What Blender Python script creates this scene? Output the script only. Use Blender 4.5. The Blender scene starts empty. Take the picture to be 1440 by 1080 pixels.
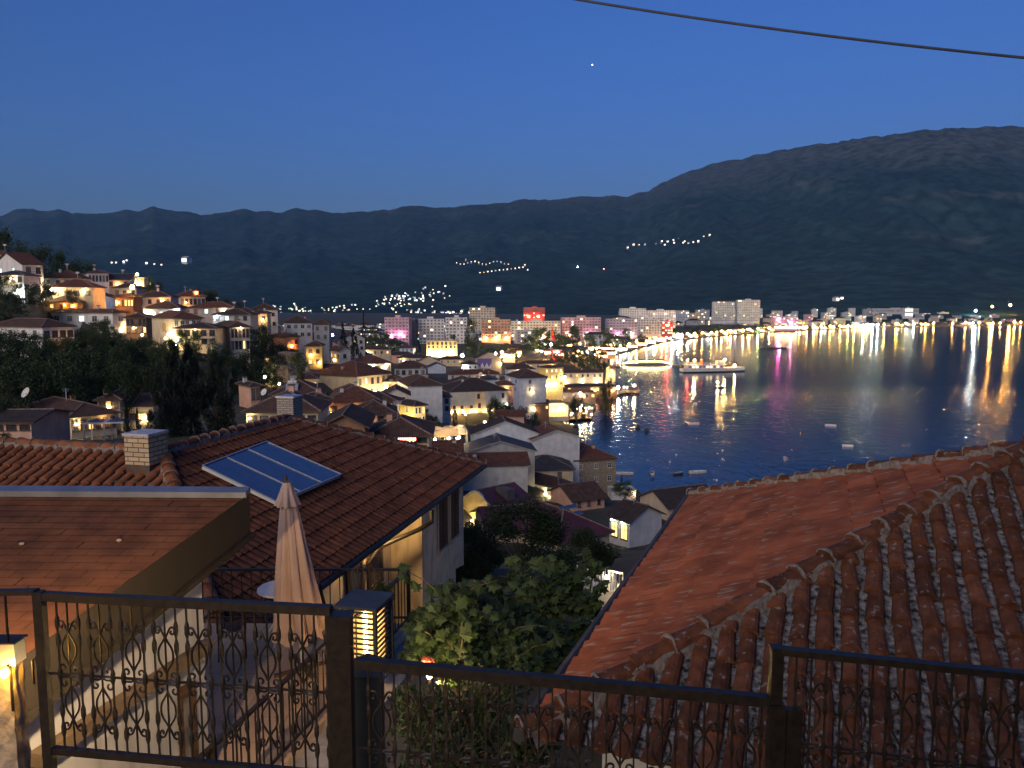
import bpy, bmesh, math, random
import numpy as np
from mathutils import Vector, Matrix
R = math.radians
rng = random.Random(11)
C = bpy.context.scene
COL = C.collection

# ------------------------------------------------------------------ camera, sky, twilight, exposure
CAMZ = 50.0
F = 1080.0
PITCH = math.atan(110 / F)
cam = bpy.data.cameras.new('camera')
cam_o = bpy.data.objects.new('camera', cam)
COL.objects.link(cam_o)
cam_o.location = (0, 0, CAMZ)
cam_o.rotation_euler = (math.pi / 2 - PITCH, 0, 0)
cam.sensor_width = 36
cam.lens = 36 * F / 1440
cam.clip_start = 0.05
cam.clip_end = 40000
C.camera = cam_o

SUN_EL, SUN_AZ = R(1.0), R(205)
world = bpy.data.worlds.new('World')
C.world = world
world.use_nodes = True
wt = world.node_tree
sky = wt.nodes.new('ShaderNodeTexSky')
sky.sky_type = 'NISHITA'
sky.sun_disc = False
sky.sun_elevation = SUN_EL
sky.sun_rotation = SUN_AZ
sky.ozone_density = 3.5
sky.dust_density = 0.3
tint = wt.nodes.new('ShaderNodeMix')
tint.data_type = 'RGBA'
tint.blend_type = 'MULTIPLY'
tint.inputs[0].default_value = 1
tint.inputs[7].default_value = (0.50, 0.58, 0.92, 1)
wt.links.new(sky.outputs[0], tint.inputs[6])
wt.links.new(tint.outputs[2], wt.nodes['Background'].inputs[0])
wt.nodes['Background'].inputs[1].default_value = 0.13

sl = bpy.data.lights.new('sun', 'SUN')
sl.energy = 0.55
sl.angle = R(50)
sl.color = (1.0, 0.84, 0.66)
sun_o = bpy.data.objects.new('sun', sl)
COL.objects.link(sun_o)
sun_o.rotation_euler = (R(66), 0, R(-30))      # afterglow from behind and to the left of the camera

C.view_settings.view_transform = 'Standard'
C.view_settings.look = 'None'
C.view_settings.exposure = 2.15
C.view_settings.gamma = 1
C.render.engine = 'CYCLES'
C.cycles.use_denoising = True
C.cycles.max_bounces = 5
C.cycles.diffuse_bounces = 2
C.cycles.glossy_bounces = 3
C.cycles.transparent_max_bounces = 6
C.cycles.sample_clamp_indirect = 4.0
C.cycles.use_light_tree = True
try:
    C.cycles.denoising_input_passes = 'RGB_ALBEDO_NORMAL'
except Exception:
    pass

# ------------------------------------------------------------------ geometry helpers
_f = Vector((0, math.cos(PITCH), -math.sin(PITCH)))
_u = Vector((0, math.sin(PITCH), math.cos(PITCH)))
CAM = Vector((0, 0, CAMZ))
def ray(px, py):
    return _f + Vector((1, 0, 0)) * ((px - 720) / F) + _u * ((540 - py) / F)
def P(px, py, d):
    r = ray(px, py)
    return CAM + r * (d / r.y)
def on_z(px, py, z):
    r = ray(px, py)
    return CAM + r * ((z - CAMZ) / r.z)
def on_plane(px, py, o, n):
    r = ray(px, py)
    return CAM + r * ((o - CAM).dot(n) / r.dot(n))

class MB:
    """collects polygons and links them as one mesh object"""
    def __init__(s):
        s.v, s.f, s.m, s.r = [], [], [], []
        s.mats = []
        s.cm = 0
        s.cr = 0.5
    def mat(s, m):
        if m not in s.mats:
            s.mats.append(m)
        s.cm = s.mats.index(m)
        return s
    def poly(s, pts):
        b = len(s.v)
        s.v += [tuple(p) for p in pts]
        s.f.append(tuple(range(b, b + len(pts))))
        s.m.append(s.cm); s.r.append(s.cr)
    def add(s, verts, faces):
        b = len(s.v)
        s.v += [tuple(p) for p in verts]
        for f in faces:
            s.f.append(tuple(b + i for i in f)); s.m.append(s.cm); s.r.append(s.cr)
    def box(s, x0, x1, y0, y1, z0, z1, M=None):
        v = [Vector((x, y, z)) for z in (z0, z1) for y in (y0, y1) for x in (x0, x1)]
        if M is not None:
            v = [M @ p for p in v]
        s.add(v, [(0, 2, 3, 1), (4, 5, 7, 6), (0, 1, 5, 4), (2, 6, 7, 3), (0, 4, 6, 2), (1, 3, 7, 5)])
    def beam(s, a, b, w, h, up=Vector((0, 0, 1))):
        a, b = Vector(a), Vector(b)
        d = (b - a); L = d.length
        if L < 1e-6: return
        d.normalize()
        x = d.cross(up)
        if x.length < 1e-4: x = d.cross(Vector((1, 0, 0)))
        x.normalize(); z = x.cross(d)
        q = []
        for p in (a, b):
            for i, j in ((-1, -1), (1, -1), (1, 1), (-1, 1)):
                q.append(p + x * (i * w / 2) + z * (j * h / 2))
        s.add(q, [(3, 2, 1, 0), (4, 5, 6, 7), (0, 1, 5, 4), (1, 2, 6, 5), (2, 3, 7, 6), (3, 0, 4, 7)])
    def tube(s, pts, r, n=6, cap=True):
        pts = [Vector(p) for p in pts]
        if not hasattr(r, '__len__'): r = [r] * len(pts)
        T = []
        for i in range(len(pts)):
            a = pts[max(i - 1, 0)]; b = pts[min(i + 1, len(pts) - 1)]
            t = b - a
            T.append(t.normalized() if t.length > 1e-9 else Vector((0, 0, 1)))
        nrm = T[0].orthogonal().normalized()
        vs = []
        for i, p in enumerate(pts):
            nrm = nrm - T[i] * nrm.dot(T[i])
            nrm = nrm.normalized() if nrm.length > 1e-6 else T[i].orthogonal().normalized()
            bn = T[i].cross(nrm)
            for k in range(n):
                a = 2 * math.pi * k / n
                vs.append(p + (nrm * math.cos(a) + bn * math.sin(a)) * r[i])
        fs = []
        for i in range(len(pts) - 1):
            for k in range(n):
                k2 = (k + 1) % n
                fs.append((i * n + k, i * n + k2, (i + 1) * n + k2, (i + 1) * n + k))
        if cap:
            fs.append(tuple(range(n - 1, -1, -1)))
            fs.append(tuple((len(pts) - 1) * n + k for k in range(n)))
        s.add(vs, fs)
    def ball(s, c, r, seg=6, ring=4, sz=1.0):
        c = Vector(c); vs = [c + Vector((0, 0, r * sz))]; fs = []
        for i in range(1, ring):
            t = math.pi * i / ring
            for k in range(seg):
                a = 2 * math.pi * k / seg
                vs.append(c + Vector((r * math.sin(t) * math.cos(a), r * math.sin(t) * math.sin(a), r * sz * math.cos(t))))
        vs.append(c - Vector((0, 0, r * sz)))
        for k in range(seg):
            fs.append((0, 1 + k, 1 + (k + 1) % seg))
        for i in range(ring - 2):
            for k in range(seg):
                a = 1 + i * seg + k; b = 1 + i * seg + (k + 1) % seg
                fs.append((a, a + seg, b + seg, b))
        l = len(vs) - 1; o = 1 + (ring - 2) * seg
        for k in range(seg):
            fs.append((o + k, l, o + (k + 1) % seg))
        s.add(vs, fs)
    def mesh(s, name, smooth=False):
        me = bpy.data.meshes.new(name)
        me.from_pydata(s.v, [], s.f)
        for m in s.mats: me.materials.append(m)
        n = len(me.polygons)
        me.polygons.foreach_set('material_index', np.array(s.m[:n], dtype=np.int32))
        at = me.attributes.new('rnd', 'FLOAT', 'FACE')
        at.data.foreach_set('value', np.array(s.r[:n], dtype=np.float32))
        if smooth:
            me.polygons.foreach_set('use_smooth', np.ones(n, dtype=bool))
        me.update()
        return me
    def build(s, name, parent=None, M=None, smooth=False):
        return link(name, s.mesh(name, smooth), parent, M)

def link(name, me, parent=None, M=None):
    o = bpy.data.objects.new(name, me)
    COL.objects.link(o)
    if parent is not None: o.parent = parent
    if M is not None: o.matrix_local = M
    return o
def tag(o, label=None, cat=None, group=None, kind=None):
    if label: o['label'] = label
    if cat: o['category'] = cat
    if group: o['group'] = group
    if kind: o['kind'] = kind
    return o
def empty(name, M, label, cat, group=None):
    o = bpy.data.objects.new(name, None)
    COL.objects.link(o)
    o.empty_display_size = 0.2
    o.matrix_world = M if isinstance(M, Matrix) else Matrix.Translation(Vector(M))
    return tag(o, label, cat, group)
def frame(o, x, y, z):
    M = Matrix.Identity(4)
    for i in range(3):
        M[i][0], M[i][1], M[i][2], M[i][3] = x[i], y[i], z[i], o[i]
    return M

# ------------------------------------------------------------------ materials
def new_mat(name):
    m = bpy.data.materials.new(name); m.use_nodes = True
    return m, m.node_tree, m.node_tree.nodes['Principled BSDF']
def noise_col(nt, a, b, scale, coord='Object', detail=4, lo=0.35, hi=0.65, sc3=None):
    tc = nt.nodes.new('ShaderNodeTexCoord')
    n = nt.nodes.new('ShaderNodeTexNoise'); n.inputs['Scale'].default_value = scale; n.inputs['Detail'].default_value = detail
    src = tc.outputs[coord]
    if sc3:
        mp = nt.nodes.new('ShaderNodeMapping'); mp.inputs['Scale'].default_value = sc3
        nt.links.new(src, mp.inputs[0]); src = mp.outputs[0]
    nt.links.new(src, n.inputs['Vector'])
    r = nt.nodes.new('ShaderNodeValToRGB')
    r.color_ramp.elements[0].position = lo; r.color_ramp.elements[1].position = hi
    r.color_ramp.elements[0].color = (*a, 1); r.color_ramp.elements[1].color = (*b, 1)
    nt.links.new(n.outputs['Fac'], r.inputs[0])
    return r.outputs[0], n, tc
def bump(nt, bsdf, h, strength=0.3, dist=0.02):
    b = nt.nodes.new('ShaderNodeBump'); b.inputs['Strength'].default_value = strength; b.inputs['Distance'].default_value = dist
    nt.links.new(h, b.inputs['Height']); nt.links.new(b.outputs[0], bsdf.inputs['Normal'])
def mix(nt, a, b, fac, mode='MIX'):
    m = nt.nodes.new('ShaderNodeMix'); m.data_type = 'RGBA'; m.blend_type = mode
    for i, v in ((0, fac), (6, a), (7, b)):
        if hasattr(v, 'links'): nt.links.new(v, m.inputs[i])
        elif i == 0: m.inputs[0].default_value = v
        else: m.inputs[i].default_value = (*v, 1)
    return m.outputs[2]
def surf(name, a, b=None, scale=2.0, rough=0.8, bmp=0.2, metal=0.0, coord='Object', sc3=None, spec=0.3, detail=4, bd=0.02):
    m, nt, p = new_mat(name)
    b = b or tuple(c * 0.8 for c in a)
    c, n, _ = noise_col(nt, b, a, scale, coord, detail, sc3=sc3)
    nt.links.new(c, p.inputs['Base Color'])
    p.inputs['Roughness'].default_value = rough; p.inputs['Metallic'].default_value = metal
    p.inputs['Specular IOR Level'].default_value = spec
    if bmp: bump(nt, p, n.outputs['Fac'], bmp, bd)
    return m
def rnd_surf(name, cols, rough=0.85, nscale=6.0, spots=None, spot_scale=8.0, spot_lo=0.6, bmp=0.3, sc3=None):
    """colour per face from the 'rnd' attribute, with weathering noise and optional pale lichen spots"""
    m, nt, p = new_mat(name)
    at = nt.nodes.new('ShaderNodeAttribute'); at.attribute_name = 'rnd'
    r = nt.nodes.new('ShaderNodeValToRGB')
    el = r.color_ramp.elements
    while len(el) < len(cols): el.new(0.5)
    for i, c in enumerate(cols):
        el[i].position = i / (len(cols) - 1); el[i].color = (*c, 1)
    nt.links.new(at.outputs['Fac'], r.inputs[0])
    g, n, tc = noise_col(nt, (0.62, 0.6, 0.6), (1.15, 1.12, 1.1), nscale, 'Object', 5)
    c = mix(nt, r.outputs[0], g, 1.0, 'MULTIPLY')
    if spots:
        s, n2, _ = noise_col(nt, (0, 0, 0), (1, 1, 1), spot_scale, 'Object', 6, spot_lo, spot_lo + 0.09, sc3)
        c = mix(nt, c, spots, s)
    nt.links.new(c, p.inputs['Base Color'])
    p.inputs['Roughness'].default_value = rough
    p.inputs['Specular IOR Level'].default_value = 0.25
    if bmp: bump(nt, p, n.outputs['Fac'], bmp, 0.01)
    return m
def glow(name, col, strength):
    m, nt, p = new_mat(name)
    p.inputs['Base Color'].default_value = (*col, 1)
    p.inputs['Emission Color'].default_value = (*col, 1)
    p.inputs['Emission Strength'].default_value = strength
    return m
M = {}
WALLS = dict(white=(.62, .61, .6), offwhite=(.55, .53, .49), cream=(.58, .48, .33), grey=(.36, .36, .36), pink=(.55, .36, .28), salmon=(.5, .25, .15),
             yellow=(.62, .46, .18), beige=(.52, .42, .31), stone=(.34, .27, .19), blue=(.5, .55, .62), brown=(.22, .13, .08), dark=(.12, .11, .11),
             peach=(.6, .36, .26), green=(.42, .45, .36), ochre=(.5, .3, .1))
def streaked(name, a, dark):
    m, nt, p = new_mat(name)
    c1, n1, _ = noise_col(nt, tuple(x * .82 for x in a), a, 0.7, 'Object', 5)
    c2, n2, _ = noise_col(nt, dark, (1, 1, 1), 1.6, 'Object', 6, 0.3, 0.6, (.8, .8, 0.3))
    c = mix(nt, c1, c2, 0.3, 'MULTIPLY')
    nt.links.new(c, p.inputs['Base Color']); p.inputs['Roughness'].default_value = .9
    p.inputs['Specular IOR Level'].default_value = .2
    bump(nt, p, n1.outputs['Fac'], .15, .02)
    return m
for k, c in WALLS.items():
    M[k] = M['w_' + k] = streaked('wall_' + k, c, (.62, .58, .54)) if k != 'stone' else surf('wall_stone', c, (.16, .12, .08), 3.0, .95, .6, detail=8)
def far_tiles(name, a, b, s=1.0):
    m, nt, p = new_mat(name)
    c, n, tc = noise_col(nt, b, a, 1.3, 'Object', 6, .3, .7)
    w = nt.nodes.new('ShaderNodeTexWave'); w.bands_direction = 'X'; w.inputs['Scale'].default_value = 1.35 * s
    w.inputs['Distortion'].default_value = .6
    mp = nt.nodes.new('ShaderNodeMapping'); nt.links.new(tc.outputs['UV'], mp.inputs[0]); nt.links.new(mp.outputs[0], w.inputs[0])
    w2 = nt.nodes.new('ShaderNodeTexWave'); w2.bands_direction = 'Y'; w2.wave_profile = 'SAW'; w2.inputs['Scale'].default_value = .8 * s
    nt.links.new(mp.outputs[0], w2.inputs[0])
    ad = nt.nodes.new('ShaderNodeMath'); ad.operation = 'ADD'
    nt.links.new(w.outputs['Fac'], ad.inputs[0]); nt.links.new(w2.outputs['Fac'], ad.inputs[1])
    bump(nt, p, ad.outputs[0], .8, .06)
    nt.links.new(c, p.inputs['Base Color']); p.inputs['Roughness'].default_value = .85; p.inputs['Specular IOR Level'].default_value = .2
    return m
M['roof_red'] = far_tiles('roof_red', (.15, .06, .036), (.07, .03, .022))
M['roof_brown'] = far_tiles('roof_brown', (.10, .055, .04), (.05, .03, .024))
M['roof_dark'] = far_tiles('roof_dark', (.06, .042, .037), (.03, .023, .022))
M['roof_slate'] = surf('roof_slate', (.04, .04, .045), (.022, .022, .026), 1.0, .7, .2)
M['roof_metal'] = surf('roof_metal', (.09, .025, .03), (.06, .018, .022), 0.6, .5, .05)
M['roof_pale'] = surf('roof_pale', (.3, .3, .32), (.2, .2, .22), 0.8, .6, .1)
M['ridge'] = surf('ridge_mortar', (.22, .15, .12), (.1, .07, .06), 3, .9, .2)
M['trim'] = surf('eave_board', (.11, .075, .05), (.06, .04, .03), 3, .8, .1)
M['whitetrim'] = surf('white_trim', (.6, .58, .54), None, 3, .7, .05)
M['wood'] = surf('dark_timber', (.11, .06, .03), (.05, .028, .016), 5, .7, .2, sc3=(1, 1, 8))
def glass(name, col=(.03, .04, .06), rough=.08):
    m, nt, p = new_mat(name)
    p.inputs['Base Color'].default_value = (*col, 1); p.inputs['Roughness'].default_value = rough
    p.inputs['Specular IOR Level'].default_value = .6
    return m
M['glass'] = glass('window_glass')
M['curtain'] = surf('curtained_glass', (.2, .19, .18), (.08, .08, .09), 4, .3, 0)
M['lit'] = glow('lit_pane_warm', (1, .58, .2), .45)
M['lit2'] = glow('lit_pane_pale', (1, .8, .45), .7)
M['litc'] = glow('lit_pane_cool', (.72, 1, .9), .6)
M['panel'] = surf('solar_glass', (.045, .075, .15), (.035, .06, .13), 4, .12, 0, spec=.8)
M['alu'] = surf('aluminium', (.5, .5, .52), (.4, .4, .42), 6, .4, 0, metal=.7)
M['iron'] = surf('wrought_iron', (.032, .024, .017), (.018, .014, .011), 20, .45, .1, metal=.35)
M['brick'] = None
def lamp_mat(name, col, s): M[name] = glow('lamp_' + name, col, s)
lamp_mat('warm', (1, .6, .22), 100)
lamp_mat('sodium', (1, .42, .1), 95)
lamp_mat('white', (.85, .95, 1), 70)
lamp_mat('pale', (1, .76, .4), 120)
lamp_mat('green', (.3, 1, .2), 60)
lamp_mat('magenta', (1, .12, .6), 60)
lamp_mat('red', (1, .08, .05), 50)
lamp_mat('blue', (.4, .6, 1), 60)
lamp_mat('yellowgreen', (.9, 1, .2), 60)
def foliage(name, cols, rough=.6):
    m, nt, p = new_mat(name)
    at = nt.nodes.new('ShaderNodeAttribute'); at.attribute_name = 'rnd'
    r = nt.nodes.new('ShaderNodeValToRGB'); el = r.color_ramp.elements
    while len(el) < len(cols): el.new(.5)
    for i, c in enumerate(cols):
        el[i].position = i / (len(cols) - 1); el[i].color = (*c, 1)
    nt.links.new(at.outputs['Fac'], r.inputs[0]); nt.links.new(r.outputs[0], p.inputs['Base Color'])
    p.inputs['Roughness'].default_value = rough; p.inputs['Specular IOR Level'].default_value = .25
    tr = nt.nodes.new('ShaderNodeBsdfTranslucent'); nt.links.new(r.outputs[0], tr.inputs[0])
    mx = nt.nodes.new('ShaderNodeMixShader'); mx.inputs[0].default_value = .25
    nt.links.new(p.outputs[0], mx.inputs[1]); nt.links.new(tr.outputs[0], mx.inputs[2])
    nt.links.new(mx.outputs[0], nt.nodes['Material Output'].inputs[0])
    return m
M['leaf'] = foliage('leaves_green', [(.028, .05, .014), (.05, .08, .02), (.075, .1, .03)])
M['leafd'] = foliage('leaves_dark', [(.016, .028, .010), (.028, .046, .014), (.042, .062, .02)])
M['leafc'] = foliage('needles_dark', [(.008, .014, .009), (.014, .022, .012), (.02, .03, .014)])
M['figleaf'] = foliage('fig_leaves', [(.02, .036, .009), (.04, .064, .014), (.07, .1, .024)], .5)
M['bark'] = surf('bark', (.09, .065, .045), (.04, .03, .022), 6, .95, .5, sc3=(1, 1, .3))

# ------------------------------------------------------------------ ground height
SHORE_PX = [(812, 660, 232), (816, 622, 292), (806, 600, 318), (786, 592, 334), (800, 586, 348), (838, 580, 362), (840, 556, 432),
            (850, 536, 512), (858, 502, 751), (900, 489, 0), (940, 480, 0), (1020, 472, 0), (1100, 466.5, 0), (1200, 462, 0), (1300, 459.5, 0), (1440, 457.5, 0), (1640, 456, 0)]
SH = [(5000., 90.), (400., 130.), (150., 140.), (85., 150.), (54., 172.), (40., 190.)]
for px, py, d in SHORE_PX:
    p = on_z(px, py, 0) if d == 0 else P(px, py, d)
    SH.append((p.x, p.y))
SH += [(5000., 2500.)]
SHA = np.array(SH)
def shore_dist(x, y):
    """signed distance to the waterline: positive on land"""
    x = np.asarray(x, float); y = np.asarray(y, float)
    best = np.full(x.shape, 1e9); ins = np.zeros(x.shape, bool)
    n = len(SHA)
    for i in range(n):
        ax, ay = SHA[i]; bx, by = SHA[(i + 1) % n]
        dx, dy = bx - ax, by - ay
        t = np.clip(((x - ax) * dx + (y - ay) * dy) / (dx * dx + dy * dy), 0, 1)
        best = np.minimum(best, np.hypot(x - ax - t * dx, y - ay - t * dy))
        c = (ay > y) != (by > y)
        with np.errstate(divide='ignore', invalid='ignore'):
            xi = ax + (y - ay) * dx / (dy if dy != 0 else 1e-9)
        ins ^= c & (x < xi)
    return np.where(ins, -best, best)
CTRL = []
SIGHT = []
def ctrl(px, py, d, dz=0):
    p = P(px, py, d); CTRL.append((p.x, p.y, p.z + dz))
for v in [(-12, 2, 45.6), (0, 0, 46.5), (10, 0, 46.5), (-10, 12, 41.5), (0, 12, 42), (9, 12, 44), (0, 25, 38.5), (-22, 20, 43), (16, 24, 41), (-25, 40, 37), (0, 50, 32), (25, 50, 33),
          (-60, 60, 38), (-120, 80, 45), (-60, 30, 44), (60, 40, 36), (110, 90, 14), (60, 110, 12), (200, 60, 14),
          (-330, 330, 60), (-420, 250, 75), (-300, 180, 66), (-330, 480, 30), (-500, 600, 20), (-260, 420, 30), (-180, 380, 22), (-160, 500, 8),
          (0, 600, 3), (-200, 700, 5), (-600, 1000, 12), (100, 900, 2.5), (0, 1200, 4), (600, 1800, 4), (1200, 2300, 5), (-400, 1600, 14), (3000, 2600, 8), (-1500, 1500, 40), (-1200, 700, 60)]:
    CTRL.append(v)
def base_height(x, y):
    x = np.asarray(x, float); y = np.asarray(y, float)
    A = np.array(CTRL)
    num = np.zeros(x.shape); den = np.zeros(x.shape)
    for cx, cy, cz in A:
        s2 = 36 + (0.06 * math.hypot(cx, cy)) ** 2
        w = 1.0 / (((x - cx) ** 2 + (y - cy) ** 2) + s2) ** 2
        num += w * cz; den += w
    return num / den
def ground(x, y):
    sd = shore_dist(x, y)
    h = base_height(x, y)
    t = np.clip(sd / 35.0, 0, 1)
    x = np.asarray(x, float); y = np.asarray(y, float)
    k = x / np.maximum(y, .1)
    for k0, k1, d, sl in SIGHT:                      # streets and yards drop away in front of each house
        m = (k > k0 - .006) & (k < k1 + .006) & (y > .4 * d) & (y < d + 3)
        h = np.where(m, np.minimum(h, CAMZ + sl * np.minimum(y, d) - .5), h)
    land = 0.9 + (np.maximum(h, 1.2) - 0.9) * t * t * (3 - 2 * t)
    return np.where(sd > 0, land, np.maximum(-6.0, sd * 0.25 - 0.4))
def gz(x, y):
    return float(ground(np.array([x]), np.array([y]))[0])

def sight(x0, x1, yb, d):
    pb = P((x0 + x1) / 2, yb, d); ry = ray(x0, yb).y; SIGHT.append(((x0 - 720) / F / ry, (x1 - 720) / F / ry, d, (pb.z - CAMZ) / d))
for a_ in ((352, 426, 544, 183), (598, 656, 632, 150), (770, 802, 588, 322), (96, 176, 614, 92), (700, 860, 505, 600), (640, 730, 596, 226), (205, 340, 560, 120), (196, 300, 490, 160), (860, 900, 700, 165)): sight(*a_)
# ------------------------------------------------------------------ houses
_wcache = {}
def window_mesh(w, h, fm, pm, split, bars):
    k = (round(w, 1), round(h, 1), fm, pm, split, bars)
    if k in _wcache: return _wcache[k]
    w, h = k[0], k[1]
    a = MB().mat(M[fm]); t = .07
    a.box(-w / 2, w / 2, -.07, .0, -h / 2, -h / 2 + t); a.box(-w / 2, w / 2, -.07, .0, h / 2 - t, h / 2)
    a.box(-w / 2, -w / 2 + t, -.07, .0, -h / 2 + t, h / 2 - t); a.box(w / 2 - t, w / 2, -.07, .0, -h / 2 + t, h / 2 - t)
    a.box(-w / 2 - .08, w / 2 + .08, -.14, -.005, -h / 2 - .08, -h / 2 - .002)
    if bars: a.box(-.025, .025, -.06, -.02, -h / 2 + t, h / 2 - t); a.box(-w / 2 + t, w / 2 - t, -.058, -.022, h * .12, h * .12 + .05)
    b = MB()
    if split:
        b.mat(M[pm]); b.box(-w / 2 + t, w / 2 - t, -.018, -.004, -h / 2 + t, h / 2 - t)
        r = (a.mesh('window'), b.mesh('pane'))
    else:
        a.mat(M[pm]); a.box(-w / 2 + t, w / 2 - t, -.018, -.004, -h / 2 + t, h / 2 - t)
        r = (a.mesh('window'), None)
    _wcache[k] = r
    return r
def put_window(root, fac, t, z, w, h, fm='whitetrim', pm='glass', split=False, bars=True, name='window', off=0, plane=0.0):
    a, b = window_mesh(w, h, fm, pm, split, bars)
    if fac == 'R': Mx = Matrix.Translation((t, plane - off, z))
    elif fac == 'L': Mx = Matrix.Translation((plane - off, t, z)) @ Matrix.Rotation(-math.pi / 2, 4, 'Z')
    o = link(name, a, root, Mx)
    if b: link('pane', b, o)
    return o
def uv_faces(me):
    uv = me.uv_layers.new(name='UVMap')
    for p in me.polygons:
        n = p.normal
        u = Vector((-n.y, n.x, 0))
        u = u.normalized() if u.length > 1e-3 else Vector((1, 0, 0))
        v = n.cross(u)
        for li in p.loop_indices:
            co = me.vertices[me.loops[li].vertex_index].co
            uv.data[li].uv = (co.dot(u), co.dot(v))
def thick(mb, poly, t, edge):
    """a roof plane with thickness: top face plus an eave board edge"""
    top = [Vector(p) for p in poly]; bot = [p - Vector((0, 0, t)) for p in top]
    m = mb.cm
    mb.poly(top)
    mb.mat(edge)
    n = len(top)
    for i in range(n):
        j = (i + 1) % n
        mb.poly([top[i], bot[i], bot[j], top[j]])
    mb.poly(bot[::-1])
    mb.cm = m
def cap_line(mb, a, b, r=.13):
    a, b = Vector(a), Vector(b); d = (b - a).normalized(); x = d.cross(Vector((0, 0, 1))).normalized(); z = x.cross(d)
    pr = [(-r, -.02), (-r * .6, r * .6), (r * .6, r * .6), (r, -.02)]
    vs = [p + x * i + z * j for p in (a, b) for i, j in pr]
    mb.add(vs, [(0, 1, 5, 4), (1, 2, 6, 5), (2, 3, 7, 6), (3, 2, 1, 0), (4, 5, 6, 7)])
def roof_mesh(kind, W, D, H, pitch, o, rm, edge):
    mb = MB().mat(rm); tp = math.tan(R(pitch)); T = .16; z0 = H - o * tp * .3
    x0, x1, y0, y1 = -o, W + o, -o, D + o
    w, d = x1 - x0, y1 - y0
    if kind == 'hip':
        if w >= d: r = d / 2; a, b = Vector((x0 + r, y0 + r, z0 + r * tp)), Vector((x1 - r, y0 + r, z0 + r * tp))
        else: r = w / 2; a, b = Vector((x0 + r, y0 + r, z0 + r * tp)), Vector((x0 + r, y1 - r, z0 + r * tp))
        c = [Vector((x0, y0, z0)), Vector((x1, y0, z0)), Vector((x1, y1, z0)), Vector((x0, y1, z0))]
        if w >= d: fs = [[c[0], c[1], b, a], [c[1], c[2], b], [c[2], c[3], a, b], [c[3], c[0], a]]
        else: fs = [[c[0], c[1], a], [c[1], c[2], b, a], [c[2], c[3], b], [c[3], c[0], a, b]]
        for f in fs: mb.poly(f)
        mb.mat(edge)
        dn = Vector((0, 0, T)); cb = [p - dn for p in c]
        for i in range(4):
            j = (i + 1) % 4; mb.poly([c[i], cb[i], cb[j], c[j]])
        mb.poly(cb[::-1])
        mb.mat(M['ridge'])
        if (b - a).length > .1: cap_line(mb, a, b)
        for p, q in ((c[0], a), (c[1], b if w >= d else a), (c[2], b), (c[3], a if w >= d else b)): cap_line(mb, p, q)
    elif kind == 'gx':      # ridge along x
        zr = z0 + d / 2 * tp
        thick(mb, [(x0, y0, z0), (x1, y0, z0), (x1, y0 + d / 2, zr), (x0, y0 + d / 2, zr)], T, edge)
        thick(mb, [(x0, y0 + d / 2, zr), (x1, y0 + d / 2, zr), (x1, y1, z0), (x0, y1, z0)], T, edge)
        mb.mat(M['ridge']); cap_line(mb, (x0, y0 + d / 2, zr), (x1, y0 + d / 2, zr))
    elif kind == 'gy':
        zr = z0 + w / 2 * tp
        thick(mb, [(x0, y1, z0), (x0, y0, z0), (x0 + w / 2, y0, zr), (x0 + w / 2, y1, zr)], T, edge)
        thick(mb, [(x0 + w / 2, y1, zr), (x0 + w / 2, y0, zr), (x1, y0, z0), (x1, y1, z0)], T, edge)
        mb.mat(M['ridge']); cap_line(mb, (x0 + w / 2, y0, zr), (x0 + w / 2, y1, zr))
    elif kind == 'shed':
        thick(mb, [(x0, y0, z0), (x1, y0, z0), (x1, y1, z0 + d * tp), (x0, y1, z0 + d * tp)], T, edge)
    else:                   # flat with a parapet
        mb.mat(edge)
        for bx in ((x0, x1, y0, y0 + .2), (x0, x1, y1 - .2, y1), (x0, x0 + .2, y0 + .2, y1 - .2), (x1 - .2, x1, y0 + .2, y1 - .2)): mb.box(*bx, H - .1, H + .45)
        mb.mat(rm); mb.box(x0 + .2, x1 - .2, y0 + .2, y1 - .2, H - .08, H + .04)
    me = mb.mesh('roof'); uv_faces(me)
    return me
HOUSES = []
def house(label, xl, xc, xr, ye, yb, d, b=15, roof='hip', pitch=24, wall='white', rm='roof_brown', R_=None, L_=None, lit=.12, chim=(), dep=8.0, lamps=(), o=.5,
          edge='trim', fm='wood', litm='lit', balc=None, extra=None, cat='house', name='house', group=None, curt=.4, band=None):
    HOUSES.append(dict(locals()))
    ctrl(xc, yb, d, -.6)
    pb = P(xc, yb, d); ry = ray(xc, yb).y
    SIGHT.append((((xl if xl is not None else xc) - 720) / F / ry, (xr - 720) / F / ry, d, (pb.z - CAMZ) / d))
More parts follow.
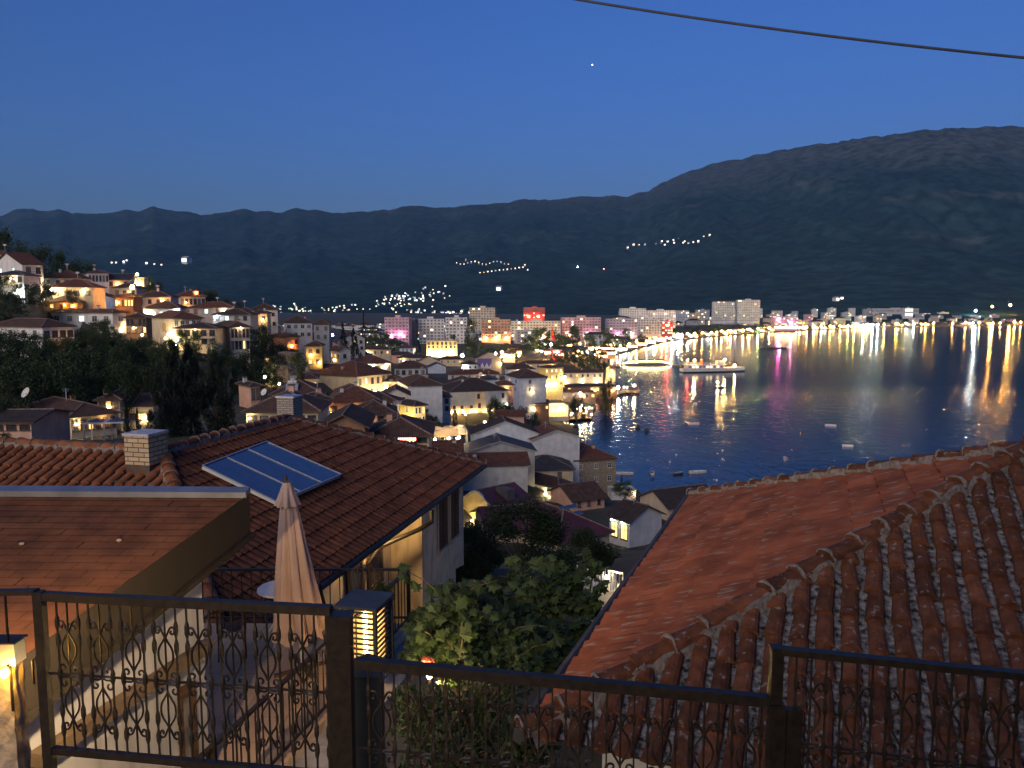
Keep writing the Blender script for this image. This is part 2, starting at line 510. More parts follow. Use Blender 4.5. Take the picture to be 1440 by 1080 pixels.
def make_house(s):
    d = s['d']; b = R(s['b']); xc = s['xc']
    c0 = P(xc, s['yb'], d); ct = P(xc, s['ye'], d); H = ct.z - c0.z
    X, Y = c0.x, c0.y
    def solve(px, cx, cy, dflt):
        if px is None: return dflt
        k = (px - 720) / F / (ray(xc, (s['ye'] + s['yb']) / 2).y)
        t = (k * Y - X) / (cx - k * cy) if abs(cx - k * cy) > 1e-6 else dflt
        return t if .8 < t < 60 else dflt
    if s['xl'] is not None:                          # turn the house until its left side is a plausible length
        while b < R(72) and not 1.5 < solve(s['xl'], -math.sin(b), math.cos(b), 99) < 17: b += R(3)
    W = solve(s['xr'], math.cos(b), math.sin(b), 9.0)
    D = solve(s['xl'], -math.sin(b), math.cos(b), s['dep'])
    Mx = frame((X, Y, c0.z), (math.cos(b), math.sin(b), 0), (-math.sin(b), math.cos(b), 0), (0, 0, 1))
    root = empty(s['name'], Mx, s['label'], s['cat'], s['group'])
    tp = math.tan(R(s['pitch'])); wm = M['w_' + s['wall']]
    mb = MB().mat(wm)
    mb.box(0, W, 0, D, -12, H)
    if s['roof'] == 'gx':
        zr = H + (D / 2 + .3 * s['o'] * 0) * tp
        for x in (0, W): mb.poly([(x, 0, H), (x, D, H), (x, D / 2, zr)][:: 1 if x else -1])
    elif s['roof'] == 'gy':
        zr = H + W / 2 * tp
        for y in (0, D): mb.poly([(0, y, H), (W, y, H), (W / 2, y, zr)][:: -1 if y else 1])
    elif s['roof'] == 'shed':
        mb.poly([(0, D, H), (0, D, H + D * tp), (0, 0, H)]); mb.poly([(W, D, H), (W, 0, H), (W, D, H + D * tp)]); mb.poly([(0, D, H), (W, D, H), (W, D, H + D * tp), (0, D, H + D * tp)])
    if s['band']:
        zb, bm = s['band']; mb.mat(M[bm]); mb.box(-.06, W + .06, -.06, D + .06, -12, H * zb)
    mb.build('wall', root)
    link('roof', roof_mesh(s['roof'], W, D, H, s['pitch'], s['o'], M[s['rm']], M[s['edge']]), root)
    q = random.Random(hash(s['label']) % 9973 if False else sum(map(ord, s['label'])))
    near = d < 175
    for fac, spec, Lf in (('R', s['R_'], W), ('L', s['L_'], D)):
        if not spec: continue
        n, rows = spec[0], spec[1]
        ww = spec[2] if len(spec) > 2 else 1.0; hh = spec[3] if len(spec) > 3 else 1.3
        Hv = H - .25; fh = min(Hv / rows, 3.1)
        hh = min(hh, fh * .72); ww = min(ww, Lf / n * .72)
        for r in range(rows):
            for i in range(n):
                t = Lf * (i + .5) / n + q.uniform(-.12, .12) * (Lf / n - ww)
                z = H - .2 - fh * (r + .5)
                lit = q.random() < s['lit']
                pm = s['litm'] if lit else ('curtain' if q.random() < s['curt'] else 'glass')
                put_window(root, fac, t, z, ww, hh, s['fm'], pm, near, ww > .7, plane=-.06 if s['band'] and z < H * s['band'][0] else 0.0)
    ch_ = s['chim'] or (((q.uniform(.2, .8), q.uniform(.3, .7)),) if s['roof'] == 'hip' and q.random() < .5 else ())
    for cx, cy in ch_:
        m = MB().mat(M['peach'] if q.random() < .5 else M['offwhite']); zt = H + min(cx * W, W - cx * W, cy * D, D - cy * D) * tp
        m.box(cx * W - .3, cx * W + .3, cy * D - .3, cy * D + .3, zt - 1.2, zt + .9); m.mat(M['trim']); m.box(cx * W - .4, cx * W + .4, cy * D - .4, cy * D + .4, zt + .91, zt + 1.05)
        m.build('chimney', root)
    extra_l = ()
    if not s['lamps'] and 112 < d < 600 and s['lit'] > 0 and q.random() < .75:      # wall lamps added to wash most old town houses in warm light
        extra_l = (('R', q.uniform(.15, .85), q.uniform(.35, .6), q.choice(('warm', 'warm', 'pale', 'sodium')), .09 + d * .0003, .8),)
    for la in tuple(s['lamps']) + extra_l:
        fac, t, z, lm = la[:4]; r = la[4] if len(la) > 4 else .14; off = la[5] if len(la) > 5 else .4
        p = (t * W, -off, z * H) if fac == 'R' else (-off, t * D, z * H)
        m = MB().mat(M['iron']); e = (t * W, 0, z * H) if fac == 'R' else (0, t * D, z * H)
        m.beam(e, p, .05, .05); m.mat(M[lm]); m.ball(p, r, 8, 5)
        m.build('wall_lamp', root)
    if d < 300 and q.random() < .45:
        m = MB().mat(M['alu']); ax, ay = W * .5 + q.uniform(-1, 1), D * .5; zt = H + min(W, D) * .5 * tp - .3; h = q.uniform(1.6, 2.6); t_ = .035 + d * .0001; m.tube([(ax, ay, zt), (ax, ay, zt + h)], t_, 5)
        for k in range(4): m.beam((ax - .5 + k * .05, ay, zt + h - .12 * k - .1), (ax + .5 - k * .05, ay, zt + h - .12 * k - .1), t_, t_)
        m.build('aerial', root)
    if s['balc']:
        for fac, t0, t1, z in s['balc']:
            Lf = W if fac == 'R' else D
            m = MB().mat(M['offwhite'])
            def q3(t, y, zz): return Vector((t, y, zz)) if fac == 'R' else Vector((y, t, zz))
            def bx(ta, tb, ya, yb_, za, zb):
                a_, b_ = q3(ta, ya, za), q3(tb, yb_, zb)
                m.box(min(a_.x, b_.x), max(a_.x, b_.x), min(a_.y, b_.y), max(a_.y, b_.y), za, zb)
            ta, tb, zz = t0 * Lf, t1 * Lf, z * H
            bx(ta, tb, -1.2, -.01, zz - .15, zz); m.mat(M['iron'])
            bx(ta, tb, -1.2, -1.15, zz + .9, zz + .96)
            k = max(3, int((tb - ta) / .3))
            for i in range(k + 1):
                tt = ta + (tb - ta - .03) * i / k; bx(tt, tt + .03, -1.19, -1.16, zz + .001, zz + .9)
            m.build('balcony', root)
    if s['extra']: s['extra'](root, W, D, H, tp)
    return root

def ex_solar(x0, x1, y0, y1, n=2):
    def f(root, W, D, H, tp):
        m = MB()
        for i in range(n):
            a = x0 + (x1 - x0) * i / n + .01; b = x0 + (x1 - x0) * (i + 1) / n - .01
            z = lambda yy: H + yy * D * tp + .12
            q = [Vector((a * W, y0 * D, z(y0))), Vector((b * W, y0 * D, z(y0))), Vector((b * W, y1 * D, z(y1))), Vector((a * W, y1 * D, z(y1)))]
            m.mat(M['panel']); thick(m, q, .08, M['alu'])
        m.build('solar_panel', root)
    return f
def ex_many(*fs):
    def f(*a):
        for g in fs: g(*a)
    return f
def ex_part(name, fn):
    def f(root, W, D, H, tp):
        m = MB(); fn(m, W, D, H, tp); m.build(name, root)
    return f

# --- hillside on the left
house('cream house with a broad brown hip roof and lit windows behind the near tiled ridge', 38, 101, 164, 585, 612, 103, 26, 'hip', 22, 'cream', 'roof_brown', R_=(6, 1, 1.0, 1.5), L_=(3, 1, 1.2, 1.2), lit=.25, chim=((.8, .7),), lamps=(('R', .1, .55, 'pale', .09, .3), ('L', .3, .6, 'pale', .1, .3), ('R', .7, .6, 'warm', .08, .3)))
house('small cream house peeping out behind the broad brown hip roof', None, 138, 169, 562, 590, 116, 12, 'hip', 22, 'cream', 'roof_brown', R_=(2, 2), lamps=(('R', .5, .6, 'warm', .1, .3),), chim=((.2, .3),))
house('white plain gabled house with small dark windows left of the tall black cypresses', None, 148, 203, 556, 592, 127, 9, 'gy', 24, 'white', 'roof_brown', R_=(2, 2, .8, 1.1), chim=((.75, .3),))
house('low cream wing with small windows behind the two slim cypresses', None, 170, 216, 571, 602, 119, 14, 'shed', 14, 'cream', 'roof_brown', R_=(4, 1, .8, 1.0), dep=5, lamps=(('R', .7, .4, 'pale', .1, .3),))
house('white villa with a wide mortared hip roof, a lit corner window and trees in front', -12, 62, 105, 459, 500, 150, 32, 'hip', 22, 'white', 'roof_brown', R_=(4, 2, 1.2, 1.4), L_=(4, 2, 1.0, 1.5), lit=.15, balc=(('L', .55, .8, .52), ('R', .05, .4, .5)))
house('long two storey white house with a row of double windows above the slope', 72, 160, 178, 439, 473, 188, 52, 'hip', 18, 'white', 'roof_brown', R_=(1, 2, 1.5, 1.3), L_=(5, 2, 1.6, 1.4), lit=.1, litm='litc', fm='whitetrim')
house('blank blue white house with a round lamp on its wall and a glazed roof terrace', None, 109, 161, 419, 436, 215, 8, 'gy', 16, 'blue', 'roof_dark', R_=(1, 1, .8, .8), lamps=(('R', .5, .45, 'blue', .3, .5),), lit=1, litm='litc')
house('timber fronted house with warm lit windows next to the blank blue white house', None, 162, 188, 417, 436, 211, 10, 'hip', 20, 'brown', 'roof_brown', R_=(6, 1, .7, 1.7), lit=.6)
house('white house with a red gabled roof and corner balconies, highest on the slope', -8, 33, 61, 371, 402, 195, 36, 'gx', 22, 'white', 'roof_red', R_=(2, 2, 1.2, 1.6), L_=(2, 2), lit=.3, litm='litc', balc=(('R', .1, .9, .5),))
house('white wall and red roof cut off by the picture edge above the red gabled house', None, -20, 14, 357, 380, 225, 10, 'hip', 18, 'white', 'roof_red', R_=(3, 1), lit=0)
house('low red brown roofed house with a band of small panes beside the red gabled house', None, 63, 113, 390, 402, 208, 10, 'hip', 26, 'white', 'roof_red', R_=(4, 1, .9, 1.0), lit=.05)
house('cream house lit from its left corner under a red hip roof, behind the lamp post', None, 72, 130, 403, 420, 201, 6, 'hip', 24, 'cream', 'roof_red', R_=(4, 1, 1.4, 1.3), lamps=(('R', .03, .7, 'pale', .25, .5), ('R', .8, .6, 'pale', .15, .4)))
house('low ochre house with its front wall lit orange below a brown hip roof', None, 66, 109, 424, 436, 197, 6, 'hip', 24, 'ochre', 'roof_brown', R_=(3, 1, .9, 1.0), lamps=(('R', .6, .6, 'sodium', .13, .5), ('R', .9, .5, 'sodium', .1, .4)))
house('blue grey house with a row of arched dark windows high on the slope', 118, 125, 153, 383, 402, 232, 18, 'hip', 16, 'blue', 'roof_brown', R_=(6, 1, .8, 1.8), lit=0)
house('grey roofed house with solar panels high on the slope', None, 152, 182, 393, 404, 236, 8, 'gx', 24, 'grey', 'roof_slate', R_=(3, 1), extra=ex_solar(.15, .8, .08, .4, 3))
house('cream lit stair tower with a small lamp above it', None, 190, 203, 392, 408, 243, 10, 'flat', 5, 'cream', 'roof_brown', lamps=(('R', .4, .4, 'pale', .25, .6),), o=.2, dep=4, edge='cream')
house('house with pale columns, a deep eave and an orange lit dormer', 243, 254, 289, 416, 432, 240, 18, 'hip', 24, 'offwhite', 'roof_red', R_=(6, 1, 1.0, 1.8), lit=.05, extra=ex_part('dormer', lambda m, W, D, H, tp: (m.mat(M['peach']), m.box(W * .55, W * .75, .4, 2.5, H + .3, H + 1.6), m.mat(M['roof_red']), m.box(W * .52, W * .78, .25, 2.6, H + 1.6, H + 1.85), m.mat(M['sodium']), m.ball((W * .65, -.1, H + 1.0), .12))))
house('low house with a dark roof left of the columned house', None, 193, 240, 417, 430, 222, 8, 'hip', 22, 'offwhite', 'roof_dark', R_=(4, 1), lit=.1)
house('white walled house with lit ground floor windows under a dark roof, above the floodlit villa', None, 202, 253, 433, 448, 206, 6, 'hip', 22, 'white', 'roof_dark', R_=(5, 1, .9, 1.1), lit=.3, litm='litc', lamps=(('R', .1, .5, 'pale', .2, .5), ('R', .95, .7, 'white', .2, .5)))
house('floodlit cream villa with an arched niche in its bare side wall', 214, 245, 284, 447, 476, 170, 38, 'hip', 24, 'cream', 'roof_red', R_=(5, 1, 1.3, 2.2), lit=0, lamps=(('L', .1, .2, 'pale', .22, .7), ('R', .1, .3, 'pale', .2, .7)), fm='whitetrim',
      extra=ex_part('niche', lambda m, W, D, H, tp: (m.mat(M['ochre']), m.box(-.05, -.005, D * .35, D * .5, H * .3, H * .75))))
house('lower wing of the floodlit villa with a timber balcony', None, 247, 304, 461, 486, 166, 4, 'hip', 14, 'cream', 'roof_dark', R_=(5, 2, 1.2, 1.8), lit=.05, balc=(('R', .3, .95, .45),), lamps=(('R', .05, .3, 'pale', .2, .6), ('R', .5, .9, 'pale', .1, .4)))
house('tall white house with a bare left wall and cream galleried front', 303, 325, 351, 459, 494, 172, 32, 'hip', 24, 'offwhite', 'roof_brown', R_=(5, 2, .9, 2.0), lit=.05, balc=(('R', .02, .98, .45),), lamps=(('R', .5, .95, 'warm', .1, .4),))
house('dark roofed house behind the columned house on the slope', None, 268, 328, 432, 443, 226, 6, 'hip', 20, 'grey', 'roof_red', R_=(4, 1), lit=.2, litm='litc')
house('grey roofed house above the galleried house with bright shed lamps', None, 300, 352, 442, 452, 205, 4, 'hip', 18, 'grey', 'roof_dark', R_=(4, 1), lit=.5, litm='litc', lamps=(('R', .1, .6, 'white', .2, .5),))
house('cream house with a side wall lit warm beside an orange lamp', None, 333, 356, 437, 456, 216, 10, 'hip', 20, 'beige', 'roof_dark', R_=(2, 2), lit=.1, lamps=(('R', .8, .5, 'warm', .15, .5),))
house('beige flat fronted house furthest right on the hill crest', None, 355, 376, 440, 455, 240, 10, 'hip', 20, 'beige', 'roof_dark', R_=(2, 1), lit=.1)
house('dark hip roofed house in the gap between lamp and stair tower', None, 160, 192, 404, 418, 226, 8, 'hip', 22, 'grey', 'roof_brown', R_=(3, 1), lit=.2)
# --- middle of the old town
house('square white house with paired dark windows on the saddle below the hill', 399, 402, 439, 453, 476, 290, 8, 'hip', 26, 'white', 'roof_brown', R_=(4, 2, 1.4, 1.4), lit=0, fm='whitetrim')
house('slate blue house beside the square white house', None, 442, 463, 455, 484, 284, 6, 'hip', 28, 'grey', 'roof_brown', R_=(2, 2), lit=0)
house('house with an orange lit gable end among dark trees', 382, 404, 421, 473, 490, 236, 40, 'hip', 20, 'salmon', 'roof_brown', R_=(2, 1), lamps=(('R', .3, .2, 'sodium', .18, .5),))
house('narrow house with an upper storey lit golden, right of the dark trees', None, 431, 453, 486, 516, 226, 10, 'hip', 24, 'yellow', 'roof_brown', R_=(2, 2, 1.0, 1.3), lit=.3, lamps=(('R', .3, .55, 'warm', .16, .5), ('R', .8, .2, 'warm', .16, .5)))
house('small gabled house with pale walls left of a dark pine', 465, 478, 493, 493, 516, 235, 35, 'gy', 30, 'offwhite', 'roof_brown', R_=(1, 1), L_=(3, 1), lit=.2, lamps=(('L', .5, .4, 'warm', .12, .4),))
house('small house with pinkish walls and two tall brown windows', 336, 353, 366, 542, 566, 134, 40, 'hip', 22, 'peach', 'roof_dark', R_=(2, 1, .8, 2.0), lit=0)
house('cream house with a hip roof right behind the brick chimney', None, 347, 447, 578, 604, 90, 5, 'hip', 24, 'cream', 'roof_brown', R_=(6, 1, 1.2, 1.2), lit=.1, lamps=(('R', .05, .6, 'pale', .08, .3),))
house('house with a wide hip roof and a white solar water heater', None, 383, 451, 554, 566, 114, 8, 'hip', 24, 'cream', 'roof_brown', R_=(5, 1), lit=.1, extra=ex_part('water_heater', lambda m, W, D, H, tp: (m.mat(M['whitetrim']), m.tube([(W * .3, 1.4, H + 1.6), (W * .3 + 1.3, 1.4, H + 1.6)], .28, 8), m.mat(M['alu']), m.beam((W * .3 + .2, .5, H + .4), (W * .3 + .2, 1.4, H + 1.4), .9, .06), m.beam((W * .3 + 1.1, .5, H + .4), (W * .3 + 1.1, 1.4, H + 1.4), .9, .06))))
house('little bluish house with a dark roof between the hip roofs', 428, 440, 463, 561, 578, 107, 30, 'hip', 22, 'blue', 'roof_dark', R_=(2, 1), lit=0)
house('great cream house with a bare left wall, floodlit on its right side', 443, 503, 551, 529, 566, 213, 40, 'hip', 25, 'cream', 'roof_red', R_=(6, 2, 1.0, 1.8), lit=.5, litm='lit2', lamps=(('R', .15, .15, 'pale', .5, 1.4), ('R', .55, .2, 'pale', .4, 1.2), ('R', .9, .2, 'pale', .3, 1.2)), chim=((.2, .5),))
house('upper block with a lit bay and balcony above the floodlit cream house', 497, 518, 550, 511, 534, 232, 30, 'hip', 25, 'white', 'roof_red', R_=(4, 1, 1.2, 1.8), lit=.3, litm='lit2', balc=(('R', .05, .95, .25),), lamps=(('R', .2, .85, 'pale', .16, .5), ('R', .8, .8, 'pale', .16, .5)))
house('grey house with a long low roof left of the floodlit cream house', None, 434, 492, 520, 536, 226, 4, 'hip', 18, 'blue', 'roof_brown', R_=(4, 1), lit=0)
house('house with a covered upper porch right of the lit bay', None, 555, 599, 517, 534, 270, 8, 'hip', 26, 'offwhite', 'roof_brown', R_=(5, 1, 1.3, 1.6), lit=.1)
house('long house with a bare white end wall under a brown hip roof', 560, 575, 622, 542, 580, 190, 12, 'hip', 22, 'white', 'roof_brown', R_=None, L_=(3, 2), lit=0)
house('small gable fronted house with two square windows', None, 537, 575, 556, 568, 168, 8, 'gy', 26, 'offwhite', 'roof_brown', R_=(2, 1, 1.0, 1.1), lit=0)
house('corner house with greenish yellow floodlit front', 560, 583, 598, 570, 598, 150, 42, 'hip', 24, 'yellow', 'roof_dark', R_=(3, 2, .8, 1.4), L_=(1, 2, .8, 1.2), lit=.1, lamps=(('L', .15, .12, 'pale', .26, .7), ('L', .8, .2, 'yellowgreen', .16, .6)), fm='whitetrim')
house('salmon red house with a red chimney and a lit porch', None, 462, 533, 564, 586, 131, 8, 'hip', 26, 'salmon', 'roof_red', R_=(4, 1, 1.0, 1.2), lit=.1, chim=((.25, .3),), lamps=(('R', .05, .3, 'sodium', .1, .4), ('R', .6, .3, 'pale', .1, .4)))
house('house with a low dark hip roof left of the greenish floodlit front', None, 497, 557, 583, 596, 117, 10, 'hip', 26, 'peach', 'roof_brown', R_=(4, 1), lit=.1)
house('dark brown gable house right behind the near tiled ridge', None, 452, 513, 600, 612, 74, 6, 'gy', 27, 'brown', 'roof_dark', lit=0)
house('long dark roof with a red neon sign on its front', None, 518, 603, 612, 624, 79, 4, 'hip', 22, 'beige', 'roof_brown', R_=(5, 1), lit=.1, chim=((.3, .5),),
      extra=ex_part('neon_sign', lambda m, W, D, H, tp: (m.mat(M['iron']), m.box(W * .48, W * .82, -.62, -.52, H - .7, H - .1), m.mat(M['neon']), [m.box(W * (.5 + .03 * i), W * (.52 + .03 * i), -.66, -.625, H - .62 + .1 * (i % 2), H - .2) for i in range(10)])))
def corbel(m, W, D, H, tp):
    m.mat(M['grey']); m.box(-.5, W * .42, -.55, -.005, H * .52, H - .2); m.box(W * .6, W * .88, -.55, -.005, H * .52, H - .2)
house('big house with overhanging upper floor and a row of glowing wall lamps', 618, 633, 714, 551, 592, 236, 8, 'hip', 22, 'beige', 'roof_dark', R_=(7, 3, .9, 1.5), L_=(3, 3), lit=.1,
      lamps=tuple(('R', t, .3, 'warm', .15, .35) for t in (.03, .13, .22, .36, .45, .6, .72, .84)), balc=(('R', .8, .99, .5),), band=(.22, 'stone'), chim=((.3, .4),), extra=ex_part('overhang', corbel))
house('white gabled house with a tall grey side wall behind the house with wall lamps', 712, 730, 768, 531, 566, 298, 20, 'hip', 24, 'blue', 'roof_brown', R_=(1, 2), L_=(2, 2), lit=.1)
house('hotel front floodlit gold between two dark roofs', 757, 766, 792, 517, 548, 380, 25, 'hip', 14, 'yellow', 'roof_brown', R_=(4, 3, .9, 1.5), lit=.6, litm='lit2', lamps=(('R', .1, .2, 'pale', .4, 1.0), ('R', .5, .2, 'pale', .4, 1.0), ('R', .9, .5, 'pale', .3, .8), ('L', .5, .3, 'pale', .3, .8)))
house('lakeside house with a spreading brown hip roof and lit eaves', None, 790, 848, 524, 541, 445, 4, 'hip', 20, 'cream', 'roof_brown', R_=(7, 1, 1.1, 1.6), lit=.3, lamps=(('R', .1, .2, 'pale', .3, .8), ('R', .5, .3, 'pale', .25, .8), ('R', .85, .3, 'pale', .3, .8)), chim=((.5, .4),))
house('low lakeside restaurant under a dark red canopy roof', None, 770, 838, 552, 563, 385, 4, 'hip', 14, 'brown', 'roof_red', R_=(8, 1, 1.4, 1.6), lit=.6, lamps=(('R', .3, .5, 'white', .35, .8), ('R', .75, .5, 'warm', .25, .6)), cat='restaurant', name='restaurant')
house('lakeside restaurant with a blue grey roof next to the jetty', None, 797, 868, 543, 556, 410, 4, 'hip', 12, 'brown', 'roof_slate', R_=(9, 1, 1.4, 1.6), lit=.6, lamps=(('R', .9, .5, 'warm', .3, .8), ('R', .55, .5, 'warm', .3, .8)), cat='restaurant', name='restaurant')
house('low cafe with a bright strip of light along its edge beside the glass pavilion', None, 742, 772, 567, 580, 300, 6, 'shed', 8, 'brown', 'roof_dark', R_=(5, 1, 1.0, 1.2), lit=.7, dep=5, cat='cafe', name='cafe')
house('stately yellow floodlit building with a pale balustrade, beyond the roofs', None, 600, 643, 480, 501, 640, 6, 'flat', 5, 'yellow', 'roof_dark', R_=(7, 2, 1.6, 2.8), lit=.1, dep=14, lamps=(('R', .1, .15, 'pale', .9, 2), ('R', .45, .15, 'pale', .9, 2), ('R', .8, .15, 'pale', .9, 2)), edge='cream', cat='building', name='building')
def mural(m, W, D, H, tp):
    m.mat(M['mural']); m.box(W * .06, W * .62, -.08, -.01, H * .12, H * .98); m.mat(M['whitetrim'])
    for k in range(6):
        x0 = W * (.08 + .088 * k); x1 = x0 + W * .088
        a, b = (H * .2, H * .62) if k % 2 else (H * .62, H * .2)
        m.poly([(x0, -.1, a), (x1, -.1, b), (x1, -.1, H * .14), (x0, -.1, H * .14)])
house('beige gable wall with a purple and white zigzag banner', None, 669, 705, 504, 520, 430, 5, 'gy', 26, 'beige', 'roof_brown', lit=0, extra=ex_part('banner', mural), lamps=(('R', .98, .5, 'warm', .3, .9),))
house('pale gable among the packed roofs below the yellow building', None, 588, 618, 508, 518, 470, 6, 'gy', 26, 'beige', 'roof_red', lit=0)
house('dark hip roofed house left of the pale gable', None, 545, 582, 499, 510, 520, 6, 'hip', 24, 'peach', 'roof_dark', R_=(4, 1), lit=.1, lamps=(('R', .9, .5, 'warm', .3, .8),))
house('house with dark roof right below the yellow floodlit building', None, 618, 651, 505, 516, 500, 4, 'hip', 22, 'cream', 'roof_dark', R_=(4, 1), lit=.2)
house('blue white gable end turned to the lake', None, 602, 627, 516, 524, 400, 8, 'gy', 24, 'blue', 'roof_slate', lit=0)
house('long reddish roof in the middle of the packed roofs', None, 630, 702, 526, 534, 345, 4, 'hip', 22, 'offwhite', 'roof_red', R_=(6, 1), lit=.1, chim=((.3, .4), (.7, .4)))
house('pale sloping parapet gable left of the satellite dishes', None, 625, 675, 540, 548, 256, 4, 'gy', 18, 'offwhite', 'roof_brown', lit=0)
house('narrow blue walled house behind the house with wall lamps', None, 680, 699, 533, 548, 258, 8, 'hip', 18, 'blue', 'roof_slate', R_=(1, 1), lit=0)
house('house with curved brown roof left of the gold hotel front', None, 714, 752, 519, 530, 372, 10, 'hip', 26, 'white', 'roof_brown', R_=(3, 1), lit=.1)
house('wide low roof behind the gold hotel front', None, 730, 782, 511, 520, 460, 2, 'hip', 18, 'beige', 'roof_brown', R_=(5, 1), lit=.4, lamps=(('R', .9, .5, 'warm', .3, .8),))
house('small red roofed house between the white gabled house and banner wall', None, 702, 722, 541, 552, 250, 8, 'hip', 22, 'pink', 'roof_red', R_=(2, 1), lit=.1)
house('dark roofed house left of the beige banner wall', None, 650, 672, 512, 522, 425, 6, 'hip', 22, 'offwhite', 'roof_dark', R_=(3, 1), lit=.1, lamps=(('R', .1, .6, 'white', .4, 1),))
house('house half hidden by the blue white gable with a dark porch', None, 560, 602, 503, 512, 490, 4, 'hip', 24, 'offwhite', 'roof_dark', R_=(4, 1), lit=.1)
house('dark slate roof house left of the pale gables in the packed roofs', None, 520, 552, 495, 506, 560, 4, 'hip', 20, 'dark', 'roof_slate', R_=(3, 1), lit=.1)
house('timber porched house with dark galleries between the long white house and the floodlit villa', None, 178, 206, 446, 470, 184, 10, 'hip', 20, 'brown', 'roof_dark', R_=(5, 2, .8, 1.5), lit=.15, balc=(('R', .05, .95, .45),))
house('small white house with a grey blue roof under the red gabled house', None, -6, 33, 386, 398, 183, 8, 'hip', 18, 'white', 'roof_slate', R_=(4, 1), lit=.2)
house('low house roof squeezed in front of the greenish floodlit front', None, 503, 561, 567, 577, 152, 8, 'hip', 24, 'offwhite', 'roof_brown', R_=(4, 1), lit=.2)
house('low shed with a reddish roof below the house with wall lamps', None, 699, 737, 585, 594, 214, 6, 'gx', 20, 'peach', 'roof_red', lit=0, dep=6, lamps=(('R', .1, .5, 'warm', .12, .5),))
house('hip roofed house behind the small gabled house and pine', None, 489, 521, 500, 514, 310, 8, 'hip', 24, 'offwhite', 'roof_dark', R_=(4, 1), lit=.25)
house('cream house with a low roof under the pink tower trees', None, 506, 549, 491, 504, 400, 6, 'hip', 20, 'cream', 'roof_brown', R_=(5, 1), lit=.3)
house('pale house wall at the far left above the near tiled ridge', None, -12, 44, 593, 608, 80, 4, 'gx', 10, 'peach', 'roof_dark', R_=(3, 1), lit=0)
house('orange tiled lean to roof right of the market tents', None, 606, 648, 634, 646, 118, 6, 'gx', 18, 'peach', 'roof_red', lit=0, dep=6, chim=((.8, .4),))
house('brown roofed house filling the lane left of the bare white end wall', None, 532, 566, 536, 549, 222, 6, 'hip', 24, 'cream', 'roof_brown', R_=(3, 1), lit=.2)
house('white house with a brown roof just above the market lane', None, 612, 634, 558, 580, 205, 10, 'hip', 22, 'white', 'roof_brown', R_=(2, 2), lit=.1)
house('two storey cream house stepping down behind the salmon house', None, 470, 512, 553, 570, 165, 10, 'hip', 24, 'cream', 'roof_red', R_=(4, 2, .8, 1.1), lit=.15)
house('grey house among the dark trees below the galleried house', None, 372, 398, 500, 514, 204, 8, 'hip', 22, 'beige', 'roof_dark', R_=(3, 1), lit=.2)
house('small house at the foot of the bastion with a warm window', None, 425, 447, 532, 550, 186, 14, 'hip', 22, 'offwhite', 'roof_brown', R_=(2, 1), lit=.5)
# --- below us, towards the water
house('grey rendered barn gable below the big house with wall lamps', None, 664, 757, 611, 630, 172, 6, 'gy', 21, 'blue', 'roof_dark', lit=0, edge='grey')
house('grey stucco gable with a slate roof in front of the barn gable', None, 655, 752, 636, 652, 140, 6, 'gy', 17, 'grey', 'roof_slate', lit=0, chim=((.35, .2),), edge='grey')
house('white gable wall at the waterfront under a brown roof', None, 748, 815, 618, 640, 172, 20, 'gy', 17, 'white', 'roof_red', lit=0, edge='offwhite')
house('white house wall half lit yellow, with a thin tiled roof edge and chimney', None, 648, 742, 654, 690, 128, 6, 'gx', 14, 'offwhite', 'roof_red', chim=((.22, .25),), dep=9, lit=0)
house('dark slate roofed house left of the rough stone house', None, 733, 806, 660, 676, 165, 4, 'hip', 22, 'cream', 'roof_slate', R_=(2, 1), lit=0, dep=10)
house('rough stone house with a brown hip roof at the edge of the lake', 780, 808, 866, 647, 690, 176, 18, 'hip', 24, 'stone', 'roof_red', R_=(3, 2, 1.0, 1.3), lit=0, fm='whitetrim', chim=((.6, .3),))
house('long brown roofed house carrying blue solar panels above a lit courtyard', 716, 786, 808, 686, 702, 138, 44, 'hip', 27, 'white', 'roof_brown', R_=(3, 1, .8, .9), L_=(3, 1), lit=.15, lamps=(('L', .2, .3, 'pale', .15, .8), ('L', .5, .3, 'pale', .1, .8)))
house('brown roofed house with a pinkish gable and two small windows', None, 806, 850, 704, 716, 127, 26, 'gx', 24, 'peach', 'roof_brown', R_=(3, 1, .6, .9), lit=0, dep=8)
def curved_gable(m, W, D, H, tp):
    m.mat(M['yellow']); n = 16; pts = []
    for i in range(n + 1):
        t = i / n; pts.append((-.32, D * (1 - t) + (t - .5) * .6, H - .1 + (D / 2 * tp * 1.05) * (0.5 - 0.5 * math.cos(2 * math.pi * t))))
    m.poly([(-.32, D, H - 2.4), *[p for p in pts], (-.32, 0, H - 2.4)][::-1])
    m.mat(M['offwhite'])
    for i in range(n): m.beam((pts[i][0] - .08, pts[i][1], pts[i][2]), (pts[i + 1][0] - .08, pts[i + 1][1], pts[i + 1][2]), .3, .16)
house('house with a burgundy roof and a brilliantly lit curved yellow gable', 646, 702, 750, 716, 742, 96, 42, 'gx', 22, 'cream', 'roof_metal', R_=(4, 1, .7, .7), lit=0, o=.4, chim=(),
      lamps=(('L', .2, .2, 'pale', .13, 1.1), ('L', .5, .1, 'pale', .13, 1.1), ('L', .8, .25, 'pale', .13, 1.1)), extra=ex_many(ex_part('curved_gable', curved_gable),
      ex_part('dormer', lambda m, W, D, H, tp: (m.mat(M['dark']), m.box(W * .38, W * .6, D * .12, D * .4, H + .5, H + 1.9)))))
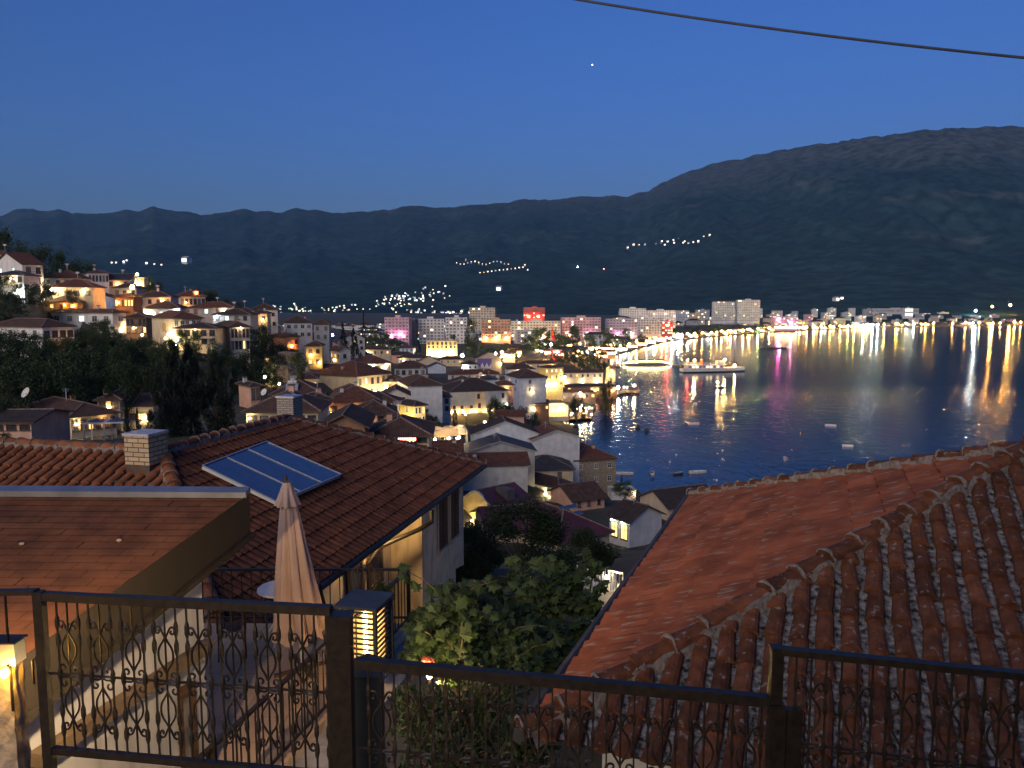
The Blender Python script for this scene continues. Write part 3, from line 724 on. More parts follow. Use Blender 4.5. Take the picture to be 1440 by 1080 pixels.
def sky_light(m, W, D, H, tp):
    for y in (.22, .3):
        z = lambda yy: H + yy * tp + .1
        q = [Vector((W * .45, y * D, z(y * D))), Vector((W * .8, y * D, z(y * D))), Vector((W * .8, y * D + .45, z(y * D + .45))), Vector((W * .45, y * D + .45, z(y * D + .45)))]
        m.mat(M['panel']); thick(m, q, .1, M['alu'])
house('house under a large plain burgundy roof with two narrow skylights', 694, 786, 856, 762, 785, 79, 36, 'hip', 29, 'beige', 'roof_metal', lit=0, extra=ex_part('skylight', sky_light))
house('low burgundy roof with roof windows behind the leafy tree', None, 688, 776, 745, 760, 84, 14, 'gx', 20, 'beige', 'roof_metal', lit=0)
house('white house with glowing french windows and a bare gable, left of the near terracotta roof', 857, 885, 930, 733, 768, 104, 38, 'gy', 26, 'white', 'roof_dark', L_=(2, 1, 1.3, 2.2), lit=1, litm='lit', lamps=(('L', .3, .9, 'litlamp', .09, .35), ('L', .8, .9, 'litlamp', .09, .35)), fm='wood')
house('dark roofed house with a small pale gable beside the water', 900, 940, 1010, 714, 730, 125, 24, 'gx', 25, 'beige', 'roof_dark', lit=0, dep=11, R_=None)
house('small flat roofed white boathouse by the water', None, 860, 894, 692, 700, 168, 6, 'flat', 5, 'white', 'roof_pale', dep=4, lit=0, o=.1, edge='offwhite', cat='boathouse', name='boathouse', lamps=(('R', .95, .6, 'warm', .1, .3),))

# --- houses packed between the others
def infill(n, x0, x1, d0, d1, seed, label, group):
    q = random.Random(seed); made = 0; bbs = []
    def bb(h): return (h['xl'] if h['xl'] is not None else h['xc'], h['xr'], h['ye'] - 9, h['yb'], h['d'])
    for k in range(n * 40):
        if made >= n: break
        px, d = q.uniform(x0, x1), d0 * (d1 / d0) ** q.random(); g = P(px, 540, d); X, Y = g.x, g.y
        if float(shore_dist(np.array([X]), np.array([Y]))[0]) < 14: continue
        z = float(base_height(np.array([X]), np.array([Y]))[0]); W, H = q.uniform(8, 12), q.uniform(4.2, 6.8); b = q.uniform(4, 24)
        py = lambda zz: 540 - F * math.tan(math.atan2(zz - CAMZ, d) + PITCH)
        r = (px, px + W * math.cos(R(b)) * F / d, py(z + H + 2), py(z), d); bad = False
        for h in HOUSES:
            o = bb(h); ox = min(r[1] + 3, o[1]) - max(r[0] - 3, o[0]); oy = min(r[3], o[3]) - max(r[2], o[2])
            if abs(o[4] - d) < 11 and ox > 0: bad = True; break
            if ox > 0 and oy > 0:
                a = ox * oy
                if o[4] > d and a > .22 * (o[1] - o[0]) * (o[3] - o[2]): bad = True; break
                if o[4] < d and a > .6 * (r[1] - r[0]) * (r[3] - r[2]): bad = True; break
        if bad: continue
        house(label, None, r[0], r[1], py(z + H), r[3], d, b, q.choice(('hip', 'hip', 'gx', 'gy')), q.uniform(20, 28), q.choice(('white', 'offwhite', 'cream', 'beige', 'peach')), q.choice(('roof_red', 'roof_brown', 'roof_brown', 'roof_dark')),
              R_=(3, 2, 1.0, 1.2), lit=.22, dep=q.uniform(7, 10), group=group); made += 1
infill(42, 350, 690, 125, 480, 5, 'brown roofed pale house packed between its neighbours in the old town', 'old town infill houses')
infill(16, 90, 350, 185, 300, 9, 'brown roofed pale house packed between its neighbours on the hillside', 'hillside infill houses')

M['neon'] = glow('neon_red', (1, .12, .08), 4)
M['mural'] = surf('purple_banner', (.16, .1, .3), (.12, .08, .24), 2, .7, 0)
M['litlamp'] = glow('porch_light', (.8, 1, .85), 60)

# ------------------------------------------------------------------ ground, lake, mountains
def grid_mesh(name, X, Y, Z, mats, smooth=True):
    r, c = X.shape
    v = np.stack([X, Y, Z], -1).reshape(-1, 3)
    idx = np.arange(r * c).reshape(r, c)
    q = np.stack([idx[:-1, :-1], idx[:-1, 1:], idx[1:, 1:], idx[1:, :-1]], -1).reshape(-1, 4)
    me = bpy.data.meshes.new(name)
    me.vertices.add(len(v)); me.vertices.foreach_set('co', v.ravel())
    me.loops.add(q.size); me.loops.foreach_set('vertex_index', q.ravel().astype(np.int32))
    me.polygons.add(len(q)); me.polygons.foreach_set('loop_start', np.arange(0, q.size, 4, dtype=np.int32))
    me.polygons.foreach_set('use_smooth', np.full(len(q), smooth))
    for m in mats: me.materials.append(m)
    me.update(calc_edges=True); me.validate()
    return me
def build_ground():
    az = np.radians(np.linspace(-100, 100, 520))
    dist = np.concatenate([[0.5], np.geomspace(2, 9000, 250)])
    A, D = np.meshgrid(az, dist)
    X, Y = D * np.sin(A), D * np.cos(A)
    Z = ground(X, Y)
    Z[0, :] = 46.4
    m = surf('ground_earth', (.07, .062, .042), (.035, .036, .024), .15, 1, .3, coord='Object', detail=8)
    o = link('ground', grid_mesh('ground', X, Y, Z, [m])); tag(o, kind='structure')
build_ground()
def build_lake():
    m, nt, p = new_mat('lake_water')
    p.inputs['Base Color'].default_value = (.01, .03, .085, 1)
    p.inputs['IOR'].default_value = 1.333
    p.inputs['Specular IOR Level'].default_value = .5
    tc = nt.nodes.new('ShaderNodeTexCoord')
    sep = nt.nodes.new('ShaderNodeSeparateXYZ'); nt.links.new(tc.outputs['Object'], sep.inputs[0])
    # calm far water, wind ripples nearer the old town
    n0 = nt.nodes.new('ShaderNodeTexNoise'); n0.inputs['Scale'].default_value = .012; n0.inputs['Detail'].default_value = 5
    nt.links.new(tc.outputs['Object'], n0.inputs['Vector'])
    ad = nt.nodes.new('ShaderNodeMath'); ad.operation = 'MULTIPLY_ADD'; ad.inputs[1].default_value = 60
    nt.links.new(n0.outputs['Fac'], ad.inputs[0]); nt.links.new(sep.outputs['Y'], ad.inputs[2])
    mr = nt.nodes.new('ShaderNodeMapRange'); mr.inputs[1].default_value = 470; mr.inputs[2].default_value = 530
    mr.inputs[3].default_value = 1; mr.inputs[4].default_value = 0.0
    nt.links.new(ad.outputs[0], mr.inputs[0])
    ro = nt.nodes.new('ShaderNodeMapRange'); ro.inputs[3].default_value = .13; ro.inputs[4].default_value = .13
    nt.links.new(mr.outputs[0], ro.inputs[0]); nt.links.new(ro.outputs[0], p.inputs['Roughness'])
    mp = nt.nodes.new('ShaderNodeMapping'); mp.inputs['Scale'].default_value = (1, .55, 1); mp.inputs['Rotation'].default_value = (0, 0, R(20))
    nt.links.new(tc.outputs['Object'], mp.inputs[0])
    w1 = nt.nodes.new('ShaderNodeTexNoise'); w1.inputs['Scale'].default_value = .35; w1.inputs['Detail'].default_value = 3; w1.inputs['Distortion'].default_value = .6
    nt.links.new(mp.outputs[0], w1.inputs['Vector'])
    bs = nt.nodes.new('ShaderNodeMapRange'); bs.inputs[3].default_value = .1; bs.inputs[4].default_value = .5
    nt.links.new(mr.outputs[0], bs.inputs[0])
    b = nt.nodes.new('ShaderNodeBump'); b.inputs['Distance'].default_value = .55
    nt.links.new(bs.outputs[0], b.inputs['Strength']); nt.links.new(w1.outputs['Fac'], b.inputs['Height'])
    nt.links.new(b.outputs[0], p.inputs['Normal'])
    X, Y = np.meshgrid(np.linspace(-300, 6000, 12), np.linspace(60, 4000, 12))
    o = link('lake', grid_mesh('lake', X, Y, X * 0, [m])); tag(o, kind='structure')
build_lake()
SKYL = [(-900, 285), (-500, 300), (-200, 296), (0, 303), (25, 294), (60, 294), (100, 299), (160, 299), (215, 292), (250, 296), (285, 302), (310, 300), (345, 293), (375, 297), (420, 293), (480, 298), (530, 296), (570, 291),
        (610, 290), (630, 293), (690, 285), (740, 282), (790, 278), (850, 275), (880, 277), (910, 268), (940, 252), (970, 240), (1000, 231), (1050, 223), (1100, 211), (1150, 203), (1200, 195), (1250, 191), (1300, 183),
        (1350, 179), (1440, 179), (1600, 185), (1900, 220), (2400, 260)]
def fbm(X, Y, seed, octs=5):
    r = np.random.RandomState(seed); out = np.zeros(X.shape); amp = 1.0
    for o in range(octs):
        for k in range(3):
            a = r.uniform(0, 6.28); fx, fy = math.cos(a) * 2 ** o, math.sin(a) * 2 ** o
            out += amp * np.sin(X * fx + Y * fy + r.uniform(0, 6.28) + 1.7 * np.sin((X * fy - Y * fx) * .7 + r.uniform(0, 6.28)))
        amp *= .52
    return out / 4.0
def skyline(name, y0, y1, dz, fp, seed, mat, pwr=1.35):
    px = np.linspace(-900, 2400, 660); t = np.concatenate([np.linspace(0, 1, 120), np.linspace(1.03, 1.4, 14)])
    sx = [s[0] for s in SKYL]; sy = [s[1] for s in SKYL]
    yy = np.interp(px, sx, sy) + dz
    j = np.random.RandomState(seed + 1); yy += np.convolve(j.normal(0, 2.6, len(px)), np.ones(4) / 4, 'same')
    near = np.clip((px - 840) / 500, 0, 1); near = near * near * (3 - 2 * near)
    Dr = y1 * (1 - near) + fp * near
    Df = y0 - 250 * near
    X = np.zeros((len(t), len(px))); Y = X.copy(); Z = X.copy()
    for i in range(len(px)):
        top = P(px[i], yy[i], Dr[i])
        k = top.x / top.y
        Yc = Df[i] + (Dr[i] - Df[i]) * t
        tt = np.minimum(t, 1)
        z = 1 + (top.z - 1) * tt ** pwr
        z = np.where(t > 1, top.z - (t - 1) * 1500, z)
        X[:, i] = k * Yc; Y[:, i] = Yc; Z[:, i] = z
    e = np.clip(t * (1 - np.minimum(t, 1)) * 4, 0, 1)[:, None]
    nz = fbm(X / 900, Y / 900, seed) * .8 - .9 * np.abs(fbm(X / 330, Y / 900, seed + 3)) - .35 * np.abs(fbm(X / 120, Y / 330, seed + 7))
    Z += nz * e * np.clip((Z - 5) * .26, 0, 130)
    Z = np.where(t[:, None] == 0, -8, Z)
    o = link(name, grid_mesh(name, X, Y, Z, [mat])); tag(o, kind='structure')
    return X, Y, Z, px, t
def mountain_mat():
    m, nt, p = new_mat('mountain_scrub')
    c1, n1, tc = noise_col(nt, (.013, .034, .036), (.024, .05, .05), .0016, 'Object', 9, .35, .68)
    c2, n2, _ = noise_col(nt, (0, 0, 0), (1, 1, 1), .0022, 'Object', 10, .6, .7, (1, 1, 1.8))
    c = mix(nt, c1, (.05, .066, .06), c2)
    sep = nt.nodes.new('ShaderNodeSeparateXYZ'); nt.links.new(tc.outputs['Object'], sep.inputs[0])
    mr = nt.nodes.new('ShaderNodeMapRange'); mr.inputs[1].default_value = 1020; mr.inputs[2].default_value = 1330
    ad = nt.nodes.new('ShaderNodeMath'); ad.operation = 'MULTIPLY_ADD'; ad.inputs[1].default_value = 420
    nt.links.new(n1.outputs['Fac'], ad.inputs[0]); nt.links.new(sep.outputs['Z'], ad.inputs[2]); nt.links.new(ad.outputs[0], mr.inputs[0])
    c = mix(nt, c, (.058, .072, .07), mr.outputs[0])
    g, n3, _ = noise_col(nt, (.45, .45, .45), (1.3, 1.3, 1.3), .016, 'Object', 8, .35, .65)
    c = mix(nt, c, g, 1.0, 'MULTIPLY'); bump(nt, p, n3.outputs['Fac'], .7, 16)
    nt.links.new(c, p.inputs['Base Color']); p.inputs['Roughness'].default_value = 1; p.inputs['Specular IOR Level'].default_value = 0
    return m
MTN = skyline('mountains', 2450, 7600, 0, 5600, 5, mountain_mat())
MX, MY, MZ, MPX, MT = MTN
def mountain_point(px, py):
    """where the line of sight meets the mountain mesh"""
    i = int(np.argmin(np.abs(MPX - px)))
    elev = (MZ[:, i] - CAMZ) / MY[:, i]
    r = ray(px, py); e = r.z / r.y
    j = np.nonzero(elev >= e)[0]
    j = j[0] if len(j) else 60
    d = MY[j, i] * .991
    p = P(px, py, d)
    return p

# ------------------------------------------------------------------ all the houses
for h in HOUSES: make_house(h)

# ------------------------------------------------------------------ trees
def leaf_quad(mb, c, s, q):
    a = Vector((q.gauss(0, 1), q.gauss(0, 1), q.gauss(0, 1))).normalized(); b = a.orthogonal().normalized(); e = a.cross(b)
    t = q.uniform(0, 6.28); b, e = b * math.cos(t) + e * math.sin(t), e * math.cos(t) - b * math.sin(t)
    mb.poly([c - b * s, c - e * s * .45, c + b * s, c + e * s * .45])
def crown_mesh(kind, seed, n, ls, mat):
    """unit crown: height 1, width about 1 (broad) or narrow (column), made of many small leaf faces in clumps"""
    q = random.Random(seed); mb = MB().mat(M[mat])
    cl = []
    if kind == 'broad':
        for i in range(26):
            a = q.uniform(0, 6.28); h = q.uniform(.12, .92); rr = .5 * math.sqrt(max(.05, 1 - (2 * h - .85) ** 2)) * q.uniform(.35, .95)
            cl.append((Vector((rr * math.cos(a), rr * math.sin(a), h)), q.uniform(.10, .2)))
    elif kind == 'column':
        for i in range(34):
            a = q.uniform(0, 6.28); h = (i + q.random()) / 34; rr = .5 * min(1, h * 6 + .3) * (1 - h ** 1.7) * q.uniform(.3, .9) + .02
            cl.append((Vector((rr * math.cos(a), rr * math.sin(a), h)), q.uniform(.09, .17) * (1.15 - h * .7)))
    else:
        for i in range(40):
            a = q.uniform(0, 6.28); h = (i + q.random()) / 40; rr = .5 * (1 - h) * q.uniform(.5, 1.05) + .01
            cl.append((Vector((rr * math.cos(a), rr * math.sin(a), h)), q.uniform(.07, .13) * (1.3 - h * .8)))
    per = max(4, n // len(cl))
    for c, r in cl:
        base = q.uniform(.15, .85)
        for i in range(per):
            d = Vector((q.gauss(0, 1), q.gauss(0, 1), q.gauss(0, .8))).normalized() * (r * q.random() ** .45)
            mb.cr = min(1, max(0, base + q.uniform(-.25, .25)))
            zz = 2.2 if kind == 'column' else 1
            leaf_quad(mb, c + Vector((d.x, d.y, d.z)), ls * q.uniform(.7, 1.3), q)
    return mb.mesh('crown')
def trunk_mesh(seed, top=.55, limbs=4):
    q = random.Random(seed); mb = MB().mat(M['bark'])
    mb.tube([(0, 0, -.15), (.01, 0, .1), (.015, .01, .3), (0, 0, top)], [.035, .028, .022, .012], 6)
    for i in range(limbs):
        a = q.uniform(0, 6.28); h = q.uniform(.2, .4)
        mb.tube([(0.01, 0, h), (.12 * math.cos(a), .12 * math.sin(a), h + .15), (.26 * math.cos(a), .26 * math.sin(a), h + .32)], [.016, .011, .005], 5)
    return mb.mesh('trunk')
CR = {}
for k in range(3):
    CR['broad', k] = crown_mesh('broad', 40 + k, 3000, .028, 'leaf'); CR['dark', k] = crown_mesh('broad', 50 + k, 3400, .026, 'leafd')
    CR['column', k] = crown_mesh('column', 60 + k, 9000, .02, 'leafc'); CR['cone', k] = crown_mesh('cone', 70 + k, 2200, .03, 'leafc')
    CR['dense', k] = crown_mesh('broad', 55 + k, 15000, .016, 'leafd'); CR['tiny', k] = crown_mesh('broad', 80 + k, 700, .055, 'leaf'); CR['tinyd', k] = crown_mesh('broad', 90 + k, 700, .055, 'leafd')
TRK = [trunk_mesh(7 + k) for k in range(3)]
_tn = [0]
def tree(px, ytop, ybase, d, wpx, kind, label, group=None, name='tree'):
    k = _tn[0] % 3; _tn[0] += 1
    b = P(px, ybase, d); t = P(px, ytop, d); b.z = min(b.z, gz(b.x, b.y)); h = t.z - b.z; w = wpx * d / F
    root = empty(name, Matrix.Translation(b) @ Matrix.Rotation(rng.uniform(0, 6.28), 4, 'Z'), label, 'tree', group)
    low = .12 if kind in ('broad', 'dark', 'tiny', 'tinyd', 'dense') else .04
    if kind == 'dense': low = -.08
    link('trunk', TRK[k], root, Matrix.Diagonal((h * .7, h * .7, h * .95, 1)))
    link('crown', CR[kind, k], root, Matrix.Translation((0, 0, h * low)) @ Matrix.Diagonal((w, w, h * (1 - low), 1)))
    return root
GD = 'unlit bushy trees on the hillside'
LD = 'dark bushy tree on the unlit slope among the hillside houses'
for px, yt, yb, d, w in [(8, 322, 352, 250, 40), (30, 336, 368, 262, 26), (62, 344, 372, 265, 40), (86, 353, 376, 262, 34), (108, 362, 384, 262, 34), (128, 368, 388, 262, 26), (46, 352, 376, 250, 40), (18, 362, 380, 255, 34),
                         (5, 386, 430, 180, 46), (32, 398, 432, 184, 34), (60, 396, 430, 186, 34), (12, 410, 450, 165, 50), (48, 404, 432, 186, 30), (100, 405, 420, 198, 18), (8, 455, 486, 160, 30),
                         (18, 474, 530, 135, 70), (60, 478, 535, 130, 64), (95, 490, 540, 128, 60), (130, 492, 545, 128, 58), (40, 500, 560, 118, 80), (90, 510, 566, 116, 76), (10, 515, 580, 108, 80), (150, 486, 530, 140, 44),
                         (178, 478, 520, 145, 44), (205, 476, 512, 150, 44), (120, 520, 560, 122, 60), (175, 505, 545, 132, 46), (8, 560, 625, 84, 60), (42, 585, 622, 84, 40), (20, 586, 628, 82, 60), (0, 470, 520, 140, 40),
                         (285, 404, 424, 250, 26), (300, 408, 428, 250, 26), (318, 420, 440, 245, 26), (335, 424, 444, 250, 24), (355, 460, 496, 200, 30), (372, 468, 505, 205, 34), (390, 480, 512, 208, 34), (355, 490, 525, 185, 34),
                         (410, 490, 515, 218, 30), (345, 515, 540, 170, 26), (390, 527, 550, 160, 24), (370, 455, 475, 232, 30), (400, 466, 482, 250, 20), (385, 452, 470, 260, 20), (320, 490, 515, 165, 36), (300, 480, 500, 168, 24),
                         (455, 545, 560, 180, 16), (465, 578, 596, 110, 14), (215, 490, 520, 150, 30), (240, 478, 500, 160, 30), (138, 452, 492, 166, 46), (118, 462, 500, 160, 40), (160, 466, 496, 164, 36), (95, 474, 505, 150, 40), (148, 448, 480, 172, 30)] + [(-10 + i * 17 + (i * 37 % 11), 488 + (i * 53 % 40) - (8 if i > 9 else 0), 540 + (i * 29 % 36), 118 + (i * 41 % 30), 48) for i in range(14)] + [(10 + i * 23, 462 + (i * 31 % 14) + i, 500 + (i * 31 % 14) + i, 142 + (i * 17 % 16), 40) for i in range(9)] + [(330 + i * 13, 492 + (i * 19 % 22), 525 + (i * 19 % 22), 178 + (i * 7 % 24), 26) for i in range(8)] + [(228 + i * 9, 482 + (i * 29 % 46), 512 + (i * 29 % 46), 132 + (i * 23 % 44), 30) for i in range(16)]:
    tree(px, yt, yb, d, w, 'dark', LD, GD)
tree(248, 481, 620, 92, 62, 'column', 'taller of the two great black cypresses behind the near ridge')
tree(270, 490, 618, 94, 56, 'column', 'black cypress crowding against the tallest one on its right side')
tree(305, 498, 616, 95, 56, 'column', 'shorter broad black cypress standing right of the great one')
tree(225, 520, 622, 90, 44, 'column', 'lower cypress skirt left of the tallest black cypress')
tree(179, 572, 612, 84, 11, 'column', 'slim pointed cypress left of its twin by the cream wing')
tree(194, 574, 614, 84, 11, 'column', 'slim pointed cypress right of its twin by the cream wing')
tree(212, 389, 408, 244, 16, 'broad', 'small tree lit golden green beside the stair tower')
tree(224, 396, 412, 250, 12, 'dark', 'dark shrubby tree right of the golden lit tree')
tree(258, 461, 482, 160, 22, 'broad', 'vine covered bush glowing green under the floodlit villa')
tree(276, 463, 482, 160, 22, 'broad', 'second glowing green bush beside the villa balcony')
tree(483, 455, 510, 280, 18, 'cone', 'dark pine left of the pointed conifer above the packed roofs')
tree(498, 462, 512, 278, 26, 'cone', 'broad dark pine beside the small gabled house')
tree(512, 440, 485, 420, 12, 'cone', 'pointed conifer in front of the far apartment houses')
for px, yt, yb, d, w in [(523, 462, 488, 520, 26), (540, 466, 490, 560, 28), (555, 474, 492, 560, 22)]:
    tree(px, yt, yb, d, w, 'broad', 'round tree lit from below left of the pink tower', 'lit trees by the pink tower')
tree(588, 467, 500, 600, 12, 'cone', 'small pointed conifer left of the yellow floodlit building')
tree(663, 447, 492, 640, 22, 'dark', 'tall dark poplar right of the yellow floodlit building')
for px, yt, yb, d, w in [(637, 470, 492, 660, 20), (690, 488, 496, 640, 20), (660, 484, 496, 640, 18), (680, 484, 498, 620, 20), (705, 484, 498, 620, 20), (720, 486, 500, 640, 20),
                         (762, 460, 498, 720, 44), (780, 464, 500, 720, 36), (805, 456, 492, 760, 30), (830, 470, 494, 780, 26), (852, 462, 490, 800, 22), (867, 470, 490, 830, 18), (745, 472, 498, 700, 28), (880, 460, 484, 860, 14)]:
    tree(px, yt, yb, d, w, 'broad' if w > 20 else 'tiny', 'leafy tree in the lamplit park behind the old town', 'trees of the lamplit park')
for px, yt, yb, d, w in [(792, 493, 509, 520, 22), (808, 490, 508, 540, 20), (822, 494, 510, 500, 22), (836, 492, 506, 560, 18), (846, 496, 510, 520, 14), (780, 496, 510, 500, 16), (858, 530, 552, 470, 10)]:
    tree(px, yt, yb, d, w, 'tiny', 'small leafy tree by the old harbour stalls', 'trees by the harbour stalls')
for i in range(34):
    px = 905 + i * 15.5 + rng.uniform(-5, 5); s = on_z(px, np.interp(px, [900, 940, 1020, 1100, 1200, 1300, 1440], [489, 480, 472, 466.5, 462, 459.5, 457.5]) - .3, 0)
    d = s.y + rng.uniform(25, 45); yb_ = 540 - F * 0 ; g = P(px, 470, d)
    hh = rng.uniform(9, 17) if px < 1110 or px > 1240 else rng.uniform(6, 11)
    b = Vector((g.x, g.y, 1.5)); root = empty('tree', Matrix.Translation(b) @ Matrix.Rotation(rng.uniform(0, 6), 4, 'Z'), 'leafy tree along the lamplit lakeside promenade', 'tree', 'promenade trees')
    w = hh * rng.uniform(.8, 1.3); k = i % 3
    link('trunk', TRK[k], root, Matrix.Diagonal((hh * .7, hh * .7, hh * .9, 1)))
    link('crown', CR['tiny' if rng.random() < .7 else 'tinyd', k], root, Matrix.Translation((0, 0, hh * .15)) @ Matrix.Diagonal((w, w, hh * .85, 1)))
tree(695, 555, 575, 225, 14, 'dark', 'bush at the foot of the tall grey side wall', name='bush')
for i, (px, yt, yb, d, w) in enumerate([(598, 574, 600, 160, 20), (612, 585, 602, 158, 18), (712, 566, 592, 222, 30), (735, 572, 594, 222, 30), (752, 580, 596, 224, 22), (695, 562, 585, 232, 24), (848, 540, 565, 350, 16), (856, 538, 560, 355, 14), (812, 555, 570, 320, 22), (640, 575, 600, 180, 10)]):
    tree(px, yt, yb, d, w, 'dark', 'dark garden bush between the lit houses and the lake shore', 'garden bushes near the lake shore', 'bush')
tree(728, 706, 806, 38, 165, 'dense', 'great dark leafy tree filling the hollow below the terrace')
tree(668, 735, 850, 30, 110, 'dense', 'dark tree with lights glinting through it against the house wall')
tree(828, 742, 820, 44, 100, 'dense', 'dark round tree right of the great one, before the skylight roof')
tree(785, 770, 850, 30, 130, 'dense', 'dark shrubby tree above the fig leaves')
tree(725, 800, 900, 20, 150, 'dense', 'dark undergrowth tree directly behind the fig bush')
tree(880, 676, 700, 150, 40, 'broad', 'low green tree beside the pinkish gable by the shore')
tree(874, 668, 690, 190, 6, 'cone', 'thin pointed tree at the waterline beside the stone house')

# ------------------------------------------------------------------ lamps
_lm = {}
def globe_mesh(mat, r):
    k = (mat, r)
    if k not in _lm:
        m = MB().mat(M[mat]); m.ball((0, 0, 0), r, 6, 4); _lm[k] = m.mesh('lamp_globe')
    return _lm[k]
def pole_mesh(h):
    k = ('pole', round(h))
    if k not in _lm:
        m = MB().mat(M['iron']); h = round(h); m.tube([(0, 0, -1.5), (0, 0, h * .5), (0, 0, h)], [.09, .07, .05], 6); m.box(-.12, .12, -.12, .12, h - .05, h + .03); _lm[k] = m.mesh('pole')
    return _lm[k]
def lamp(p, h, mat, r, label, group=None):
    h = round(h)
    root = empty('street_lamp', Matrix.Translation((p.x, p.y, p.z - h - r * .9)), label, 'street lamp', group)
    link('pole', pole_mesh(h), root); link('lamp_globe', globe_mesh(mat, r), root, Matrix.Translation((0, 0, h + r * .9)))
def lamp_px(px, py, d, h, mat, r, label, group=None): lamp(P(px, py, d), h, mat, r, label, group)
for px, py, d, h, mat, r, lab in [(28, 413, 183, 4, 'white', .33, 'white street lamp on a short post among the hillside trees'), (72, 408, 199, 4, 'pale', .3, 'pale lamp at the left corner of the cream hillside house'),
        (186, 404, 208, 4, 'sodium', .6, 'big orange street lamp glaring on the hillside'), (193, 386, 243, 5, 'pale', .35, 'small lamp above the cream stair tower'), (353, 453, 212, 4, 'sodium', .38, 'orange lamp at the right end of the hill crest'),
        (520, 553, 196, 4, 'pale', .5, 'dazzling lamp at the foot of the floodlit cream house'), (583, 594, 147, 3, 'pale', .3, 'bright lamp on the ground before the greenish floodlit front'), (682, 594, 226, 4, 'pale', .35, 'street lamp before the house with the wall lamps'),
        (643, 617, 152, 3, 'white', .22, 'white lamp above the market tents'), (655, 583, 150, 4, 'pale', .1, 'dim lamp post left of the big house with wall lamps'), (713, 569, 240, 3, 'white', .16, 'little white lamp on the corner right of the wall lamps'),
        (650, 500, 560, 6, 'white', 1.2, 'white floodlight beside the yellow building'), (775, 484, 690, 10, 'white', .8, 'white floodlight under the red flag'), (816, 553, 383, 4, 'white', .5, 'white lamp over the lakeside restaurant roof'),
        (869, 545, 430, 4, 'white', .8, 'white lamp on the jetty deck'), (892, 542, 440, 3, 'warm', .5, 'warm lamp at the tip of the jetty'), (467, 471, 322, 4, 'magenta', .6, 'magenta lamp glowing beside the dark pine'), (233, 476, 162, 1, 'pale', .2, 'garden lamp under the floodlit villa'),
        (248, 486, 160, 1, 'pale', .26, 'low lamp lighting the villa garden wall'), (200, 471, 168, 1, 'pale', .2, 'lamp by the path below the villa'), (372, 530, 176, 1, 'pale', .3, 'floodlight at the foot of the stone bastion'), (393, 540, 176, 1, 'warm', .3, 'second floodlight below the stone bastion'),
        (697, 497, 440, 5, 'warm', .6, 'warm lamp right of the banner wall'), (706, 495, 480, 5, 'pale', .7, 'pale lamp next to the warm one behind the banner wall'), (794, 530, 400, 3, 'warm', .4, 'warm lamp in the lane beside the gold hotel front')]:
    lamp_px(px, py, d, h, mat, r, lab)
M['prom'] = glow('promenade_globe_warm', (1, .56, .16), 440)
M['prom_y'] = glow('promenade_globe_sodium', (1, .42, .07), 440)
M['prom_w'] = glow('promenade_globe_white', (.9, 1, .92), 480)
M['prom_m'] = glow('promenade_globe_magenta', (1, .15, .7), 320)
M['prom_g'] = glow('promenade_globe_green', (.5, 1, .25), 320)
M['prom_r'] = glow('promenade_globe_red', (1, .12, .06), 400)
M['prom_b'] = glow('promenade_globe_blue', (.5, .7, 1), 400)
YS = lambda px: float(np.interp(px, [858, 900, 940, 1020, 1100, 1200, 1300, 1440], [502, 489, 480, 472, 466.5, 462, 459.5, 457.5]))
LAMPN = {'prom': 'warm', 'prom_y': 'orange', 'prom_w': 'white', 'prom_m': 'magenta', 'prom_g': 'green', 'prom_r': 'red', 'prom_b': 'blue white'}
for px, mt, r in [(862, 'prom', .5), (874, 'prom', .5), (886, 'prom_g', .5), (897, 'prom', .6), (910, 'prom_y', .6), (921, 'prom', .6), (932, 'prom_r', .6), (938, 'prom', .7), (946, 'prom_w', .9), (956, 'prom_b', .7), (968, 'prom', .6), (979, 'prom_y', .7), (990, 'prom_y', .6), (1003, 'prom', .6),
                  (1016, 'prom', .6), (1030, 'prom_y', 1.0), (1046, 'prom', .9), (1056, 'prom_y', .7), (1068, 'prom_g', .8), (1083, 'prom', .8), (1099, 'prom_m', .45), (1110, 'prom', .7), (1122, 'prom', .8), (1136, 'prom_y', .9), (1147, 'prom', .9), (1158, 'prom', .8), (1170, 'prom_y', .9), (1183, 'prom', .7),
                  (1196, 'prom_g', 1.0), (1205, 'prom_y', 1.0), (1217, 'prom_w', 1.2), (1229, 'prom_w', 1.3), (1238, 'prom_w', 1.1), (1246, 'prom', 1.0), (1262, 'prom', .7), (1288, 'prom_w', 1.0), (1303, 'prom_y', .9), (1316, 'prom_y', .8), (1341, 'prom_y', .8), (1361, 'prom_y', .85), (1371, 'prom_b', .9), (1381, 'prom_y', .8),
                  (1399, 'prom', .8), (1408, 'prom', .6), (1430, 'prom', .85), (1438, 'prom_y', .75)]:
    s = on_z(px, YS(px), 0); h = rng.choice((5, 6, 7))
    lamp(Vector((s.x, s.y + rng.uniform(4, 14), 1.2 + h)), h, mt, r, LAMPN[mt] + ' globe lamp on the lakeside promenade', LAMPN[mt] + ' promenade lamps')
for i in range(70):
    px = rng.uniform(862, 1300); s = on_z(px, YS(px), 0); d = s.y + rng.uniform(8, 60); g = P(px, 470, d)
    lamp(Vector((g.x, g.y, 1.4 + rng.uniform(3, 7))), 3, rng.choice(('prom', 'prom_y', 'prom_y', 'prom')), rng.uniform(.25, .45), 'small warm lamp among the promenade trees and cafes', 'small warm promenade lamps')
for i in range(42):
    px = rng.uniform(700, 850); py = rng.uniform(483, 502); d = np.interp(py, [483, 502], [860, 560])
    lamp_px(px, py, d, 4, rng.choice(('prom', 'prom', 'prom_y', 'prom_w')), rng.uniform(.3, .5), 'small lamp shining among the park trees and stalls', 'lamps of the park')
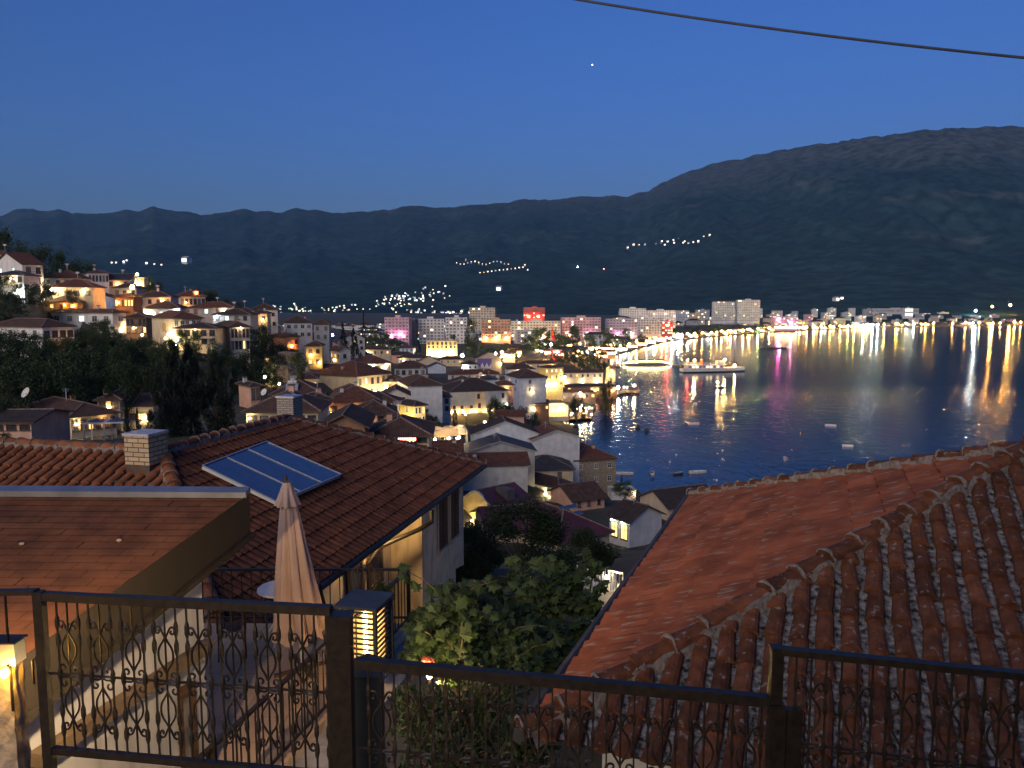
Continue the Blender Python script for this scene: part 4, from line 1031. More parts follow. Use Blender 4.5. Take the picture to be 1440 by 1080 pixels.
for px, mt, r in [(1395, 'prom_y', 2), (1421, 'prom_y', 2.4), (1372, 'prom_w', 2)]:
    lamp_px(px, {1395: 431, 1421: 429, 1372: 437}[px], 2350, 14, mt, r, {1395: 'orange light on the far right hillside above the shore', 1421: 'brighter orange light beside the far right shore trees', 1372: 'white light high behind the far right shore'}[px])

# ------------------------------------------------------------------ the modern town along the bay
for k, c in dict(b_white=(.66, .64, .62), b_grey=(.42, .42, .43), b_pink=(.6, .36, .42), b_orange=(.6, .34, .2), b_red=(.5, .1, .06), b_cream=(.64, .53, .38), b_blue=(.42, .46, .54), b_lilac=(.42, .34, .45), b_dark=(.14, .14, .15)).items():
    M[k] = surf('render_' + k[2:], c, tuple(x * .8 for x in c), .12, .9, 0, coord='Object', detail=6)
M['b_win'] = glass('block_glass', (.11, .11, .125), .4)
M['b_lit'] = glow('block_lit_window', (1, .68, .3), 1.1)
M['b_litc'] = glow('block_lit_window_cool', (.8, 1, .9), 1.0)
M['b_litr'] = glow('block_lit_window_red', (1, .25, .15), 2)
M['shop'] = glow('lit_shop_front', (1, .6, .2), 7)
M['shop2'] = glow('lit_shop_front_golden', (1, .55, .15), 7)
M['shopw'] = glow('lit_shop_front_white', (.9, 1, .85), 7)
M['shopm'] = glow('lit_shop_front_magenta', (1, .2, .7), 5)
def block(x0, x1, yt, yb, d, wall, label, group=None, lit=.08, floors=None, roof='flat', yaw=None, litm='b_lit', cat='building', name='apartment_building', base=None, lights=(), dep=None):
    a = P(x0, yb, d); b = P(x1, yb, d); t = P((x0 + x1) / 2, yt, d)
    W = b.x - a.x; H = t.z - a.z
    q = random.Random(int(x0 * 7 + yt * 13 + d)); D = dep or q.uniform(11, 16)
    yaw = q.uniform(-12, 12) if yaw is None else yaw
    root = empty(name, Matrix.Translation(((a.x + b.x) / 2, d, a.z)) @ Matrix.Rotation(R(yaw), 4, 'Z'), label, cat, group)
    m = MB().mat(M[wall]); m.box(-W / 2, W / 2, 0, D, -4, H)
    n = floors or max(1, round(H / 3.2)); fh = H / n; cols = max(2, round(W / 3.6))
    for r in range(n):
        for i in range(cols):
            if q.random() < .06: continue
            cx = -W / 2 + W * (i + .5) / cols; ww = W / cols * q.choice((.45, .55, .7)); z0 = r * fh + fh * .28; z1 = z0 + fh * .5
            u = q.random(); m.mat(M[litm] if u < lit * .7 else M['b_litc'] if u < lit else M['b_win'])
            m.poly([(cx - ww / 2, -.06, z0), (cx + ww / 2, -.06, z0), (cx + ww / 2, -.06, z1), (cx - ww / 2, -.06, z1)])
        if n > 2 and r:
            m.mat(M[wall])
            if q.random() < .6: m.box(-W / 2 + W * .1, W / 2 - W * .1, -.9, -.05, r * fh - .12, r * fh + .1)
    if base:
        m.mat(M[base]); m.poly([(-W / 2 * .9, -.1, .3), (W / 2 * .9, -.1, .3), (W / 2 * .9, -.1, min(3.2, H * .5)), (-W / 2 * .9, -.1, min(3.2, H * .5))])
    m.build('wall', root)
    r_ = MB()
    if roof == 'flat':
        r_.mat(M['b_grey']); r_.box(-W / 2 - .3, W / 2 + .3, -.3, D + .3, H + .003, H + .5)
        if W > 12: r_.mat(M[wall]); r_.box(-W * .1, W * .12, D * .3, D * .7, H + .5, H + 2.6)
        r_.build('roof', root)
    else:
        link('roof', roof_mesh('hip', W, D, H, 24, .6, M[roof], M['trim']), root, Matrix.Translation((-W / 2, 0, 0)))
    for lx, lz, lm, lr in lights:
        k = MB().mat(M[lm]); k.ball((lx * W / 2, -1.8, lz * H), lr, 6, 4); k.mat(M['iron']); k.beam((lx * W / 2, -.05, lz * H), (lx * W / 2, -1.8 + lr * .5, lz * H), .1, .1); k.build('wall_lamp', root)
    return root
lamp_mat('flood_m', (1, .3, .65), 90); lamp_mat('flood_o', (1, .45, .2), 90); lamp_mat('flood_p', (1, .75, .5), 90)
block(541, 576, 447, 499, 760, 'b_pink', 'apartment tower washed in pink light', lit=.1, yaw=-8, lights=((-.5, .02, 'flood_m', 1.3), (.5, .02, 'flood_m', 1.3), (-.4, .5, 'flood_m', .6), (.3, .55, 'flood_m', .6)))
block(577, 584, 449, 499, 775, 'b_dark', 'dark narrow block joined to the pink tower', lit=0)
block(585, 625, 449, 496, 790, 'b_white', 'white slab block with scattered balconies right of the pink tower', lit=.05, yaw=6)
block(627, 657, 447, 496, 790, 'b_white', 'white slab block ending in a rosy side wall', lit=.05, yaw=4, lights=((.95, .1, 'flood_m', .7),))
block(660, 696, 433, 470, 1000, 'b_cream', 'tall cream block rising behind the orange hotel', lit=.06)
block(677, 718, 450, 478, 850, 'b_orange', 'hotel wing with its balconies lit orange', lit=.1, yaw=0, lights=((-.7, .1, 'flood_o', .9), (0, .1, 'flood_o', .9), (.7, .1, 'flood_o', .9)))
block(719, 788, 452, 474, 880, 'b_cream', 'long low cream hotel with a plain roofline', lit=.08, yaw=0, lights=((-.5, .1, 'flood_p', .9), (.3, .1, 'flood_p', .9)))
block(727, 757, 466, 482, 800, 'b_grey', 'low grey hall in front of the long hotel', lit=.15)
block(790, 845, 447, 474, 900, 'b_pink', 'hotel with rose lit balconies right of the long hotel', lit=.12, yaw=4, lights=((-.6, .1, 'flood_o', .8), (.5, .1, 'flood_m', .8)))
block(736, 766, 433, 448, 1120, 'b_red', 'red lit building with roof masts', lit=.1, litm='b_litr', lights=((-.5, .2, 'red', 1.6), (.4, .2, 'red', 1.6)))
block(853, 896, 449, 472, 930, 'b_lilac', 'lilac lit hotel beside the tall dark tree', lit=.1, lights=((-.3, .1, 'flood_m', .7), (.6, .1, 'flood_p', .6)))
block(897, 931, 449, 470, 980, 'b_white', 'white block between the lilac hotel and the red neon', lit=.05)
block(872, 908, 434, 458, 1180, 'b_white', 'white block with many flat rows of windows behind the lilac hotel', lit=.03)
block(908, 950, 437, 458, 1190, 'b_white', 'long white block with banded windows left of the twin towers', lit=.06)
block(1003, 1034, 424, 452, 1500, 'b_white', 'left of two tall towers, with a pointed roof', lit=.04, roof='roof_slate')
block(1037, 1068, 422, 452, 1500, 'b_white', 'right of two tall towers, with a flat roof', lit=.04)
block(1088, 1122, 447, 462, 1480, 'b_pink', 'lakeside hotel with a magenta lit roof edge', lit=.3, lights=((-.6, .9, 'magenta', 1.6), (.4, .5, 'flood_m', 1.2)), base='shop')
block(1228, 1290, 434, 440, 2250, 'b_grey', 'long low grey hall roof behind the bright white lamps', lit=.02, floors=1)
block(1272, 1284, 433, 446, 2100, 'b_white', 'small bright white building behind the bright white lamps', lit=1, litm='b_litc', floors=2)
block(931, 946, 452, 470, 960, 'b_red', 'narrow cafe front under a red neon sign', lit=.5, litm='b_litr', lights=((0, .7, 'red', 1.2),))
kinds = ['b_white', 'b_white', 'b_cream', 'b_grey', 'b_blue', 'b_pink', 'b_cream']
desc = {'b_white': 'white', 'b_cream': 'cream', 'b_grey': 'grey', 'b_blue': 'bluish', 'b_pink': 'pinkish'}
for i in range(130):                               # rows of blocks behind the promenade
    px = 500 + 940 * ((i * .618034) % 1)
    lane = i % 4
    d0 = on_z(px, YS(max(px, 870)), 0).y if px > 860 else 800
    d = d0 + 60 + lane * 140 + rng.uniform(0, 90)
    if px < 860: d = 860 + lane * 130 + rng.uniform(0, 60)
    w = rng.uniform(14, 34); hh = rng.choice((7, 9, 10, 13, 13, 16)) if px < 1250 else rng.choice((4, 6, 7, 9))
    zb = 2 + lane * (7 if px > 860 else 2); hh += lane * 1.5 if 860 < px < 1260 else 0; k = rng.choice(kinds)
    X = (px - 720) / F * d / (P(720, 460, 1000).y / 1000) * 1.0
    gp = P(px, 460, d); a = w / 2 * F / d
    ybp = 540 - F * math.tan(math.atan2(zb - CAMZ, d) + PITCH); ytp = 540 - F * math.tan(math.atan2(zb + hh - CAMZ, d) + PITCH)
    hip = rng.random() < .35
    block(px - a, px + a, ytp, ybp, d, k, desc[k] + (' hip roofed house' if hip else ' flat roofed block') + ' in the packed modern town along the bay', desc[k] + (' roofed town houses' if hip else ' town blocks') + ' along the bay', lit=rng.choice((.03, .08, .15, .25)),
          roof='roof_dark' if hip else 'flat')
for i in range(56):                                # far low quarter on the plain, left of the pink tower
    px = 372 + 200 * ((i * .618034 + .1) % 1); d = 560 + 900 * ((i * .7548) % 1); w = rng.uniform(11, 20); hh = rng.uniform(5, 9); a = w / 2 * F / d; zb = 4 + d * .006
    k = rng.choice(('b_white', 'b_blue', 'b_grey', 'b_cream')); ybp = 540 - F * math.tan(math.atan2(zb - CAMZ, d) + PITCH); ytp = 540 - F * math.tan(math.atan2(zb + hh - CAMZ, d) + PITCH)
    block(px - a, px + a, ytp, ybp, d, k, desc[k] + ' hip roofed house on the dim plain left of the pink tower', desc[k] + ' houses on the dim plain', lit=rng.choice((.1, .2, .4)), roof=rng.choice(('roof_dark', 'roof_brown', 'roof_slate')), litm='b_lit')
for i in range(46):                                # cafes and shops at the water's edge
    px = 862 + i * 12.9 + rng.uniform(-3, 3)
    if 1250 < px < 1280 or rng.random() < .1: continue
    s = on_z(px, YS(px), 0); d = s.y + rng.uniform(22, 34); w = rng.uniform(8, 16); a = w / 2 * F / d; hh = rng.choice((4, 5, 7))
    zb = 1.4; ybp = 540 - F * math.tan(math.atan2(zb - CAMZ, d) + PITCH); ytp = 540 - F * math.tan(math.atan2(zb + hh - CAMZ, d) + PITCH)
    bs = rng.choice(('shop', 'shop', 'shop2', 'shopw')) if px < 1250 else rng.choice(('shop', 'shop2'))
    block(px - a, px + a, ytp, ybp, d, rng.choice(('b_cream', 'b_white', 'b_orange')), 'low cafe with a glowing %s front on the lakeside promenade' % {'shop': 'warm', 'shop2': 'golden', 'shopw': 'white'}[bs], '%s lit promenade cafes' % {'shop': 'warm', 'shop2': 'golden', 'shopw': 'white'}[bs],
          lit=.3, cat='cafe', name='cafe', base=bs, dep=8, roof=rng.choice(('flat', 'roof_red')))
for i in range(26):                                # stalls in the park by the old harbour
    px = rng.uniform(705, 862); py = rng.uniform(486, 503); d = np.interp(py, [486, 503], [830, 590])
    a = rng.uniform(2.5, 5) * F / d
    bs = rng.choice(('shop', 'shop2', 'shop')); block(px - a, px + a, py - 3.2 * F / d, py, d, 'b_orange', 'small lit stall under the park trees near the harbour', 'lit park stalls', lit=0, cat='stall', name='market_stall', base=bs, dep=4, roof='roof_red')
block(776, 790, 493, 502, 600, 'b_red', 'red lit stall right below the flag', lit=1, litm='b_litr', cat='stall', name='market_stall', lights=((0, .8, 'red', .8),), dep=5)
def waterfront(pts, w, z, name, lab, cat):
    mb = MB().mat(surf('quay_stone', (.2, .17, .14), (.1, .085, .07), .4, .9, .2))
    for i in range(len(pts) - 1):
        a, b = pts[i], pts[i + 1]; n = Vector((-(b.y - a.y), b.x - a.x, 0)).normalized() * w
        if n.y < 0: n = -n
        q = [a, b, b + n, a + n]
        mb.poly([Vector((p.x, p.y, z)) for p in q]); mb.poly([Vector((a.x, a.y, -2)), Vector((b.x, b.y, -2)), Vector((b.x, b.y, z)), Vector((a.x, a.y, z))])
    o = mb.build(name); tag(o, kind='structure')
waterfront([on_z(px, YS(px), 0) for px in (856, 880, 900, 920, 940, 980, 1020, 1060, 1100, 1150, 1200, 1250, 1300, 1370, 1440, 1500)], 22, 1.45, 'promenade', '', '')

# ------------------------------------------------------------------ lit hamlets on the mountain
def speck_mesh(em, w, h, d):
    m = MB().mat(M['b_white']); m.box(-w / 2, w / 2, 0, d, -28, h); m.mat(M['b_grey']); m.poly([(-w / 2 - .4, -.4, h + .01), (w / 2 + .4, -.4, h + .01), (w / 2 + .4, d / 2, h + 2), (-w / 2 - .4, d / 2, h + 2)])
    m.poly([(-w / 2 - .4, d / 2, h + 2), (w / 2 + .4, d / 2, h + 2), (w / 2 + .4, d + .4, h + .01), (-w / 2 - .4, d + .4, h + .01)])
    m.mat(em); m.poly([(-w * .35, -.1, 1), (w * .35, -.1, 1), (w * .35, -.1, h - 1), (-w * .35, -.1, h - 1)])
    return m.mesh('village_house')
SP = [speck_mesh(glow('hamlet_light_' + n, c, s), 8, 5.5, 9) for n, c, s in (('yellow', (1, .72, .3), .9), ('pale', (1, .9, .6), 1.1), ('green', (.6, 1, .55), .6), ('white', (.9, 1, 1), 1.6), ('dim', (.6, .75, .9), .2))]
def hamlet(pts, label, group, scale=1.0, w=(0, 1, 2, 3, 4)):
    for px, py in pts:
        p = mountain_point(px, py)
        if p.z < 2: p.z = 2
        o = link('village_house', SP[rng.choice(w)], None, Matrix.Translation(p) @ Matrix.Rotation(rng.uniform(-.4, .4), 4, 'Z') @ Matrix.Scale(scale * rng.uniform(.7, 1.3) * (p.y / 3000) ** .5, 4)); tag(o, label, 'house', group)
def blob(cx, cy, sx, sy, n, sl=0):
    r = []
    for i in range(n):
        x = rng.gauss(0, .5); r.append((cx + x * sx, cy + rng.gauss(0, .4) * sy + x * sl))
    return r
hamlet(blob(570, 421, 62, 14, 90, -7), 'tiny lit house of the village climbing the mountain foot', 'houses of the mountain foot village', .75)
hamlet(blob(430, 436, 80, 9, 60), 'tiny lit house on the plain left of the climbing village', 'houses on the dark plain', .7, (0, 1, 2, 4, 4))
hamlet(blob(620, 440, 70, 7, 40), 'dim far house roof behind the pink tower', 'dim houses behind the tower', 1.0, (4, 4, 0, 1))
hamlet([(642 + i * 5.2, 370 + 2 * math.sin(i) + (0 if i < 14 else 0)) for i in range(15)] + [(675 + i * 5.5, 384 - i * .7) for i in range(12)] + [(655, 365), (742, 380), (738, 373)], 'tiny light of the hamlet strung across the middle slope', 'lights across the middle slope', .75, (0, 0, 1, 4))
hamlet([(883 + i * 8, 347 - i * .9 + rng.uniform(-2, 2)) for i in range(11)] + [(935, 345), (948, 342), (961, 342), (968, 343), (975, 341), (982, 340), (990, 333), (998, 331)], 'small lit house of the hamlet high on the right mountain', 'houses of the high hamlet', 1.1, (1, 0, 3, 4))
hamlet([(157, 370), (163, 370), (174, 369), (178, 367), (206, 371), (217, 372), (227, 373)], 'lone light on the dark mountain above the left hillside', 'lone lights on the dark mountain', 1.2, (1, 3))
hamlet([(259, 369)], 'brightest single white light on the dark mountain', None, 3.6, (3,))
hamlet([(701, 409)], 'small white floodlight on the dark foothill above the town', None, 2.6, (3,))
hamlet([(1184, 421), (1178, 423)], 'pale lit house just above the town at the mountain foot', 'pair of pale lit houses', 1.8, (1,))
for i, (px, py) in enumerate([(812, 382), (849, 385)]):
    p = mountain_point(px, py); root = empty('radio_mast', p, ['thin mast with a white light on the foothill', 'thin mast tipped with a red light on the foothill'][i], 'mast')
    m = MB().mat(M['iron']); m.beam((0, 0, -5), (0, 0, 26), .8, .8); m.build('pole', root); m = MB().mat(M['red' if i else 'white']); m.ball((0, 0, 27), 1.4, 6, 4); m.build('lamp', root)
for i, (px, yt, yb) in enumerate([(737, 419, 433), (754, 418, 433), (1017, 414, 424), (1054, 413, 421)]):
    d = 1118 if i < 2 else 1500; a = P(px, yb, d + 6); b = P(px, yt, d + 6); m = MB().mat(M['iron']); m.tube([a, b], [.35, .15], 5)
    for k in (.3, .55, .8): m.beam(a.lerp(b, k) - Vector((1.2, 0, 0)), a.lerp(b, k) + Vector((1.2, 0, 0)), .2, .2)
    tag(m.build('antenna'), ['left mast on the red lit building', 'right mast on the red lit building', 'mast on the left tall tower', 'mast on the right tall tower'][i], 'antenna')

# ------------------------------------------------------------------ lakeside structures
def pavilion():
    c = P(772, 586, 322); Mx = frame(c, (math.cos(R(8)), math.sin(R(8)), 0), (-math.sin(R(8)), math.cos(R(8)), 0), (0, 0, 1))
    root = empty('glass_pavilion', Mx, 'glass restaurant pavilion glowing orange with a pale glowing roof', 'restaurant')
    W, D, H = 8.2, 9, 4.2
    f = MB().mat(M['whitetrim'])
    for x in np.linspace(0, W, 6): f.box(x - .08, x + .08, -.08, .08, 0, H)
    for y in np.linspace(1.5, D, 5): f.box(W - .08, W + .08, y - .08, y + .08, 0, H)
    f.box(-.1, W + .1, -.12, .12, H, H + .2); f.box(W - .12, W + .12, .12, D, H, H + .2); f.box(-.3, W + .3, -.3, D, -2, -.01)
    f.build('frame', root)
    g = MB().mat(glow('pavilion_glow', (1, .40, .11), .5)); g.box(.1, W - .1, .3, D, .1, H - .1); g.build('glazing', root)
    r = MB().mat(glow('pavilion_roof_glow', (1, .7, .35), .35))  # interior light put into the roof sheets as a glow of their own
    for i in range(3): r.box(W * i / 3 + .1, W * (i + 1) / 3 - .1, 0.13, D, H + .22, H + .34)
    r.build('roof', root)
    for i in range(3): k = MB().mat(M['pale']); k.ball((W * (.2 + .3 * i), -.5, H * .7), .22, 6, 4); k.build('wall_lamp', root)
pavilion()
def deck(pts, z, label, name='jetty', posts=True, rail=None):
    root = empty(name, Vector((pts[0].x, pts[0].y, 0)), label, 'jetty'); o = Vector((pts[0].x, pts[0].y, 0))
    m = MB().mat(M['wood']); m.poly([Vector((p.x, p.y, z)) - o for p in pts]); q = [Vector((p.x, p.y, z)) - o for p in pts]
    for i in range(len(q)):
        j = (i + 1) % len(q); m.poly([q[i], q[i] - Vector((0, 0, .4)), q[j] - Vector((0, 0, .4)), q[j]])
    m.build('platform', root)
    if posts:
        for i in range(len(q)):
            a, b = q[i], q[(i + 1) % len(q)]; n = max(1, int((b - a).length / 6))
            for k in range(n):
                p = a.lerp(b, k / n); s = MB().mat(M['wood']); s.tube([(p.x, p.y, -z - 2), (p.x, p.y, z + (1 if rail else 0))], .18, 6); s.build('pile', root)
    if rail:
        s = MB().mat(M['whitetrim'])
        for i in range(len(q)):
            a, b = q[i], q[(i + 1) % len(q)]; up = Vector((0, 0, 1)); s.beam(a + up, b + up, .1, .1)
        s.build('railing', root)
    return root
deck([on_z(800, 590, 1), on_z(832, 588, 1), on_z(835, 574, 1), on_z(802, 574, 1)], 1.0, 'restaurant terrace on piles with rows of lit tables')
deck([on_z(840, 557, 1.2), on_z(880, 552, 1.2), on_z(899, 552, 1.2), on_z(897, 545, 1.2), on_z(850, 548, 1.2)], 1.2, 'dark jetty with a railing reaching into the lake', rail=True)
for i in range(22):
    px = rng.uniform(801, 834) if i < 14 else rng.uniform(850, 893); py = rng.uniform(575, 587) if i < 14 else rng.uniform(545.5, 549.5); p = on_z(px, py, 1.2)
    root = empty('terrace_table', p, 'small cafe table with a glowing candle lamp on the lakeside terrace', 'table', 'candle lit terrace tables')
    m = MB().mat(M['whitetrim']); m.tube([(0, 0, .72), (0, 0, .76)], .5, 10); m.build('tabletop', root); m = MB().mat(M['iron']); m.tube([(0, 0, 0), (0, 0, .715)], .05, 6); m.build('leg', root)
    m = MB().mat(M['warm' if i % 3 else 'pale']); m.ball((0, 0, 1.7 if i % 2 else .95), .2, 6, 4); m.build('candle_lamp', root)
def tent(px, py, d, w, label):
    c = P(px, py, d); root = empty('market_tent', c, label, 'tent', None); m = MB().mat(M['tent']); n = 9
    for j in range(2):
        ps = []
        for i in range(n):
            t = i / (n - 1); a = math.pi * t; ps.append((-w / 2 * math.cos(a), 2.4 + 1.5 * math.sin(a)))
        for i in range(n - 1):
            (xa, za), (xb, zb) = ps[i], ps[i + 1]; m.poly([(xa, -w / 2, za), (xb, -w / 2, zb), (xb, w / 2, zb), (xa, w / 2, za)])
        break
    m.poly([(x, -w / 2, z) for x, z in ps]); m.build('canopy', root)
    for x in (-1, 1):
        for y in (-1, 1): k = MB().mat(M['whitetrim']); k.tube([(x * w * .48, y * w * .48, -2), (x * w * .48, y * w * .48, 2.6)], .05, 6); k.build('leg', root)
    k = MB().mat(M['warm']); k.ball((0, 0, 1.6), .2, 6, 4); k.build('lamp', root)
mt_, nt_, p_ = new_mat('tent_fabric'); p_.inputs['Base Color'].default_value = (.6, .55, .48, 1); tr_ = nt_.nodes.new('ShaderNodeBsdfTranslucent'); tr_.inputs[0].default_value = (.6, .5, .35, 1)
mx_ = nt_.nodes.new('ShaderNodeMixShader'); mx_.inputs[0].default_value = .45; nt_.links.new(p_.outputs[0], mx_.inputs[1]); nt_.links.new(tr_.outputs[0], mx_.inputs[2]); nt_.links.new(mx_.outputs[0], nt_.nodes['Material Output'].inputs[0]); M['tent'] = mt_
tent(612, 629, 150, 4.4, 'leftmost white market tent glowing warm from inside'); tent(631, 628, 147, 3.8, 'white market tent under the white lamp'); tent(646, 626, 152, 3.2, 'right hand market tent partly hidden by the slate roof')
def bastion():
    a, b, c, e = P(352, 540, 183), P(378, 546, 181), P(410, 540, 184), P(424, 534, 190)
    top = [P(372, 513, 188), P(384, 511, 186), P(404, 514, 188), P(422, 517, 194)]
    root = empty('stone_bastion', a, 'old stone bastion wall floodlit yellow below the hill trees', 'wall'); m = MB().mat(M['fort'])
    L = [p - a for p in (a, b, c, e)]; T = [p - a for p in top]
    for i in range(3): m.poly([L[i] - Vector((0, 0, 4)), L[i + 1] - Vector((0, 0, 4)), T[i + 1], T[i]])
    back = Vector((0, 9, 0)); m.poly([*T, *(p + back for p in T[::-1])])
    m.poly([L[0] - Vector((0, 0, 4)), T[0], T[0] + back, L[0] + back - Vector((0, 0, 4))]); m.poly([L[3] - Vector((0, 0, 4)), L[3] + back - Vector((0, 0, 4)), T[3] + back, T[3]]); m.build('wall', root)
    u = MB().mat(M['fort']); q0, q1 = P(392, 512, 192) - a, P(416, 514, 196) - a; h = 3.0
    u.poly([q0, q1, q1 + Vector((0, 0, h)), q0 + Vector((0, 0, h))]); u.poly([q0 + Vector((0, 0, h)), q1 + Vector((0, 0, h)), q1 + Vector((0, 5, h)), q0 + Vector((0, 5, h))]); u.build('upper_wall', root)
M['fort'] = surf('fort_stone', (.42, .34, .22), (.2, .15, .09), 1.2, .95, .9, detail=10, bd=.25)
bastion()
def flag():
    b = P(774.5, 503, 690); t = P(774.5, 458, 690); h = t.z - b.z; root = empty('flagpole', b, 'tall white flagpole flying a limp red flag with yellow rays', 'flagpole')
    m = MB().mat(M['whitetrim']); m.tube([(0, 0, 0), (0, 0, h)], [.28, .16], 8); m.build('pole', root)
    m = MB().mat(surf('flag_red', (.55, .03, .03), None, 1, .8, 0)); n = 8
    for i in range(n):
        for j in range(3):
            def pt(i, j): t = i / n; x = .3 + j * (.7 + .5 * t); return (x, .5 * math.sin(i * .9 + j * 1.4), h - .4 - 11 * t - j * 1.1)
            m.poly([pt(i, j), pt(i + 1, j), pt(i + 1, j + 1), pt(i, j + 1)])
    f = m.build('flag', root)
    m = MB().mat(surf('flag_yellow', (.7, .45, .03), None, 1, .8, 0))
    for a, b_, z0 in ((.5, 1.2, 2.5), (.8, 1.6, 5), (1.2, 2.0, 7.5)): m.poly([(a, -.75, h - z0), (b_, -.75, h - z0 - .4), (b_ + .2, -.75, h - z0 - 1.2), (a + .1, -.75, h - z0 - .8)])
    m.build('rays', f)
flag()
# ------------------------------------------------------------------ boats
def hull(mb, L, W, H, n=9, z0=-.25, stern=.75):
    st = []
    for i in range(n):
        t = i / (n - 1); w = W / 2 * (stern + (1 - stern) * min(1, t * 4)) * (1 - max(0, t - .45) ** 2 / .3025 * .97); sh = H * (1 + .5 * max(0, t - .4))
        x = -L / 2 + L * t
        st.append([(x, -w, sh), (x, -w * .75, z0), (x, w * .75, z0), (x, w, sh)])
    for a, b in zip(st[:-1], st[1:]):
        for k in range(3): mb.poly([a[k], a[k + 1], b[k + 1], b[k]])
    mb.poly(st[0])
    return st
def rowboat(px, py, L, ang, label, wall='whitehull', inner='wood', canopy=None, motor=False, d=None):
    p = on_z(px, py, 0); Mx = Matrix.Translation((p.x, p.y, .05)) @ Matrix.Rotation(R(ang), 4, 'Z')
    root = empty('boat', Mx, label, 'boat'); m = MB().mat(M[wall]); st = hull(m, L, L * .34, .5); m.build('hull', root)
    m = MB().mat(M['whitehull'])
    for a, b in zip(st[:-1], st[1:]):
        for k in (0, 3): m.beam(a[k], b[k], .1, .08)
    m.build('gunwale', root)
    m = MB().mat(M[inner])
    m.poly([(s[0][0], s[0][1] * .9, .12) for s in st] + [(s[3][0], s[3][1] * .9, .12) for s in st[::-1]])
    for t in (-.25, .1): m.box(L * t - .15, L * t + .15, -L * .15, L * .15, .3, .36)
    m.build('seat', root)
    if motor: m = MB().mat(M['b_dark']); m.box(-L / 2 - .3, -L / 2 - .01, -.15, .15, .1, .9); m.build('motor', root)
    if canopy:
        m = MB().mat(M[canopy]); n = 6
        for i in range(n):
            y = lambda k: -L * .17 + L * .34 * k / n; z = lambda k: 1.45 + .25 * math.sin(math.pi * k / n)
            m.poly([(-L * .32, y(i), z(i)), (L * .12, y(i), z(i)), (L * .12, y(i + 1), z(i + 1)), (-L * .32, y(i + 1), z(i + 1))])
        for x in (-.31, .11):
            for s in (-1, 1): m.tube([(L * x, s * L * .165, .5), (L * x, s * L * .165, 1.45)], .03, 5)
        m.build('canopy', root)
M['whitehull'] = surf('boat_paint', (.6, .6, .6), (.5, .5, .5), 2, .4, 0); M['bluecloth'] = surf('blue_cover', (.12, .2, .42), None, 3, .7, .1); M['darkhull'] = surf('dark_hull', (.05, .05, .055), (.03, .03, .03), 2, .5, .1)
rowboat(978, 569, 4.6, 70, 'small white boat with a dark stern, farthest out below the ferry', motor=True)
rowboat(976, 597, 4.6, 5, 'small white boat afloat below the other one', )
rowboat(1168, 599, 4.4, 160, 'little white boat farther out on the open water', )
rowboat(1192, 628, 3.6, 170, 'little white boat nearer on the open water right of the others', )
rowboat(1104, 646, 3.4, 80, 'white boat seen end on above the terracotta ridge', motor=True)
rowboat(981, 665, 5.6, 8, 'white rowing boat with an outboard motor near the dark roof', motor=True)
rowboat(878, 667, 5.2, 175, 'white rowing boat moored by the stone house', )
rowboat(917, 666, 4.0, 85, 'boat moored under a blue canopy', canopy='bluecloth')
rowboat(1132, 668, 4.6, 5, 'boat with a dark canopy peeping over the terracotta ridge', wall='darkhull', canopy='darkhull')
rowboat(954, 667, 3.2, 20, 'dark boat just above the dark lakeside roof', wall='darkhull', motor=True)
rowboat(1013, 545, 6.5, 10, 'boat with a warm lamp drifting below the ferry', wall='darkhull')
p = on_z(1009, 541, 0); o = MB().mat(M['warm']); o.ball((0, 0, 0), .5, 8, 5); tag(o.build('boat_lantern', None, Matrix.Translation((p.x, p.y, 1.6))), 'warm lantern glowing on the drifting boat below the ferry', 'lantern')
for px, py, s, lab in [(810, 603, 2.2, 'dark square float left of the pair of floats'), (897, 601, 1.8, 'left of a pair of dark floats off the jetty'), (909, 606, 1.8, 'right of a pair of dark floats off the jetty')]:
    p = on_z(px, py, 0); m = MB().mat(M['darkhull']); m.box(-s / 2, s / 2, -s / 2, s / 2, -.4, s * .62); m.box(-s * .3, s * .3, -s * .3, s * .3, s * .62 + .002, s * .8); m.tube([(0, 0, s * .8), (0, 0, s * 1.05)], .12, 6); tag(m.build('float', None, Matrix.Translation(p)), lab, 'float')
bm_ = MB().mat(M['whitehull']); bm_.ball((0, 0, .12), .34, 8, 5); bme = bm_.mesh('buoy', True)
for px, py in [(1008, 676), (1010, 600), (951, 640), (1016, 646), (1016, 634), (942, 650)]:
    p = on_z(px, py, 0); tag(link('buoy', bme, None, Matrix.Translation(p)), 'small white mooring buoy on the lake', 'buoy', 'white mooring buoys')
